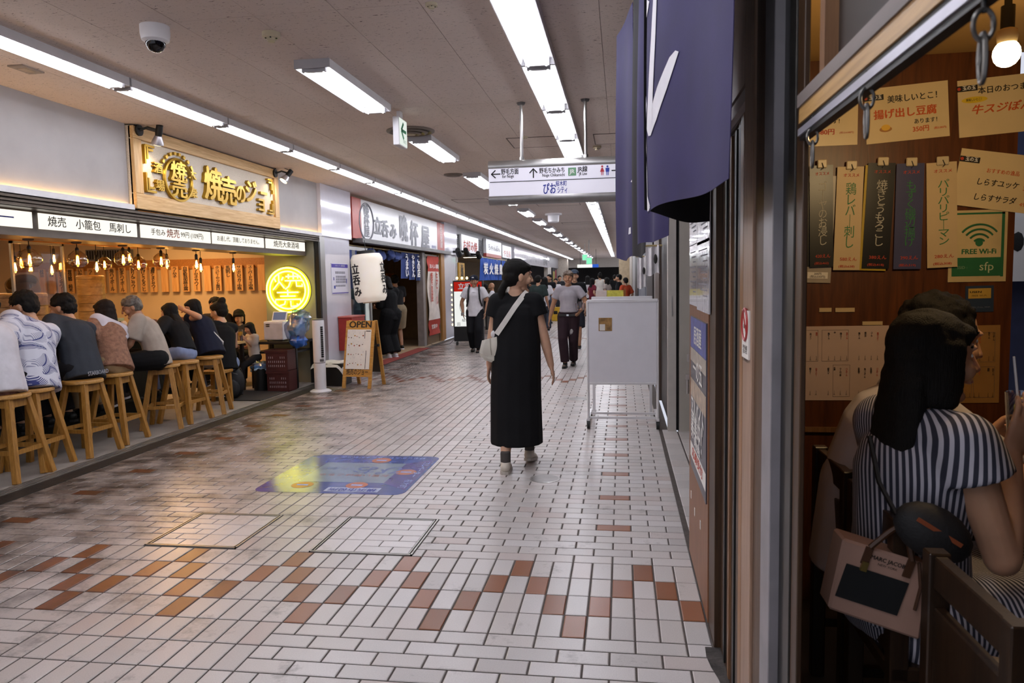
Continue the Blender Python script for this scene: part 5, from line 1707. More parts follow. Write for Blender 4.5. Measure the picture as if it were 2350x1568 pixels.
arrow(1138, 400, PI)
arrow(1224, 398, PI / 2)
arrow(1414, 391, 0)
for s, x, y, sz, w, m in (('野毛方面', 1170, 395, .055, .16, M_INK), ('for Noge', 1166, 405, .04, .13, M_INK), ('野毛ちかみち', 1267, 392, .052, .23, M_INK), ('Noge Chikamichi', 1270, 402, .036, .25, M_INK), ('JR線', 1337, 389, .055, .10, M_INK), ('JR Line', 1338, 399, .038, .10, M_INK), ('桜木町', 1288, 422, .05, .10, M_BLUEINK), ('ぴお', 1261, 435, .105, .12, M_BLUEINK), ('シティ', 1291, 437, .065, .095, M_BLUEINK)):
    text(s, sz, m, t, on_sign(x, y), bold=.028, width=w)
p = on_sign(1313, 394)
MB().box(-.035, -.035, -.001, .035, .035, .001, p).build('green_mark', mat('jr_green', '#6f9f78', .5), t, world=True)
text('JR', .05, M_WINK, t, on_sign(1313, 394) @ Matrix.Translation((0, 0, .002)), bold=.03)
for px, m, skirt in ((1382, mat('toilet_red', '#c0303c', .5), 1), (1394, mat('toilet_blue', '#2a3fa8', .5), 0)):
    M = on_sign(px, 391)
    mb = MB()
    mb.prism([(.009 * math.cos(i * PI / 6), .034 + .009 * math.sin(i * PI / 6)) for i in range(12)], -.001, .001, M)
    if skirt:
        mb.prism([(-.006, .022), (.006, .022), (.019, -.012), (-.019, -.012)], -.001, .001, M)
    else:
        mb.prism([(-.017, .022), (.017, .022), (.015, -.012), (-.015, -.012)], -.001, .001, M)
    for s in (-1, 1):
        mb.prism([(s * .003, -.012), (s * .010, -.012), (s * .009, -.042), (s * .004, -.042)][::s], -.001, .001, M)
    mb.build('pictogram', m, t, world=True)

# ---------------------------------------------------------------- blue map film on the floor
dx0, dx1, dy0, dy1 = -2.77, -1.59, 5.09, 6.26
t = thing('floor_map_film', 'blue floor graphic with station directions stuck on the tiles', 'floor graphic', ((dx0 + dx1) / 2, (dy0 + dy1) / 2, 0))


def rrect(x0, y0, x1, y1, r, n=5):
    pts = []
    for cx, cy_, a0 in ((x1 - r, y1 - r, 0), (x0 + r, y1 - r, 90), (x0 + r, y0 + r, 180), (x1 - r, y0 + r, 270)):
        for i in range(n + 1):
            a = math.radians(a0 + 90 * i / n)
            pts.append((cx + r * math.cos(a), cy_ + r * math.sin(a)))
    return pts


MB().prism(rrect(dx0, dy0, dx1, dy1, .09), .0002, .0016).build('film', mat('blue_film_print', '#34478f', .16, var=.18, scale=7, bump=.06, bscale=14), t, world=True)
MB().box(dx0 + .24, dy0 + .30, .0016, dx1 - .24, dy1 - .27, .0022).build('pale_field', mat('pale_film_print', '#76869c', .18, var=.12, scale=6, bump=.06, bscale=14), t, world=True)
MB().prism([(dx1 - .02, dy0 + .12), (dx1 - .02, dy1 - .1), (dx1 - .24, dy1 - .27), (dx1 - .24, dy0 + .30)], .0016, .0020).build('violet_field', mat('violet_film_print', '#4a3f86', .18, var=.12, scale=8), t, world=True)
Fd = lambda x, y, r_, u_: frame((x, y, .0030), r_, u_)
text('ぴお', .26, mat('pale_blue_print', '#4c5e94', .4), t, Fd(-2.0, 5.78, -XR, YN), bold=.02, width=.42)
text('シティ桜木町', .10, mat('pale_blue_print', '#4c5e94'), t, Fd(-2.36, 5.80, -XR, YN), width=.30)
text('お買い物はこちら', .07, mat('film_red', '#9a5a58', .4), t, Fd(-2.15, 5.60, -XR, YN), width=.6)
MB().box(-2.22, dy0 + .05, .0016, -1.80, dy0 + .16, .0022).build('label_plate', mat('film_white', '#a9b2d0', .3), t, world=True)
text('横浜市役所', .08, M_BLUEINK, t, Fd(-2.01, dy0 + .105, -XR, YN), width=.38, bold=.02)
text('野毛ちかみち　JR桜木町駅方面', .07, mat('film_pale', '#8fa0d8', .4), t, Fd(-2.1, dy1 - .07, -XR, YN), width=.8)
text('エレベーター　桜木町', .075, mat('film_pale', '#8fa0d8'), t, Fd(dx1 - .07, 5.66, YN, XR), width=.8)
for x, y in ((-2.02, dy0 + .225), (dx1 - .16, 5.72), (-2.08, dy1 - .17), (-2.45, dy0 + .2)):
    MB().cyl((x, y, .0016), (x, y, .0026), .085, n=22).build('orange_disc', mat('film_orange', '#a8593c', .25), t, world=True)
    MB().box(x - .045, y - .015, .0026, x + .045, y + .015, .0032).build('disc_arrow', mat('film_pale', '#8fa0d8'), t, world=True)

# ---------------------------------------------------------------- ceiling fittings
t = thing('dome_camera', 'white dome security camera with a black eye under the ceiling', 'camera', (-2.784, 4.241, CZ))
MB().lathe([(.085, 0), (.085, -.05), (.078, -.085), (.055, -.10)], 28).build('housing', M_WHITEP, t, smooth=True)
MB().lathe([(.058, -.09), (.056, -.115), (.04, -.142), (.018, -.153), (.001, -.156)], 24).build('dome', mat('smoked_dome', '#0c0b0d', .06, var=.1), t, smooth=True)


def detector(x, y, r_, h, name, lab, m=M_CREAM):
    t = thing(name, lab, 'detector', (x, y, CZ))
    MB().lathe([(r_, 0), (r_, -h * .5), (r_ * .85, -h * .62)], 24).build('base', m, t, smooth=True)
    MB().lathe([(r_ * .5, -h * .6), (r_ * .5, -h * .9), (r_ * .4, -h)], 20).build('sensor', m, t, smooth=True)
    mb = MB()
    for k in range(5):
        a = k * 2 * PI / 5
        mb.cyl((r_ * .62 * math.cos(a), r_ * .62 * math.sin(a), -h * .6), (r_ * .62 * math.cos(a), r_ * .62 * math.sin(a), -h * .72), r_ * .1, n=6)
    stuff(mb.build('vent_studs', M_DARK, t))


detector(-2.16, 4.49, .055, .055, 'smoke_detector', 'yellowed smoke detector right of the dome camera')
detector(-1.057, 4.213, .035, .03, 'smoke_detector', 'small round detector at the top edge, left of the wide light row')
detector(-2.131, 8.366, .05, .02, 'smoke_detector', 'flat cream detector behind the round air diffuser')
detector(-.28, 8.976, .05, .05, 'smoke_detector', 'cream detector right of the hanging sign\'s right post')
detector(-.42, 13.0, .05, .05, 'smoke_detector', 'cream detector seen below the hanging sign')
detector(-1.05, 8.2, .04, .03, 'smoke_detector', 'small brown detector left of the hanging sign\'s left post')
t = thing('round_air_diffuser', 'round dark ceiling air diffuser behind the green arrow sign', 'air vent', (-2.165, 7.6, CZ))
for r_, d, nm in ((.25, .0, 'outer_ring'), (.18, .012, 'middle_ring'), (.11, .024, 'inner_ring')):
    MB().lathe([(r_, -d), (r_, -d - .012), (r_ - .03, -d - .02), (r_ - .055, -d)], 32, cap0=False, cap1=False).build(nm, mat('dusty_metal', '#6f655c', .45, .4), t, smooth=True)
MB().lathe([(.055, -.03), (.05, -.045), (.001, -.05)], 20).build('hub', M_CREAM, t, smooth=True)
MB().lathe([(.24, -.0005), (.24, -.002)], 30).build('dark_throat', M_DARK, t)
t = thing('flat_round_vent', 'flat brown round vent beyond the second middle light', 'air vent', (-2.444, 10.787, CZ))
MB().lathe([(.14, 0), (.14, -.015), (.12, -.025)], 26).build('ring', mat('dusty_metal', '#6f655c'), t, smooth=True)
MB().lathe([(.10, -.02), (.10, -.03)], 24).build('plate', mat('brown_metal', '#5a4a3e', .5), t)
t = thing('arrow_exit_sign', 'white exit sign with a green arrow under the ceiling by the first middle light', 'exit sign', (-2.045, 6.75, 2.80))
MB().box(-.008, -.125, .0, .05, .125, .255).build('case', M_WHITEP, t, bevel=.004)
MB().box(.05, -.115, .01, .054, .115, .245).build('lit_face', glow('exit_face', '#eef6ee', .95), t)
M = frame((.056, 0, .14), YR, ZU)
M_AG = mat('arrow_green', '#1f8a58', .5)
mb = MB()
mb.box(-.06, -.014, -.001, .08, .014, .001, M)
for s in (-1, 1):
    mb.box(0, -.014, -.001, .10, .014, .001, M @ Matrix.Translation((-.07, 0, 0)) @ Matrix.Rotation(s * .8, 4, 'Z'))
mb.build('arrow', M_AG, t)
text('非常口', .035, M_AG, t, mw(t) @ M @ Matrix.Translation((.03, -.095, 0)))
MB().box(.005, -.04, .255, .04, .04, .32).build('mount', M_WHITEP, t)
t = thing('ceiling_sensor_plate', 'small grey plate on the ceiling between light row and white fascia', 'ceiling plate', (-4.197, 4.848, CZ))
MB().box(-.06, -.10, -.012, .06, .10, 0).build('plate', mat('plate_grey', '#8a7c70', .5), t)
MB().box(-.03, -.05, -.016, .03, .05, -.012).build('insert', mat('plate_tan', '#a08c76', .5), t)
t = thing('white_ceiling_speaker', 'white round box under the ceiling far behind the hanging sign', 'speaker', (-1.603, 17.77, CZ))
MB().lathe([(.20, 0), (.20, -.04), (.15, -.05)], 24).build('base', M_WHITEP, t, smooth=True)
MB().lathe([(.14, -.05), (.13, -.2), (.1, -.22)], 24).build('dome', M_WHITEP, t, smooth=True)
M_HL = mat('hatch_line', '#6a5f58', .7)
for k, (x, y, w, d) in enumerate(((-.95, 8.55, .62, .62), (-.05, 8.55, .5, .62), (-1.3, 15.6, .9, .6), (-2.9, 14.4, .7, .6), (-1.2, 21.0, .9, .6), (-.1, 14.0, .5, .6))):
    t = thing('ceiling_hatch', 'flush ceiling access hatch, %s counted from the viewer' % ORD[k], 'hatch', (x, y, CZ), 0, 'flush ceiling hatches')
    MB().box(-w / 2 + .012, -d / 2 + .012, -.004, w / 2 - .012, d / 2 - .012, .0).build('hatch_board', M_CEIL, t)
    mb = MB()
    for q in ((-w / 2, -d / 2, w / 2, -d / 2 + .01), (-w / 2, d / 2 - .01, w / 2, d / 2), (-w / 2, -d / 2, -w / 2 + .01, d / 2), (w / 2 - .01, -d / 2, w / 2, d / 2)):
        mb.box(q[0], q[1], -.006, q[2], q[3], 0)
    mb.build('hatch_frame', M_HL, t)


# ---------------------------------------------------------------- people
def skin_mat(name, c):
    m = mat(name, c, .5, var=.07, scale=18, spec=.35)
    m.node_tree.nodes['Principled BSDF'].inputs['Subsurface Weight'].default_value = .08
    return m


SK = [skin_mat('skin_a', '#c39a80'), skin_mat('skin_b', '#b58a6e'), skin_mat('skin_c', '#a87c60')]
HAIRB = mat('black_hair', '#0d0a08', .7, var=.35, scale=30, stretch=(9, 9, .5), bump=.5, bscale=45, spec=.25)
HAIRD = mat('dark_brown_hair', '#1c120d', .7, var=.35, scale=30, stretch=(9, 9, .5), bump=.5, bscale=45, spec=.25)
HAIRG = mat('grey_hair', '#5a544e', .5, var=.45, scale=40, bump=.4, bscale=120)
HAIRL = mat('light_brown_hair', '#54402f', .5, var=.3, scale=30, bump=.3, bscale=90)
TOUSLE = bpy.data.textures.new('tousle', 'CLOUDS')
TOUSLE.noise_scale, TOUSLE.noise_depth = .035, 2
M_EYEW = mat('eye_white', '#c9c3bd', .3)
M_IRIS = mat('iris', '#1a0f0a', .2)
M_LIP = mat('lip', '#8f4f45', .45)


def cloth(name, c, var=.12, bump=.25, scale=7.0):
    return mat(name, c, .85, var=var, scale=scale, bump=bump, bscale=22, spec=.2)


def rot(yaw=0, pitch=0, roll=0):
    """degrees; positive pitch nods forward (+Y), positive yaw turns left"""
    return Matrix.Rotation(math.radians(yaw), 3, 'Z') @ Matrix.Rotation(math.radians(-pitch), 3, 'X') @ Matrix.Rotation(math.radians(roll), 3, 'Y')


def ec(mb, p0, p1, r0, r1, side=(1, 0, 0), round0=True, round1=True, n=14):
    """elliptic tapered limb between two points, ends rounded or cut flat"""
    p0, p1 = Vector(p0), Vector(p1)
    a0, b0 = r0 if isinstance(r0, tuple) else (r0, r0)
    a1, b1 = r1 if isinstance(r1, tuple) else (r1, r1)
    d = p1 - p0
    if d.length < 1e-5:
        d = Vector((0, 0, 1e-4))
        p1 = p0 + d
    d = d.normalized()
    u = Vector(side) - d * Vector(side).dot(d)
    u = u.normalized() if u.length > 1e-3 else d.orthogonal().normalized()
    v = d.cross(u)
    R = []
    if round0:
        for t in (1.35, .9, .45):
            R.append(mb.ring(p0 - d * (min(a0, b0) * math.sin(t)), u, v, a0 * math.cos(t), b0 * math.cos(t), n))
    R.append(mb.ring(p0, u, v, a0, b0, n))
    R.append(mb.ring(p1, u, v, a1, b1, n))
    if round1:
        for t in (.45, .9, 1.35):
            R.append(mb.ring(p1 + d * (min(a1, b1) * math.sin(t)), u, v, a1 * math.cos(t), b1 * math.cos(t), n))
    mb.skin(R)


def ik(a, c, l1, l2, pole):
    """middle joint of a two-bone limb"""
    a, c = Vector(a), Vector(c)
    d = c - a
    L = min(d.length, (l1 + l2) * .9995)
    dn = d.normalized()
    c = a + dn * L
    x = (l1 * l1 - l2 * l2 + L * L) / (2 * L)
    h = math.sqrt(max(0, l1 * l1 - x * x))
    p = Vector(pole)
    p = p - dn * p.dot(dn)
    p = p.normalized() if p.length > 1e-4 else dn.orthogonal().normalized()
    return a + dn * x + p * h, c


class Fig:
    def __init__(s, name, label, loc, yaw, H=1.68, fem=False, pel=None, lean=0, side=0, twist=0, curve=.25, head=(0, 0, 0), hands=(None, None), feet=(None, None), poles=None, elbow=((-.35, -1, -.2), (.35, -1, -.2)), hdir=(None, None), skin=0, vox=.010, group=None, near=False, fdir=((0, 1, 0), (0, 1, 0)), cat='person', hs=1.07):
        s.k = k = H / 1.70
        s.t = thing('person', label, cat, loc, math.radians(yaw), group)
        s.vox, s.near, s.fem, s.skin = vox, near, fem, SK[skin]
        V = lambda p: Vector(p) / k
        s.pel = V(pel) if pel is not None else Vector((0, 0, .93))
        s.M0 = M0 = rot(twist * .3, lean * (1 - curve), side * (1 - curve))
        s.M1 = M1 = rot(twist, lean * (1 + curve), side * (1 + curve))
        s.Mh = Mh = rot(*head) * hs
        s.waist = s.pel + M0 @ Vector((0, 0, .18))
        s.chest = s.waist + M1 @ Vector((0, .0, .16))
        s.neck = s.waist + M1 @ Vector((0, -.01, .33))
        sw = .150 if fem else .172
        s.sh = [s.waist + M1 @ Vector((q * sw, 0, .265)) for q in (-1, 1)]
        s.hip = [s.pel + M0 @ Vector((q * .088, 0, -.03)) for q in (-1, 1)]
        s.hc = s.neck + M1 @ Vector((0, .008, .05)) + Mh @ Vector((0, .018, .085))
        s.wr, s.el = [None, None], [None, None]
        for i, q in enumerate((-1, 1)):
            tgt = V(hands[i]) if hands[i] is not None else s.sh[i] + Vector((q * .05, .04, -.53))
            s.el[i], s.wr[i] = ik(s.sh[i], tgt, .285, .255, elbow[i])
        s.kn, s.an = [None, None], [None, None]
        for i, q in enumerate((-1, 1)):
            tgt = V(feet[i]) if feet[i] is not None else Vector((q * .09, 0, .085))
            s.kn[i], s.an[i] = ik(s.hip[i], tgt, .435, .425, (poles[i] if poles else (q * .12, 1, .25)))
        s.fdir, s.hdir = fdir, hdir
        s.sx = M1 @ Vector((1, 0, 0))

    def layer(s, nm, m, fn, vox=None, it=4, label=None, noise=0):
        mb = MB()
        fn(mb)
        for v in mb.b.verts:
            v.co *= s.k
        bmesh.ops.recalc_face_normals(mb.b, faces=mb.b.faces)
        me = bpy.data.meshes.new(nm)
        mb.b.to_mesh(me)
        mb.b.free()
        o = put(nm, me, m, s.t, label=label)
        r = o.modifiers.new('skin', 'REMESH')
        r.mode = 'VOXEL'
        r.voxel_size = vox or s.vox
        r.use_smooth_shade = True
        q = o.modifiers.new('soften', 'SMOOTH')
        q.factor, q.iterations = .5, it
        return o

    def hand(s, mb, i):
        w, e = s.wr[i], s.el[i]
        d = (w - e).normalized() if s.hdir[i] is None else Vector(s.hdir[i]).normalized()
        q = (-1, 1)[i]
        nrm = Vector((q, 0, 0)) - d * (q * d.x)          # back of the hand looks outwards
        nrm = nrm.normalized() if nrm.length > .2 else d.orthogonal().normalized()
        sd = d.cross(nrm)
        if sd.dot(Vector((0, 1, .2))) < 0:
            sd = -sd
        ec(mb, w, w + d * .03, (.026, .020), (.032, .018), side=sd, n=10)
        ec(mb, w + d * .025, w + d * .085, (.034, .015), (.041, .014), side=sd, n=10)
        for j, (o_, l) in enumerate(((.030, .070), (.010, .078), (-.010, .072), (-.030, .056))):
            b0 = w + d * .088 + sd * o_
            m1 = b0 + (d - nrm * .18).normalized() * l * .55
            m2 = m1 + (d - nrm * .65).normalized() * l * .5
            ec(mb, b0, m1, .0088, .0082, n=8)
            ec(mb, m1, m2, .0082, .0070, n=8)
        b0 = w + d * .03 + sd * .030
        m1 = b0 + (d * .6 + sd * .7 - nrm * .3).normalized() * .038
        m2 = m1 + (d * .95 + sd * .15 - nrm * .35).normalized() * .032
        ec(mb, b0, m1, .013, .010, n=8)
        ec(mb, m1, m2, .010, .008, n=8)

    def headgeo(s, mb):
        h, M = s.hc, s.Mh
        A = lambda *p: h + M @ Vector(p)
        M4 = M
        mb.ell(A(0, -.005, .012), (.076, .094, .104), 18, M4)
        ec(mb, A(0, .022, -.045), A(0, .034, -.082), (.058, .058), (.036, .040), side=M @ Vector((1, 0, 0)), n=14)
        mb.ell(A(0, .066, -.103), (.022, .020, .018), 10, M4)
        ec(mb, A(0, .088, .012), A(0, .108, -.030), .0085, .0125, n=8)
        for q in (-1, 1):
            mb.ell(A(q * .012, .098, -.033), (.008, .009, .007), 8, M4)
            mb.ell(A(q * .040, .060, -.030), (.026, .026, .028), 10, M4)
            mb.ell(A(q * .077, -.008, -.012), (.011, .019, .031), 10, M4)
            mb.ell(A(q * .030, .080, .028), (.022, .010, .008), 8, M4)
        mb.ell(A(0, .090, -.062), (.022, .011, .010), 10, M4)
        ec(mb, s.neck - s.M1 @ Vector((0, 0, .05)), h + M @ Vector((0, -.022, -.05)), .060 if not s.fem else .052, .050 if not s.fem else .045)

    def body(s, arms=True, legs=True, torso=True):
        def fn(mb):
            s.headgeo(mb)
            sx = s.sx
            k = .92 if s.fem else 1
            ec(mb, s.pel, s.waist, (.130, .095), (.112 * k, .083), side=s.M0 @ Vector((1, 0, 0)))
            ec(mb, s.waist, s.chest, (.112 * k, .083), (.140 * k, .098), side=sx)
            ec(mb, s.sh[0], s.sh[1], .056, .056)
            ec(mb, s.chest, s.neck, (.125 * k, .085), (.065, .058), side=sx)
            for i in (0, 1):
                ec(mb, s.sh[i], s.el[i], .053 if not s.fem else .051, .042 if not s.fem else .041)
                d = s.wr[i] - s.el[i]
                ec(mb, s.el[i], s.el[i] + d * .35, .042, .044 if not s.fem else .041)
                ec(mb, s.el[i] + d * .35, s.wr[i], .044 if not s.fem else .041, .027)
                s.hand(mb, i)
                ec(mb, s.hip[i], s.kn[i], .085, .056)
                dl = s.an[i] - s.kn[i]
                ec(mb, s.kn[i], s.kn[i] + dl * .35, .054, .055)
                ec(mb, s.kn[i] + dl * .35, s.an[i], .055, .036)
                fd = Vector(s.fdir[i]).normalized()
                ec(mb, s.an[i] + Vector((0, 0, -.045)) - fd * .03, s.an[i] + Vector((0, 0, -.055)) + fd * .13, (.036, .032), (.036, .020))
        s.b = s.layer('body', s.skin, fn, vox=s.vox * (.62 if s.near else .8), it=3)
        if s.near or s.vox < .012:
            A = lambda *p: (s.hc + s.Mh @ Vector(p)) * s.k
            for q in (-1, 1):
                M4 = s.Mh
                ey = MB().ell(A(q * .031, .0745, .006), Vector((.0115, .006, .0055)) * s.k, 10, M4).build('eye', M_EYEW, s.t, smooth=True)
                MB().ell(A(q * .031, .0785, .006), Vector((.0056, .0035, .0055)) * s.k, 8, M4).build('iris', M_IRIS, ey, smooth=True)
                MB().tube([A(q * .014, .084, .028), A(q * .032, .081, .034), A(q * .048, .068, .029)], .0032 * s.k, 5).build('eyebrow', HAIRB, s.t)
            MB().ell(A(0, .0905, -.0625), Vector((.021, .006, .0055)) * s.k, 10, s.Mh).build('mouth', M_LIP, s.t, smooth=True)
        return s

    def hair(s, style, m, it=3):
        h, M = s.hc, s.Mh
        A = lambda *p: h + M @ Vector(p)
        X = M @ Vector((1, 0, 0))

        def fn(mb):
            mb.ell(A(0, -.020, .042), (.087, .100, .084), 18, M)
            mb.ell(A(0, -.050, -.005), (.080, .068, .075), 16, M)
            if style in ('fringe', 'bob', 'long', 'pony', 'bun'):
                mb.ell(A(0, .052, .062), (.066, .040, .030), 12, M)
            if style in ('bob', 'long'):
                for q in (-1, 1):
                    ec(mb, A(q * .072, -.005, .03), A(q * .074, -.008, -.11), (.022, .050), (.020, .042), side=X)
                ec(mb, A(0, -.065, .0), A(0, -.070, -.13), (.082, .045), (.078, .040), side=X)
            if style == 'long':
                dn = (s.M1 @ Vector((0, 0, -1)))
                ec(mb, A(0, -.070, -.05), A(0, -.085, -.05) + dn * .20, (.088, .046), (.105, .040), side=X)
                ec(mb, A(0, -.085, -.05) + dn * .20, A(0, -.085, -.05) + dn * .37, (.105, .040), (.085, .024), side=X)
            if style == 'pony':
                ec(mb, A(0, -.10, -.06), A(0, -.125, -.11), .030, .034)
                ec(mb, A(0, -.125, -.11), A(0, -.120, -.19), .034, .018)
            if style == 'bun':
                mb.ell(A(0, -.07, .12), (.05, .05, .045), 12, M)
        if style != 'bald':
            o = s.layer('hair', m, fn, vox=min(s.vox, .009), it=it)
            if s.vox < .014:
                d = o.modifiers.new('tousle', 'DISPLACE')
                d.texture, d.strength, d.mid_level, d.texture_coords = TOUSLE, .030 if style in ('short', 'fringe') else .010, .45, 'LOCAL'
        return s

    def top(s, m, sleeve=.55, hem=.12, loose=.0, nm='shirt', flare=0.0, sr=1.0):
        def fn(mb):
            g = .016 + loose
            k = .95 if s.fem else 1
            sx = s.sx
            x0 = s.M0 @ Vector((1, 0, 0))
            ec(mb, s.pel - s.M0 @ Vector((0, 0, hem)), s.waist, (.140 + g + flare, .105 + g + flare), (.122 * k + g, .092 + g), side=x0, round0=False)
            ec(mb, s.waist, s.chest, (.122 * k + g, .092 + g), (.146 * k + g, .102 + g), side=sx)
            ec(mb, s.chest, s.neck - s.M1 @ Vector((0, 0, .03)), (.140 * k + g, .096 + g), (.078, .070), side=sx, round1=False)
            ec(mb, s.sh[0], s.sh[1], .058 + g * .5, .058 + g * .5)
            for q in s.sh:
                ec(mb, s.neck.lerp(q, .25) - s.M1 @ Vector((0, 0, .045)), q, .058 + g * .4, .058 + g * .5)
            if sleeve > 0:
                for i in (0, 1):
                    if sleeve <= 1:
                        e = s.sh[i] + (s.el[i] - s.sh[i]) * sleeve
                        ec(mb, s.sh[i], e, (.056 + g * .6) * sr, (.057 + g * .8) * sr, round1=False)
                    else:
                        ec(mb, s.sh[i], s.el[i], .056 + g, .046 + g)
                        e = s.el[i] + (s.wr[i] - s.el[i]) * (sleeve - 1)
                        ec(mb, s.el[i], e, .046 + g, .036 + g * .8, round1=False)
        s.tp = s.layer(nm, m, fn, it=8)
        return s

    def pants(s, m, length=1.0, loose=0.0, nm='trousers'):
        def fn(mb):
            g = .012 + loose
            ec(mb, s.pel + s.M0 @ Vector((0, 0, .08)), s.pel - s.M0 @ Vector((0, 0, .04)), (.134 + g * .6, .102 + g * .6), (.140 + g * .6, .110 + g * .6), side=s.M0 @ Vector((1, 0, 0)))
            for i in (0, 1):
                if length < 1:
                    e = s.hip[i] + (s.kn[i] - s.hip[i]) * (length * 1.6 if length * 1.6 < 1 else 1)
                    ec(mb, s.hip[i], e, .092 + g, .072 + g * 1.3, round1=False)
                else:
                    ec(mb, s.hip[i], s.kn[i], .092 + g, .062 + g)
                    ec(mb, s.kn[i], s.an[i] + (s.kn[i] - s.an[i]) * .04, .062 + g, .048 + g * 1.2, round1=False)
        s.layer(nm, m, fn)
        return s

    def shoes(s, m, sole=None, nm='shoe'):
        for i in (0, 1):
            fd = Vector(s.fdir[i]).normalized()
            sd = fd.cross(Vector((0, 0, 1)))
            a = s.an[i]

            def fn(mb):
                ec(mb, a + Vector((0, 0, -.036)) - fd * .035, a + Vector((0, 0, -.052)) + fd * .10, (.040, .042), (.043, .030), side=sd)
                ec(mb, a + Vector((0, 0, -.055)) + fd * .08, a + Vector((0, 0, -.060)) + fd * .150, (.043, .026), (.036, .019), side=sd)
                ec(mb, a + Vector((0, 0, .012)) - fd * .01, a - Vector((0, 0, .03)), .041, .043, round0=False)
            o = s.layer(nm, m, fn, vox=min(s.vox, .008), it=2)
            mb = MB()
            p = [(-.075, -.028), (-.04, -.042), (.10, -.046), (.175, -.032), (.195, 0), (.175, .032), (.10, .046), (-.04, .042), (-.075, .028), (-.085, 0)]
            c = a + Vector((0, 0, -.085))
            lo = [mb.b.verts.new((c + fd * x + sd * y) * s.k) for x, y in p]
            hi = [mb.b.verts.new((c + fd * x * .985 + sd * y * .97 + Vector((0, 0, .024))) * s.k) for x, y in p]
            mb.skin([lo, hi])
            mb.build('sole', sole or M_WHITEP, o)
        return s

    def W(s, p):
        """figure point -> world"""
        return mw(s.t) @ (Vector(p) * s.k)


def seated(label, hx, hy, hX, px, py, pX, seat, yaw, fem=False, hand=((-.17, .36, .30), (.17, .36, .30)), head=(0, 5, 0), scale=None, tall=.66, feet=None, **kw):
    """a person on a seat: hip pixel on X=hX, head pixel on X=pX"""
    hip = at(hx, hy, X=hX)
    loc = Vector((hX, hip.y, 0))
    P = Vector((0, 0, seat + .095))
    hw_ = at(px, py, X=pX)
    R_ = Matrix.Rotation(-math.radians(yaw), 3, 'Z')
    q = R_ @ (hw_ - loc)
    d = q - P
    lean = math.degrees(math.atan2(d.y, d.z))
    side = math.degrees(math.atan2(d.x, math.hypot(d.y, d.z)))
    H = (scale or d.length / tall) * 1.70
    H = min(max(H, 1.0), 1.82)
    hs = [None if v is None else (v[0], v[1], seat + .095 + v[2]) for v in hand]
    ft = feet or ((-.13, .30, .34), (.13, .30, .34))
    return Fig('person', label, loc, yaw, H, fem, pel=P, lean=lean * .92, side=side * .92, hands=hs, feet=ft, head=head, **kw)


# ---------------------------------------------------------------- the walking woman in black
C_BLACK = cloth('black_cloth', '#141416', .15, .15)
p = at(1185, 800, Y=5.98)
w = Fig('person', 'woman in a long black dress walking away, white bag strap across her back', (p.x, 5.98, 0), 0, 1.695, True, near=True, vox=.009, lean=2, head=(-62, 3, 0), hs=1.16,
        hands=((-.25, .08, .80), (.285, .03, .83)), elbow=((-.8, -.5, 0), (.9, -.6, 0)), feet=((-.075, -.20, .085), (.075, .16, .10)), fdir=((-.05, 1, 0), (.12, 1, -.15)), skin=0)
w.body().hair('pony', HAIRB)


def dress(mb):
    sx = Vector((1, 0, 0))
    ec(mb, (-.012, .0, .20), (-.012, 0, .62), (.222, .205), (.214, .180), side=sx, round0=False)
    ec(mb, (-.012, 0, .62), (0, -.005, .95), (.214, .180), (.205, .158), side=sx)
    ec(mb, (0, -.005, .95), w.chest, (.205, .158), (.195, .135), side=sx)
    ec(mb, w.chest, w.neck - Vector((0, 0, .025)), (.18, .12), (.088, .075), side=sx, round1=False)
    ec(mb, w.sh[0], w.sh[1], .082, .082)
    for i in (0, 1):
        ec(mb, w.sh[i], w.sh[i] + (w.el[i] - w.sh[i]) * .42, .082, .088, round1=False)


w.layer('dress', C_BLACK, dress, vox=.009, it=5)
w.shoes(mat('cream_trainer', '#c9c0b2', .6, var=.1), mat('trainer_sole', '#b5ada2', .6))
for i in (0, 1):
    a = w.an[i]
    w.layer('sock', cloth('grey_sock', '#4a4644'), lambda mb: ec(mb, a + Vector((0, 0, .09)), a - Vector((0, 0, .02)), .043, .042, round0=False), vox=.008)
# white bag with its strap
M_BAGW = mat('cream_leather', '#cdc7ba', .5, var=.05, bump=.1)
bp_ = at(1122, 800, Y=5.92)
bag = thing('shoulder_bag', 'cream leather shoulder bag on the walking woman\'s left hip', 'bag', (bp_.x, 5.93, bp_.z), math.radians(8))
mb = MB()
pro = [(-.085, -.03), (-.06, -.085), (.035, -.12), (.07, -.10), (.082, .0), (.062, .095), (-.045, .065)]
mb.prism(pro, -.045, .045, Matrix(((1, 0, 0, 0), (0, 0, 1, 0), (0, 1, 0, 0), (0, 0, 0, 1))))
bmesh.ops.bevel(mb.b, geom=list(mb.b.edges), offset=.018, segments=2, affect='EDGES')
mb.build('bag_body', M_BAGW, bag, smooth=True)
MB().sheet(lambda u, v: (-.055 + .125 * u + (.02 + .0 * u) * v - .045 * v * (1 - u), -.050 - .010 * math.sin(PI * v) - .004 * math.sin(9 * u), .070 + .03 * u - .10 * v - .045 * u * v - .02 * v * math.sin(PI * u)), 8, 6, .004).build('flap', M_BAGW, bag, smooth=True)
MB().tube([(.01, -.05, .085), (.015, -.062, .0), (.02, -.058, -.05)], .004, 5).build('seam', mat('cream_edge', '#a39c8d', .6), bag)
MB().tube([(.05, 0, .08), (.065, -.01, .115), (.085, -.01, .125)], .010, 8).build('clasp', mat('brass', '#a58f52', .3, .8), bag, smooth=True)
mb = MB().ell((.045, -.01, .115), (.03, .02, .035), 10)
mb.build('scarf_knot', mat('white_scarf', '#d2cfd0', .8), bag, smooth=True)
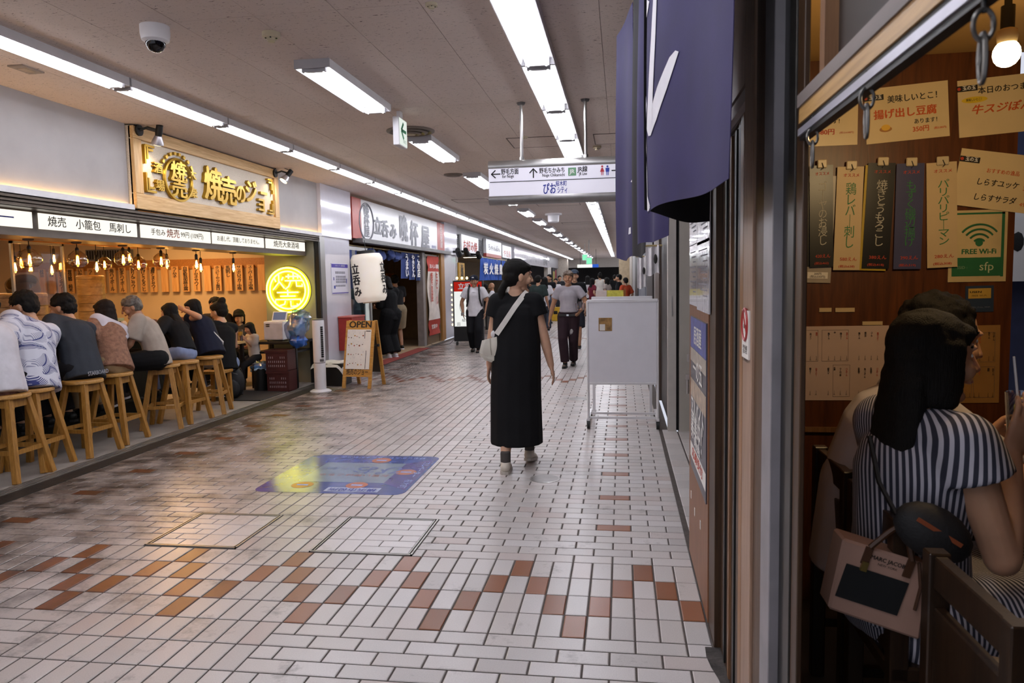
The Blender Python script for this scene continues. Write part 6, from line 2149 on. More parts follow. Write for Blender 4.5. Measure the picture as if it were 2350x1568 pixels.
s0_, s1_ = Vector((bp_.x + .085, 5.80, bp_.z + .125)), w.W(w.sh[1] + Vector((-.05, -.02, .085)))
wp = [s0_, s0_.lerp(s1_, .3) + Vector((0, -.035, 0)), s0_.lerp(s1_, .62) + Vector((0, -.035, .01)), s0_.lerp(s1_, .88) + Vector((0, -.02, .01)), s1_, s1_ + Vector((-.01, .09, -.01))]
mb = MB()
rs = []
dirn = (s1_ - s0_).normalized()
for q in wp:
    sd = Vector((dirn.z, 0, -dirn.x)).normalized()
    rs.append([mb.b.verts.new(q + sd * (i * .021) + Vector((0, j * .003, 0))) for i, j in ((-1, -1), (1, -1), (1, 1), (-1, 1))])
mb.skin(rs)
mb.build('strap', mat('cream_webbing', '#cfcac2', .8), bag, world=True)

# ---------------------------------------------------------------- men walking towards the viewer
g = Fig('person', 'man in a light grey T-shirt and dark trousers walking this way with a glass', (-.93, 13.05, 0), 176, 1.69, near=False, vox=.010, head=(4, 2, 0), lean=1,
        hands=((-.24, .22, 1.00), (.34, -.02, .86)), elbow=((-.9, -.9, -.2), (.9, -.5, -.1)), feet=((-.06, -.13, .10), (.05, .16, .085)), skin=2)
g.body().hair('fringe', HAIRL).top(cloth('grey_tee', '#9f9aa0'), .6, -.04, .012).pants(cloth('plum_trousers', '#2a1c22'), 1.0, .014).shoes(mat('black_shoe', '#1c1a1a', .5), M_BLACK)
MB().box(-.16, .10, .90, .16, .135, .94).build('belt', M_BLACK, g.t)
MB().box(-.02, .132, .905, .02, .14, .935).build('buckle', M_CHROME, g.t)
mb = MB().ell(Vector((-.07, .135, .62)), (.035, .012, .06), 10)
mb.ell(Vector((-.05, .115, .50)), (.025, .012, .03), 8)
stuff(mb.build('trouser_print', mat('pale_print', '#8d8a8a', .7, var=.5, scale=60), g.t, smooth=True))
q = g.W((-.25, .34, 1.02))
t = thing('held_glasses', 'clear drinking glasses in the hand of the grey T-shirt man', 'glass', q)
for k in range(3):
    MB().lathe([(.025, 0), (.033, .12), (.030, .12), (.022, .006)], 14, ((k - 1) * .05, .02 * k, (.03 * (k % 2)))).build('glass', clear('clear_glass', (.97, .97, 1), .25), t, smooth=True)

c = Fig('person', 'man in a white T-shirt and dark cap with backpack straps, walking this way', (-3.16, 15.75, 0), 184, 1.66, vox=.010, head=(-6, 6, 0), hands=((-.24, .05, .86), (.25, .06, .86)), elbow=((-.9, -.6, 0), (.9, -.6, 0)), feet=((-.07, .12, .085), (.07, -.12, .095)), skin=2)
c.body().hair('short', HAIRB).top(cloth('white_tee', '#cfccd0'), .62, .13, .03, flare=.012).pants(cloth('black_trousers', '#17171b'), 1.0, .014).shoes(mat('black_shoe', '#1c1a1a'), M_BLACK)
M_NAVY = cloth('navy_cap', '#171a28')


def cap(f, m):
    h, M = f.hc, f.Mh
    A = lambda *p: h + M @ Vector(p)

    def fn(mb):
        mb.ell(A(0, -.012, .062), (.090, .106, .070), 16, M)
        ec(mb, A(-.035, .10, .050), A(.035, .10, .050), (.045, .010), (.045, .010), side=M @ Vector((0, 1, -.2)))
    f.layer('cap', m, fn, vox=.008)


cap(c, M_NAVY)
MB().ell((c.hc + c.Mh @ Vector((0, .088, .085))) * c.k, (.03, .01, .012), 8).build('cap_emblem', M_WHITEP, c.t)
for q in (-1, 1):
    MB().tube([(q * .10, -.10, 1.36), (q * .105, .02, 1.455), (q * .115, .118, 1.36), (q * .125, .125, 1.16), (q * .165, .06, 1.0)], .020, 6).build('backpack_strap', M_BLACK, c.t, smooth=True)
mb = MB().box(-.15, -.28, .98, .15, -.12, 1.40)
mb.build('backpack', M_BAGB, c.t, bevel=.03)
MB().box(.22, .10, .80, .29, .12, .87).build('phone', M_CHROME, c.t)
MB().box(-.03, .134, 1.30, .03, .138, 1.305).build('shirt_print', M_INK, c.t)

b_ = Fig('person', 'man in a black T-shirt and cap close behind the grey T-shirt man', (-1.02, 16.2, 0), 178, 1.74, vox=.013, skin=1, head=(10, -4, 0))
b_.body().hair('short', HAIRB).top(C_BLACK, .6, .1, .015).pants(cloth('dark_shorts', '#22222a'), .62, .03).shoes(M_DARK)
cap(b_, cloth('slate_cap', '#3a4350'))

# ---------------------------------------------------------------- drinkers on the stools, facing the counter
M_LEAF, nt, bs = nodes('leaf_print')
tcn = N(nt, 'ShaderNodeTexCoord')
sp = N(nt, 'ShaderNodeSeparateXYZ')
nt.links.new(tcn.outputs['Object'], sp.inputs[0])


def MA(op, a, b=None, c=None):
    n = N(nt, 'ShaderNodeMath', operation=op)
    for i, v in enumerate((a, b, c)):
        if v is None:
            continue
        if isinstance(v, (int, float)):
            n.inputs[i].default_value = v
        else:
            nt.links.new(v, n.inputs[i])
    return n.outputs[0]


cb = N(nt, 'ShaderNodeCombineXYZ')
nt.links.new(MA('ADD', sp.outputs[0], MA('MULTIPLY', sp.outputs[1], .8)), cb.inputs[0])
nt.links.new(sp.outputs[2], cb.inputs[1])
# every frond sits in its own cell, turned its own way
vo = N(nt, 'ShaderNodeTexVoronoi', voronoi_dimensions='2D', i_Scale=9.0)
nt.links.new(cb.outputs[0], vo.inputs['Vector'])
vs_ = N(nt, 'ShaderNodeVectorMath', operation='SUBTRACT')
nt.links.new(cb.outputs[0], vs_.inputs[0])
nt.links.new(vo.outputs['Position'], vs_.inputs[1])
sc_ = N(nt, 'ShaderNodeSeparateColor')
nt.links.new(vo.outputs['Color'], sc_.inputs[0])
vr = N(nt, 'ShaderNodeVectorRotate', rotation_type='Z_AXIS')
nt.links.new(vs_.outputs[0], vr.inputs['Vector'])
nt.links.new(MA('MULTIPLY_ADD', sc_.outputs[0], 2.4, -1.2), vr.inputs['Angle'])
sl = N(nt, 'ShaderNodeSeparateXYZ')
nt.links.new(vr.outputs[0], sl.inputs[0])
ax_ = MA('ABSOLUTE', MA('ADD', sl.outputs[0], MA('MULTIPLY', MA('MULTIPLY', sl.outputs[1], sl.outputs[1]), 3.0)))
leafl = MA('SINE', MA('MULTIPLY', MA('SUBTRACT', sl.outputs[1], MA('MULTIPLY', ax_, 1.1)), 520.0))
edge = MA('SUBTRACT', .048, MA('MULTIPLY', MA('ABSOLUTE', sl.outputs[1]), .45))
inside = MA('GREATER_THAN', edge, ax_)
wdt = MA('SUBTRACT', .55, MA('MULTIPLY', ax_, 22.0))
frond = MA('MULTIPLY', MA('GREATER_THAN', MA('ADD', leafl, wdt), .0), inside)
stem = MA('MULTIPLY', MA('LESS_THAN', ax_, .0035), MA('LESS_THAN', MA('ABSOLUTE', sl.outputs[1]), .08))
lr = ramp(nt, [(.0, lin('#cccdd8')), (1, lin('#343c74'))], MA('MAXIMUM', MA('MULTIPLY', frond, MA('MULTIPLY_ADD', sc_.outputs[1], .5, .5)), stem))
nt.links.new(lr.outputs[0], bs.inputs['Base Color'])
bs.inputs['Roughness'].default_value = .85
M_DENIM = cloth('pale_denim', '#7f8cad', .15)
G1 = 'drinkers on the bar stools'
H1 = ((-.17, .40, .26), (.17, .40, .26))
p1 = seated('man in a white shirt with blue leaf print on a bar stool', 84, 868, -5.06, 62, 698, -5.33, .70, 92, head=(12, 14, 0), hand=((-.30, .34, .16), (.2, .42, .26)), vox=.010, skin=1, group=G1, near=True)
p1.body().hair('short', HAIRB).top(M_LEAF, .85, .13, .035, sr=1.15).pants(cloth('dark_trousers', '#1c1a1c'))
p1.shoes(M_DARK, M_BLACK)
p2 = seated('drinker in a dark grey T-shirt printed with white letters at the hem', 190, 850, -5.06, 146, 706, -5.40, .70, 88, head=(14, 12, 0), hand=H1, vox=.010, skin=1, group=G1, near=True)
p2.body().hair('short', HAIRB).top(cloth('charcoal_tee', '#34383f'), .7, .12, .035).pants(cloth('dark_trousers', '#1c1a1c'))
p2.shoes(M_DARK, M_BLACK)
M_KNIT = mat('brown_knit', '#8a6450', .9, var=.3, scale=30, bump=.7, bscale=120)
p3 = seated('woman with bobbed hair in a brown knit, white sweater over her shoulders', 262, 835, -5.06, 242, 716, -5.33, .70, 90, True, head=(-4, 10, 0), hand=H1, vox=.010, skin=0, group=G1, near=True)
p3.body().hair('bob', HAIRD).top(M_KNIT, .8, .09, .03, flare=.025).pants(cloth('sand_trousers', '#9a8464'), 1, .01)


def shawl(mb):
    f = p3
    ec(mb, f.sh[0] + Vector((0, -.01, .03)), f.sh[1] + Vector((0, -.01, .03)), .075, .075)
    ec(mb, f.sh[0] + Vector((0.02, -.06, .02)), f.chest + Vector((-.06, -.10, -.06)), (.09, .05), (.07, .03))
    ec(mb, f.sh[1] + Vector((-.05, -.06, .0)), f.chest + Vector((-.03, -.10, -.10)), (.09, .05), (.05, .025))
    ec(mb, f.neck + Vector((0, -.02, -.03)), f.chest + Vector((-.03, -.10, 0)), (.13, .06), (.14, .03))


p3.layer('sweater', cloth('white_sweater', '#c6c2cb'), shawl, vox=.011, it=6)
p3.shoes(M_DARK, M_BLACK)
p4 = seated('grey-haired man in a beige short-sleeved shirt bent towards the counter', 362, 838, -5.0, 306, 700, -5.22, .70, 118, head=(10, 22, 0), hand=((-.06, .40, .02), (.20, .50, .22)), elbow=((-.8, -.4, -.6), (.5, -.4, -.4)),
            feet=((-.02, .42, .36), (.16, .38, .40)), fdir=((-.3, 1, -.3), (0, 1, -.2)), vox=.010, skin=2, group=G1, near=True, curve=.4)
p4.body().hair('short', HAIRG).top(cloth('beige_shirt', '#a3978c'), .8, .12, .03, sr=1.1).pants(cloth('black_slacks', '#161618'), 1, .03)
p4.shoes(mat('brown_sandal', '#3a2d2a', .6), M_WHITEP, 'sandal')
MB().tube([p4.wr[0] * p4.k + Vector((.034 * math.cos(a), .034 * math.sin(a), .03)) for a in [2 * PI * i / 16 for i in range(16)]], .009, 6, closed=True).build('wrist_watch', M_BLACK, p4.t, smooth=True)
p5 = seated('woman with long straight black hair, black shirt and pale jeans', 424, 812, -5.06, 387, 718, -5.36, .70, 90, True, head=(6, 6, 0), hand=H1, vox=.011, skin=0, group=G1)
p5.body().hair('long', HAIRB).top(C_BLACK, 1.7, .02, .025).pants(M_DENIM).shoes(M_DARK, M_BLACK)
p6 = seated('laughing woman in a navy vest with a white strap across her back', 480, 800, -5.06, 442, 708, -5.36, .70, 88, True, head=(42, 10, 0), hand=((-.12, .22, .46), (.17, .40, .26)), vox=.011, skin=0, group=G1)
p6.body().hair('bob', HAIRB).top(cloth('navy_vest', '#1a1d2e'), .0, .13, .05, flare=.02).pants(cloth('dark_trousers', '#1c1a1c')).shoes(M_DARK, M_BLACK)
n_ = [(.15, -.05, .44), (.11, -.165, .30), (.02, -.185, .10), (-.10, -.165, -.02), (-.17, -.05, -.06)]
MB().tube([(p6.pel + p6.M1 @ Vector((-a, b__, c_))) * p6.k for a, b__, c_ in n_], .010, 6).build('white_strap', M_WHITEP, p6.t, smooth=True)
hd_ = seated('person at the picture edge with a white sleeve and printed lap, by the first stool', 2, 870, -5.02, -42, 690, -5.3, .70, 92, vox=.012, skin=1, group=G1)
hd_.body().hair('short', HAIRB).top(cloth('white_sleeve', '#c9c6cc'), .9, .1, .03).pants(cloth('floral_lap', '#6a4a44', .6, .2, 30)).shoes(M_DARK)
# family at the table
G2 = 'family at the pale wood table'
f7 = seated('woman in a sleeveless black top holding a yellow drink', 516, 835, -5.28, 506, 722, -5.42, .45, 62, True, head=(20, 8, 0), hand=((-.05, .3, .25), (.12, .40, .28)), elbow=((-.5, -1, -.5), (.9, -.4, -.6)), vox=.011, skin=0, feet=((-.12, .35, .1), (.12, .35, .1)), group=G2, tall=.60)
f7.body().hair('bun', HAIRB).top(C_BLACK, 0, .12, .015).pants(M_DENIM).shoes(M_DARK)


def fam(label, px, py, Y, seat, yaw, H, fem, head, hairs, m, sl, sk=1, hands=((-.15, .28, .28), (.15, .28, .28))):
    q = at(px, py, Y=Y)
    k = H / 1.7
    f = Fig('person', label, (q.x, Y, 0), yaw, H, fem, pel=(0, 0, q.z - .645 * k), lean=6, hands=[(h_[0] * k, h_[1] * k, q.z - .645 * k + h_[2] * k) for h_ in hands], feet=((-.1, .36, .1), (.1, .36, .1)), head=head, vox=.011, skin=sk, group=G2)
    f.body().hair(hairs, HAIRB).top(m, sl, .1, .015).pants(cloth('dark_trousers', '#1c1a1c')).shoes(M_DARK)
    return f


fam('man with short black hair in a dark T-shirt behind the sleeveless woman', 498, 700, 10.75, .45, 195, 1.66, False, (-5, 12, 0), 'short', cloth('dark_tee', '#25211f'), .6, 2)
fam('woman in a grey top with bobbed hair looking down at the child', 550, 726, 10.85, .45, 195, 1.58, True, (18, 22, 0), 'bob', cloth('dim_grey_top', '#3d3834'), .5, 1)
fam('small child in a white top eating at the family table', 582, 752, 10.35, .45, 150, 1.12, True, (-10, 16, 0), 'bob', cloth('white_child_top', '#b5aaa0'), .6, 1, ((-.05, .22, .36), (.15, .26, .22)))
for k, (x, y, lab) in enumerate(((-5.30, 8.98, 'low wooden stool under the woman in the sleeveless top'), (-6.1, 10.72, 'low wooden stool under the man in the dark T-shirt'))):
    t = thing('low_stool', lab, 'stool', (x, y, 0), 0, 'low stools at the family table')
    MB().box(-.16, -.16, .40, .16, .16, .44).build('seat', W_STOOL, t, bevel=.006)
    for sx in (-1, 1):
        for sy in (-1, 1):
            MB().bar((sx * .13, sy * .13, 0), (sx * .12, sy * .12, .40), .04, .04, up=(1, 0, 0)).build('leg', W_STOOL, t)
        MB().bar((sx * .125, -.12, .2), (sx * .125, .12, .2), .02, .035).build('stretcher', W_STOOL, t)
text('STARBOARD', .055, mat('grey_print_light', '#8a8d94', .7), p2.t, mw(p2.t) @ Matrix.Translation((p2.pel * p2.k + Vector((-.03, -.192, -.04)))) @ Matrix.Rotation(PI / 2, 4, 'X') @ Matrix.Rotation(-.08, 4, 'X'), bold=.03, width=.24)

# customers of the lantern bar
G3 = 'customers inside the lantern bar'
s1 = Fig('person', 'person in a white T-shirt half hidden by the paper lantern', (-5.1, 13.6, 0), 70, 1.70, vox=.012, lean=10, hands=((-.1, .4, 1.1), (.1, .42, 1.1)), skin=1, group=G3)
s1.body().hair('short', HAIRB).top(cloth('white_tee', '#cfccd0'), .6, .12, .02).pants(cloth('navy_trousers', '#1c2130')).shoes(M_DARK)
s2 = Fig('person', 'person all in black with a strap, standing beside the paper lantern', (at(896, 700, Y=14.6).x, 14.6, 0), 60, 1.68, vox=.012, lean=6, head=(10, 20, 0), hands=((-.1, .35, 1.05), (.1, .38, 1.05)), skin=0, group=G3)
s2.body().hair('bob', HAIRB).top(C_BLACK, 1.4, .15, .03).pants(cloth('black_wide_trousers', '#131315'), 1, .06).shoes(M_WHITEP)
s3 = Fig('person', 'man in a dark top and beige shorts at the standing counter', (at(911, 700, Y=16.4).x, 16.4, 0), 40, 1.72, vox=.012, lean=8, head=(-20, 14, 0), hands=((-.1, .38, 1.1), (.15, .4, 1.1)), skin=2, group=G3)
s3.body().hair('short', HAIRB).top(cloth('dark_top', '#1c1b1d'), .6, .1, .02).pants(cloth('beige_shorts', '#8a7a62'), .6, .04).shoes(M_DARK)

# people farther down the passage
FAR = [(1236, 20.0, -15, 1.66, 0, 'short', '#2d3836', '#26262c', 'dark green-grey jacket seen past the walking woman\'s face', .9),
       (1251, 22.0, 10, 1.62, 1, 'long', '#cfccd0', '#3a3f4a', 'loose white top with a dark strap beyond the walking woman', .8),
       (1262, 25.5, 150, 1.72, 0, 'short', '#151518', '#4a5264', 'black T-shirt and grey shorts standing beside the yellow box', .55),
       (1276, 31.0, 175, 1.58, 0, 'short', '#d2cfd2', '#2a2a30', 'white T-shirt facing this way beyond the yellow box', .55),
       (1285, 35.0, 200, 1.72, 0, 'short', '#2a2c30', '#2a2a30', 'dark jacket beyond the person in the white T-shirt', .9),
       (1349, 30.0, 0, 1.66, 1, 'long', '#c4c0c2', '#1d1d20', 'white top and long dark hair left of the maroon dress', .7),
       (1360, 27.0, -60, 1.56, 1, 'long', '#6d2230', '#3a3a44', 'maroon top seen over the whiteboard', .6),
       (1377, 33.0, 20, 1.78, 1, 'bun', '#cdc7bf', '#d0c9c0', 'all pale clothes with arms raised, tallest over the whiteboard', .8),
       (1393, 28.0, 60, 1.58, 1, 'bob', '#9a8f8a', '#3a3436', 'patterned top and curly hair over the whiteboard', .6),
       (1411, 38.0, 0, 1.72, 0, 'short', '#141417', '#1c1c20', 'black clothes in the dark far opening', .9),
       (1421, 26.0, 80, 1.68, 0, 'short', '#18181c', '#22222a', 'black jacket in profile beside the orange top', .9),
       (1436, 24.5, 30, 1.56, 1, 'short', '#b4492c', '#b0a8a4', 'orange top at the near-side wall beyond the whiteboard', .9)]
for px, Y, yaw, H, fem, hs, tc_, pc_, lab, sl in FAR:
    q = at(px, 700, Y=Y)
    f = Fig('person', 'distant person in ' + lab, (q.x, Y, 0), yaw, H, bool(fem), vox=.018, skin=1, group='people far down the passage', hands=((-.24, .1, .85), (.24, .1, .85)), feet=((-.09, .08, .085), (.09, -.08, .085)))
    f.body().hair(hs, HAIRB, 2).top(cloth('far_top_' + tc_[1:], tc_), sl, .14, .02).pants(cloth('far_legs_' + pc_[1:], pc_), .62 if 'shorts' in lab else 1.0, .02).shoes(M_DARK)
p = at(1276, 737, Z=0)
t = thing('yellow_box', 'yellow caution box on the tiles beside the man in grey shorts', 'box', (p.x, p.y, 0))
MB().box(-.2, -.12, 0, .2, .12, .52).build('box', mat('caution_yellow', '#c9a020', .5), t, bevel=.01)
MB().box(-.07, -.125, .26, .07, -.12, .38).build('black_mark', M_INK, t)
MB().tube([(-.08, 0, .52), (-.06, 0, .6), (.06, 0, .6), (.08, 0, .52)], .012, 6).build('handle', M_DARK, t)
for k, (px, Y, H, lab) in enumerate(((1112, 23.6, 1.6, 'seated far diner with black hair beside the lit stand sign'), (1129, 23.4, 1.66, 'seated far diner with a bald head behind the walking woman'))):
    q = at(px, 650, Y=Y)
    f = Fig('person', lab, (q.x, Y, 0), 100, H, pel=(0, 0, .72), hands=((-.15, .35, .95), (.15, .35, .95)), feet=((-.1, .38, .1), (.1, .38, .1)), vox=.016, skin=2, group='diners at the far shopfront')
    f.body().hair('short' if k == 0 else 'bald', HAIRB).top(cloth(('dark_top', 'white_tee')[k], ('#1c1b1d', '#cfccd0')[k]), .7, .1, .02).pants(cloth('dark_trousers', '#1c1a1c')).shoes(M_DARK)
t = thing('bench', 'dark bench under the seated far diners', 'bench', (-3.9, 23.5, 0))
MB().box(-.4, -.6, .58, .4, .6, .63).build('seat', M_DARK, t)
for sx in (-1, 1):
    MB().box(sx * .35 - .03, -.55, 0, sx * .35 + .03, .55, .58).build('leg', M_DARK, t)


# ---------------------------------------------------------------- inside the tavern: posters, chairs, guests
M_POST = mat('cream_poster', '#d8c49a', .35, var=.04)
M_ORINK = mat('orange_ink', '#c2521c', .6)
YW = 3.247


def wallsheet(name, lab, cat, tl, tr, bl, m, grp=None, th=.003, off=0.0):
    """sheet on the tavern wall from three picture corners (top-left, top-right, bottom-left); returns thing and a placing function"""
    y = YW - off
    A, B, C_ = at(*tl, Y=y), at(*tr, Y=y), at(*bl, Y=y)
    t = thing(name, lab, cat, (A + B + C_ + (B + C_ - A)) / 4, 0, grp)
    R_, U_ = B - A, A - C_
    M = frame(A, R_, U_)
    w, h = R_.length, U_.length
    MB().box(0, -h, -th, w, 0, 0, M).build('sheet', m, t, world=True)
    return t, M, w, h


def tx(t, M, w, h, s, fx, fy, fw_, sz, m, **k):
    return text(s, sz, m, t, M @ Matrix.Translation((w * fx, -h * fy, .0012)), width=w * fw_ if fw_ else None, **k)


def logo(t, M, w, h, fx, fy, s=.12):
    MB().box(w * (fx - s), -h * (fy + .05), 0, w * (fx + s), -h * (fy - .05), .001, M).build('logo_plate', M_INK, t, world=True)
    text('玉の玉', h * .085, M_WINK, t, M @ Matrix.Translation((w * (fx + .02), -h * fy, .002)), width=w * s * 1.3, bold=.03)
    MB().cyl(M @ Vector((w * (fx - s * .8), -h * fy, .001)), M @ Vector((w * (fx - s * .8), -h * fy, .002)), h * .03, n=8).build('logo_dot', M_REDINK, t, world=True)


G4 = 'laminated menu posters on the tavern wall'
t, M, w, h = wallsheet('menu_poster', 'menu poster with a drawing of fried tofu, 350 yen', 'poster', (1983, 206), (2175, 184), (1987, 332), M_POST, G4)
logo(t, M, w, h, .11, .17)
tx(t, M, w, h, '美味しいとこ！', .60, .24, .66, .032, M_INK, bold=.02)
tx(t, M, w, h, '揚げ出し豆腐', .48, .50, .76, .040, M_ORINK, bold=.035)
tx(t, M, w, h, 'あります！', .74, .68, .32, .022, M_INK, bold=.02)
tx(t, M, w, h, '350円', .66, .82, .22, .026, M_ORINK, bold=.03)
tx(t, M, w, h, '(税込385円)', .89, .83, .17, .010, M_ORINK, bold=.02)
MB().prism([(w * .24 + .024 * math.cos(2 * PI * i / 18), -h * .76 + .011 * math.sin(2 * PI * i / 18)) for i in range(18)], .0, .001, M).build('plate_drawing', mat('plate_drawing', '#a8763a', .6), t, world=True)
MB().prism([(w * .24 + .017 * math.cos(2 * PI * i / 18), -h * .73 + .012 * math.sin(2 * PI * i / 18)) for i in range(18)], .001, .002, M).build('tofu_drawing', mat('tofu_drawing', '#e0b23a', .6), t, world=True)
t, M, w, h = wallsheet('menu_poster', 'menu poster cut by the picture edge with a yellow oval, nearest to the bulb', 'poster', (2197, 186), (2398, 163), (2200, 317), M_POST, G4)
logo(t, M, w, h, .11, .15)
tx(t, M, w, h, '本日のおつまみ', .56, .22, .66, .030, M_INK, bold=.02)
MB().prism([(w * .19 + w * .15 * math.cos(2 * PI * i / 22), -h * .36 + h * .055 * math.sin(2 * PI * i / 22)) for i in range(22)], .0, .001, M).build('yellow_oval', mat('yellow_print', '#d8b92a', .6), t, world=True)
tx(t, M, w, h, '美味しいとこ！', .19, .36, .2, .012, M_INK, bold=.02)
tx(t, M, w, h, '牛スジぽん酢', .56, .55, .84, .040, M_ORINK, bold=.03, shear=.25)
tx(t, M, w, h, '380円', .88, .70, .2, .022, M_INK)
t, M, w, h = wallsheet('menu_poster', 'menu poster priced 580 yen, half hidden by the slanting window head', 'poster', (1778, 222), (1970, 212), (1778, 340), M_POST, G4)
tx(t, M, w, h, 'あります！', .66, .54, .34, .022, M_INK, bold=.02)
tx(t, M, w, h, '580円', .62, .74, .24, .026, M_REDINK, bold=.03)
tx(t, M, w, h, '(税込638円)', .87, .76, .2, .010, M_REDINK)
MB().tube([M @ Vector((w * .62, -h * .33, .006)), M @ Vector((w * .86, -h * .30, .006)), M @ Vector((w * .88, -h * .12, .006))], .0045, 6).build('black_hook', M_BLACK, t, world=True)
t, M, w, h = wallsheet('menu_poster', 'tilted menu poster listing two whitebait dishes, over the free wi-fi notice', 'poster', (2208, 340), (2400, 362), (2192, 470), M_POST, G4, off=.006)
logo(t, M, w, h, .12, .18)
tx(t, M, w, h, 'おすすめの逸品', .54, .34, .40, .020, M_ORINK, bold=.015)
tx(t, M, w, h, 'しらすユッケ', .50, .55, .52, .030, M_INK, bold=.02, shear=.15)
tx(t, M, w, h, 'しらすサラダ', .50, .82, .52, .030, M_INK, bold=.02, shear=.15)
tx(t, M, w, h, '390', .86, .58, .12, .022, M_ORINK)
tx(t, M, w, h, '490', .86, .86, .12, .022, M_ORINK)
M_BLKCARD = mat('black_card', '#15161b', .35, var=.1)
M_CREAMC = mat('cream_card', '#cdb68e', .5, var=.04)
M_BLUEC2 = mat('blue_card', '#4a4d72', .3, var=.06)
M_CHALK = mat('chalk_ink', '#b9b8b0', .7)
STRIPS = [((1858, 381), (1912, 378), (1845, 614), M_BLKCARD, 'ゴーヤのお浸し', M_CHALK, '420えん', '(税込462)', 'black menu strip with white words, first from the window post'),
          ((1922, 383), (1983, 382), (1919, 620), M_CREAMC, '鶏レバー刺し', M_GREENINK, '580えん', '(税込638)', 'cream menu strip with green words, between the two black strips'),
          ((1993, 374), (2056, 374), (1984, 616), M_BLKCARD, '焼きとうもろこし', M_CHALK, '380えん', '(税込418)', 'black menu strip edged in yellow with white words'),
          ((2058, 376), (2122, 374), (2050, 618), M_BLUEC2, 'もずく磯辺揚げ', M_GREENINK, '290えん', '(税込319)', 'blue menu strip with faint green words'),
          ((2126, 375), (2196, 370), (2121, 616), M_CREAMC, 'パリパリピーマン', M_GREENINK, '280えん', '(税込308)', 'cream menu strip with green words beside the free wi-fi notice')]
for tl, tr_, bl, m, s, im, pr_, tax, lab in STRIPS:
    t, M, w, h = wallsheet('menu_strip', lab, 'menu strip', tl, tr_, bl, m, 'hanging menu strips on the tavern wall', off=.012)
    tx(t, M, w, h, 'オススメ', .54, .085, .62, .016, M_REDINK, bold=.02)
    text(s, .034, im, t, M @ Matrix.Translation((w * .55, -h * .48, .0012)), vert=True, height=h * .62, width=w * .42)
    tx(t, M, w, h, pr_, .56, .895, .7, .018, M_REDINK, bold=.015)
    tx(t, M, w, h, tax, .5, .965, .74, .012, M_REDINK, bold=.02)
    if 'yellow' in lab:
        MB().box(-w * .09, -h * 1.02, -.005, w * .9, -h * .02, -.0032, M).build('yellow_backing', mat('yellow_card_edge', '#b59a22', .5), t, world=True)
    MB().box(w * .32, -.012, .0005, w * .72, .022, .010, M).build('magnet_hook', mat('ivory_plastic', '#cfc0a0', .4), t, bevel=.003, world=True)
    MB().tube([M @ Vector((w * .5, .008, .012)), M @ Vector((w * .56, -.012, .016)), M @ Vector((w * .5, -.018, .014))], .0018, 5).build('hook_wire', M_DARK, t, world=True)
t, M, w, h = wallsheet('framed_menu', 'pale backing card with a price tag behind the first black menu strip', 'card', (1829, 404), (1920, 404), (1826, 648), mat('grey_card', '#a39a90', .4), None, off=.003)
MB().box(w * .06, -h * .85, 0, w * .92, -h * .06, .001, M).build('dark_print', M_BLKCARD, t, world=True)
MB().box(w * .40, -h * .96, 0, w * .92, -h * .90, .001, M).build('price_tag', M_PAPER, t, world=True)
text('300円\n(税込330円)', .012, M_INK, t, M @ Matrix.Translation((w * .66, -h * .93, .002)))
t, M, w, h = wallsheet('wifi_notice', 'cream and green free wi-fi notice', 'notice', (2180, 484), (2314, 480), (2170, 648), mat('wifi_cream', '#cdb98c', .3), None, off=.002)
M_WG = mat('wifi_green', '#2f6d48', .4)
MB().box(w * .05, -h * .06, 0, w * .95, -h * .035, .0008, M).box(w * .90, -h * .93, 0, w * .95, -h * .035, .0008, M).build('border', M_WG, t, world=True)
MB().box(w * .06, -h * .92, 0, w * .95, -h * .66, .0009, M).build('green_block', M_WG, t, world=True)
for r_ in (.11, .20, .29, .38):
    MB().tube([M @ Vector((w * .52 + w * r_ * math.sin(a), -h * .44 + w * r_ * math.cos(a) - w * .06, .001)) for a in [-.9 + 1.8 * i / 14 for i in range(15)]], w * .018, 5).build('wifi_arc', M_WG, t, world=True)
MB().cyl(M @ Vector((w * .52, -h * .455, 0)), M @ Vector((w * .52, -h * .455, .002)), w * .065, n=18).build('wifi_dot', M_WG, t, world=True)
tx(t, M, w, h, 'FREE Wi-Fi', .52, .58, .76, .028, M_WG, bold=.035)
tx(t, M, w, h, 'SSID :', .24, .80, .26, .016, mat('dim_green_print', '#7fa080', .5))
tx(t, M, w, h, 'sfp', .66, .79, .40, .048, mat('pale_green_print', '#b9c4a0', .5))
t, M, w, h = wallsheet('wifi_sticker', 'small blue wi-fi sticker below the free wi-fi notice', 'sticker', (2216, 657), (2281, 655), (2216, 717), mat('sticker_blue', '#33425a', .35), None)
MB().box(w * .1, -h * .48, 0, w * .9, -h * .1, .001, M).build('yellow_plate', mat('sticker_yellow', '#c4a04a', .4), t, world=True)
tx(t, M, w, h, 'USEN', .36, .24, .4, .011, M_INK, bold=.04)
tx(t, M, w, h, 'FREE Wi-Fi', .48, .38, .66, .009, M_INK)
tx(t, M, w, h, 'USEN_Free_WiFi', .5, .82, .85, .008, mat('dim_print', '#7a8090', .5))
MENU = ['生ビール', '瓶ビール', 'ホッピー', '白ホッピー', '黒ホッピー', '中', 'レモンサワー', '梅サワー', 'お茶割り', 'ウーロンハイ', '緑茶ハイ', 'ハイボール', '角ハイボール', '日本酒', '冷酒', '赤ワイン', '白ワイン', '焼酎', '芋焼酎', '麦焼酎', '梅酒', 'コーラ', 'ウーロン茶', '枝豆', '冷奴', '煮込み']
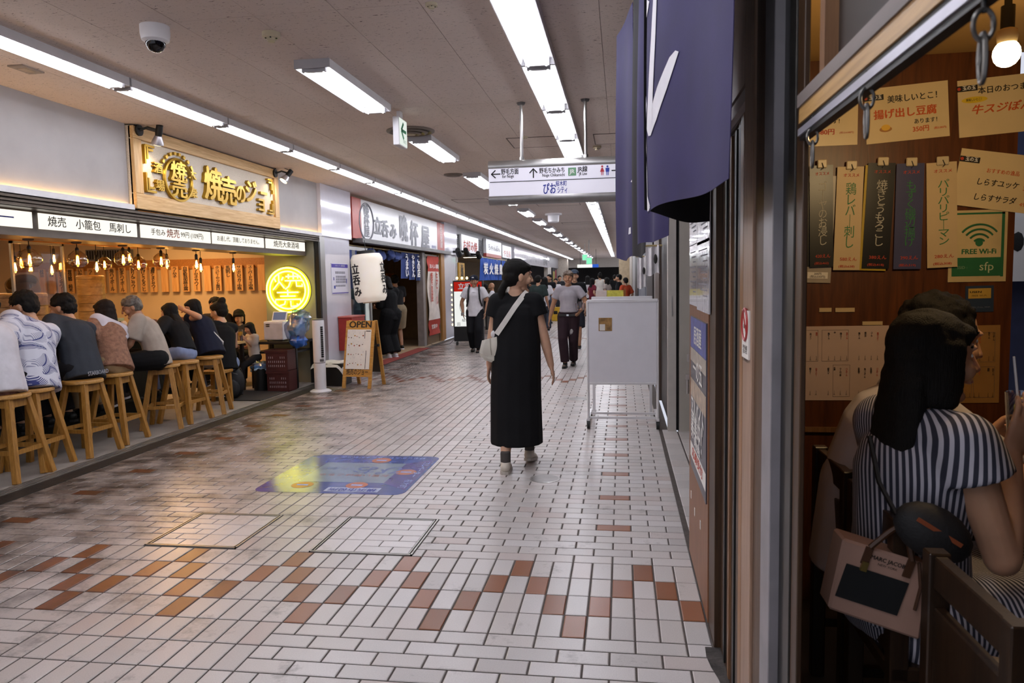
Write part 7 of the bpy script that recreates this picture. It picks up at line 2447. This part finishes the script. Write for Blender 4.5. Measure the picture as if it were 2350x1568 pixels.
for (tl, tr_, bl, lab, m, cols) in (((1822, 750), (2040, 747), (1822, 919), 'wide pinkish drinks menu sheet left of the guests', mat('pink_menu', '#c9b2aa', .6, var=.04), 15), ((2110, 750), (2296, 746), (2104, 926), 'wrinkled tan menu sheet right of the striped dress woman\'s face', mat('tan_menu', '#a0763f', .6, var=.12), 12)):
    t, M, w, h = wallsheet('menu_sheet', lab, 'menu', tl, tr_, bl, m, None)
    rnd = random.Random(cols)
    for r_ in range(2):
        for k in range(cols):
            fx_ = .05 + .9 * k / (cols - 1) if cols == 15 else .30 + .62 * k / (cols - 1)
            if k % 5 == 4:
                continue
            s_ = MENU[rnd.randrange(len(MENU))]
            text(s_, .0085, M_REDINK if k % 5 == 3 else M_INK, t, M @ Matrix.Translation((w * fx_, -h * (.06 + .47 * r_) - .0048 * len(s_) - .004, .0012)), vert=True, bold=.03)
            text('300円', .0060, M_INK, t, M @ Matrix.Translation((w * fx_, -h * (.43 + .47 * r_), .0012)), vert=True)
    for a in ((.04, .05, .26, .47), (.30, .05, .58, .47), (.42, .52, .60, .95)) if cols == 15 else ((.30, .09, .60, .47), (.63, .09, .94, .47), (.30, .53, .66, .93), (.68, .53, .94, .93)):
        mb = MB()
        x0_, x1_, y0_, y1_ = w * a[0], w * a[2], -h * a[3], -h * a[1]
        for q in ((x0_, y0_, x1_, y0_ + .001), (x0_, y1_ - .001, x1_, y1_), (x0_, y0_, x0_ + .001, y1_), (x1_ - .001, y0_, x1_, y1_)):
            mb.box(q[0], q[1], 0, q[2], q[3], .0008, M)
        mb.build('ruled_box', mat('rule_grey', '#6a5a52', .6), t, world=True)
for k, (x0_, y0_, x1_, y1_) in enumerate(((1880, 707, 1908, 716), (1917, 707, 1961, 716), (1979, 738, 2025, 746))):
    a, b__ = at(x0_, y0_, Y=YW), at(x1_, y1_, Y=YW)
    o = MB().box(a.x, YW - .002, b__.z, b__.x, YW + .002, a.z).build('paper_scrap', M_CREAMC)
    tag(o, 'torn paper scrap on the tavern wall above the drinks menu, %s from the window post' % ORD[k], 'paper', 'torn paper scraps on the tavern wall')

# chairs, on the tavern's raised floor
ZF = .14
W_CHAIR = wood('dark_chair', '#1c120b', '#322114', axis=2, fine=20, rough=.35)


def chair():
    t = thing('dining_chair', 'x', 'chair', (0, 0, ZF), 0, 'dark wooden tavern chairs')
    D = .38
    for s in (-1, 1):
        MB().box(-.022, s * .165 - .02, 0, .022, s * .165 + .02, .82).build('back_post', W_CHAIR, t, bevel=.003)
        MB().box(D - .04, s * .165 - .02, 0, D, s * .165 + .02, .42).build('front_leg', W_CHAIR, t, bevel=.003)
        MB().box(.022, s * .165 - .012, .18, D - .04, s * .165 + .012, .21).build('side_stretcher', W_CHAIR, t)
    MB().box(-.014, -.145, .745, .014, .145, .815).build('top_rail', W_CHAIR, t, bevel=.003)
    MB().box(-.012, -.145, .455, .012, .145, .705).build('back_panel', W_CHAIR, t, bevel=.003)
    MB().box(-.022, -.185, .41, D, .185, .45).build('seat', W_CHAIR, t, bevel=.006)
    return t


ch = chair()
CH = [(.675, 2.47, 'dark wooden chair under the man in the white shirt'), (.665, 2.03, 'dark wooden chair under the woman in the striped dress, bag hung on it'), (.66, 1.475, 'dark wooden chair cut by the lower picture edge, nobody on it')]
for i, (x, y, lab) in enumerate(CH):
    o = ch if i == 0 else dup(ch, (0, 0, 0))
    o.location = (x, y, ZF)
    o['label'] = lab
t = thing('tavern_table', 'dark-edged wooden tavern table before the seated guests', 'table', (1.6, 2.2, ZF))
MB().box(1.22, .9, .80, 1.95, 3.05, .835).build('table_top', wood('table_wood', '#5e3d22', '#85592f', axis=1), t, bevel=.004, world=True)
for x in (1.35, 1.85):
    for y in (1.0, 2.95):
        MB().box(x - .03, y - .03, ZF, x + .03, y + .03, .80).build('leg', W_CHAIR, t, world=True)
t = thing('dinner_plate', 'plate of yellow food on the tavern table', 'plate', (1.34, 2.55, .835))
MB().lathe([(.06, 0), (.11, .016), (.112, .02), (.06, .006)], 24).build('plate', M_DARK, t, smooth=True)
MB().ell((0, 0, .025), (.075, .07, .025), 12).build('food', mat('yellow_food', '#b5842a', .6, var=.4, scale=50), t, smooth=True)

# woman in the striped dress
M_STRIPE, nt, bs = nodes('stripe_cloth')
tcn = N(nt, 'ShaderNodeTexCoord')
mp = N(nt, 'ShaderNodeMapping', i_Rotation=(.12, .22, .15))
nt.links.new(tcn.outputs['Object'], mp.inputs[0])
gr = N(nt, 'ShaderNodeTexGradient', gradient_type='RADIAL')
nt.links.new(mp.outputs[0], gr.inputs['Vector'])
m1 = N(nt, 'ShaderNodeMath', operation='MULTIPLY')
nt.links.new(gr.outputs['Fac'], m1.inputs[0])
m1.inputs[1].default_value = 6.2832 * 165
wv = N(nt, 'ShaderNodeMath', operation='SINE')
nt.links.new(m1.outputs[0], wv.inputs[0])
lr = ramp(nt, [(.0, lin('#2a2c3a')), (.25, lin('#b7b4be'))], wv.outputs[0])
nt.links.new(lr.outputs[0], bs.inputs['Base Color'])
bs.inputs['Roughness'].default_value = .85


def loc2(loc, yaw, pw):
    return Matrix.Rotation(-math.radians(yaw), 3, 'Z') @ (Vector(pw) - Vector(loc))


SL, SY = (.745, 2.03, 0), -72
sw_ = Fig('person', 'woman in a striped sleeveless dress with long black hair, seated with a lemon drink', SL, SY, 1.70, True, near=True, vox=.008, pel=(0, 0, .69), lean=3, side=0, curve=.8, head=(-12, 2, 0), hs=1.0,
          hands=(loc2(SL, SY, at(2262, 1010, Y=2.28)), loc2(SL, SY, at(2318, 1046, Y=1.97))), elbow=((-.4, -.3, -1), (.30, -.25, -1.0)), hdir=((0, 1, .1), (.1, .35, .95)), feet=((-.09, .40, .23), (.09, .38, .23)), skin=1)
sw_.body().hair('long', HAIRB)
sw_.top(M_STRIPE, .30, .05, .022, nm='dress_top', sr=1.02)


def skirt(mb):
    f = sw_
    ec(mb, f.waist - Vector((0, 0, .02)), f.pel + Vector((0, .02, -.02)), (.125, .10), (.19, .15), side=(1, 0, 0))
    for i in (0, 1):
        ec(mb, f.hip[i], f.kn[i] + Vector((0, .05, .0)), .125, .115)
        ec(mb, f.kn[i] + Vector((0, .03, .0)), f.an[i] + Vector((0, .05, .18)), .115, .13, round1=False)
    ec(mb, (f.hip[0] + f.hip[1]) / 2, (f.kn[0] + f.kn[1]) / 2, (.15, .10), (.15, .10))


sw_.layer('skirt', M_STRIPE, skirt, vox=.010, it=6)
sw_.shoes(M_DARK)
q = sw_.W(sw_.wr[1]) + Vector((.035, .03, .085))
t = thing('lemon_drink', 'clear plastic cup of lemon drink with a straw in the striped dress woman\'s hand', 'drink', q)
MB().lathe([(.026, -.06), (.036, .07), (.034, .07), (.024, -.055)], 18).build('cup', clear('clear_glass', (.97, .97, 1), .2), t, smooth=True)
MB().lathe([(.023, -.052), (.031, .035)], 16).build('drink', clear('lemonade', (.95, .93, .75), .1), t)
MB().ell((.0, -.01, .03), (.022, .012, .03), 10).build('lemon_slice', mat('lemon', '#c9b81e', .5), t, smooth=True)
MB().cyl((.005, 0, -.05), (-.02, .0, .16), .003, n=6).build('straw', M_WHITEP, t)
# man in the white shirt
ML, MY = (.79, 2.50, 0), -82
mw_ = Fig('person', 'man in a white shirt leaning forward behind the striped dress woman', ML, MY, 1.80, near=True, vox=.010, pel=(0, 0, .69), lean=13, curve=.7, twist=-22, head=(-4, 10, 0), hands=(loc2(ML, MY, (1.36, 2.66, .90)), loc2(ML, MY, (1.32, 2.38, .96))), elbow=((-.6, -.6, -.6), (.6, -.4, -.8)), feet=((-.1, .40, .23), (.1, .40, .23)), skin=1)
mw_.body().hair('short', HAIRB).top(cloth('white_shirt', '#c2bcc0', .05, .35), .9, .10, .04).pants(cloth('dark_trousers', '#1c1a1c')).shoes(M_DARK)
bk = Fig('person', 'person in black seated across the tavern table at the picture edge', (1.68, 2.72, 0), 92, 1.70, near=False, vox=.010, pel=(0, 0, .69), lean=10, curve=.4, head=(0, 10, 0), hands=((-.18, .32, .93), (.12, .34, .93)), feet=((-.1, .28, .23), (.1, .28, .23)), skin=1)
bk.body().hair('short', HAIRB).top(C_BLACK, .7, .1, .03).pants(cloth('dark_trousers', '#1c1a1c')).shoes(M_DARK)
t = thing('wooden_stool', 'dark stool under the person in black across the table', 'stool', (1.75, 2.72, ZF))
MB().box(-.16, -.16, .41, .16, .16, .45).build('seat', W_CHAIR, t, bevel=.005)
for sx in (-1, 1):
    for sy in (-1, 1):
        MB().box(sx * .13 - .018, sy * .13 - .018, 0, sx * .13 + .018, sy * .13 + .018, .41).build('leg', W_CHAIR, t)
# tote bag hung on the chair post
yb = 1.835
c4 = [at(x, y, Y=yb) for x, y in ((1936, 1236), (2135, 1299), (2112, 1472), (1900, 1398))]
t = thing('tote_bag', 'pale pink tote bag with a big black front panel hanging on the chair post', 'bag', sum(c4, Vector()) / 4)
mb = MB()
ins = [c + Vector((0, .085, 0)) for c in c4]
mb.skin([[mb.b.verts.new(c) for c in c4], [mb.b.verts.new(c) for c in ins]])
mb.build('bag_body', mat('pink_canvas', '#b48f7e', .7, var=.06), t, bevel=.006, world=True)
Mf = frame(c4[0] + Vector((0, -.002, 0)), c4[1] - c4[0], c4[0] - c4[3])
bw, bh = (c4[1] - c4[0]).length, (c4[0] - c4[3]).length
MB().box(bw * .14, -bh * .83, 0, bw * .86, -bh * .36 + .0, .002, Mf @ Matrix.Translation((bw * -.02, bh * .05, 0))).build('black_panel', mat('black_panel_cloth', '#141618', .6), t, world=True)
text('MARC JACOBS', .014, M_INK, t, Mf @ Matrix.Translation((bw * .56, -bh * .12, .001)), width=bw * .42, bold=.02)
text('NEW YORK', .008, M_INK, t, Mf @ Matrix.Translation((bw * .56, -bh * .19, .001)), width=bw * .2)
M_STRAP = mat('brown_leather', '#4d2f1c', .5)
top = Vector((.665, 1.86, .965))
for a, b__ in ((.30, .34), (.78, .60)):
    p0 = Mf @ Vector((bw * a, -bh * .24, .003))
    p1 = Mf @ Vector((bw * a, 0, .004))
    MB().bar(p0, p1, .018, .004, up=(0, 1, 0)).build('strap_end', M_STRAP, t, world=True)
    MB().tube([p1, p1.lerp(top, .5) + Vector((0, -.012, .0)), top + Vector((0, -.02, -.01)), top + Vector((0, .03, .002))], .007, 6).build('strap', M_STRAP, t, smooth=True, world=True)
MB().box(bw * .27, -bh * .33, .002, bw * .34, -bh * .20, .010, Mf).build('gold_buckle', mat('brass', '#a58f52'), t, world=True)
MB().tube([Mf @ Vector((bw * .86, 0, .004)), Mf @ Vector((bw * .95, -bh * .3, .012)), Mf @ Vector((bw * .985, -bh * .62, .008))], .004, 6).build('long_strap', M_STRAP, t, smooth=True, world=True)
q = at(2140, 1222, Y=1.80)
t = thing('crossbody_bag', 'black crossbody bag with a thin orange stripe on the striped dress woman\'s back', 'bag', (q.x, 1.80, q.z))
mb = MB().ell((0, 0, 0), (.095, .05, .062), 16, Matrix.Rotation(.55, 3, 'Y'))
mb.build('bag_body', M_BAGB, t, smooth=True)
MB().bar((-.05, -.045, .045), (.045, -.045, -.015), .010, .003, up=(0, 1, 0)).build('orange_stripe', mat('orange_stripe', '#8a4424', .6), t)
MB().tube([(-.08, .0, .04), (-.10, .06, .10), (-.105, .12, .20)], .006, 6).build('strap', M_BLACK, t, smooth=True)
t = thing('white_tissue', 'crumpled white tissue on the nearest chair', 'tissue', at(2245, 1540, X=.76))
crumple('tissue', None, None, (0, 0, 0), (.05, .09, .035), M_PAPER, 31, parent=t)


# ---------------------------------------------------------------- lettering becomes plain meshes
def finish_text():
    fonts = [o for o in COL.objects if o.type == 'FONT']
    bpy.context.view_layer.update()
    dg = bpy.context.evaluated_depsgraph_get()
    for o in fonts:
        me = bpy.data.meshes.new_from_object(o.evaluated_get(dg))
        bo = o.data.get('bold', 0)
        if bo:
            b_ = bmesh.new()
            b_.from_mesh(me)
            src = list(b_.verts) + list(b_.edges) + list(b_.faces)
            for dx, dy in ((1, 0), (0, 1), (-1, 0)):
                r = bmesh.ops.duplicate(b_, geom=src)
                for v in r['geom']:
                    if isinstance(v, bmesh.types.BMVert):
                        v.co.x += dx * bo * 1.0
                        v.co.y += dy * bo * 1.0
                        v.co.z += .00003 * (dx + 2 * dy)
            b_.to_mesh(me)
            b_.free()
        q = bpy.data.objects.new('tmp', me)
        q.parent = o.parent
        q.matrix_parent_inverse = o.matrix_parent_inverse.copy()
        q.matrix_basis = o.matrix_basis.copy()
        for k in ('label', 'kind'):
            if k in o:
                q[k] = o[k]
        if not me.materials and o.data.materials:
            me.materials.append(o.data.materials[0])
        nm = o.name
        bpy.data.objects.remove(o)
        COL.objects.link(q)
        q.name = nm


finish_text()
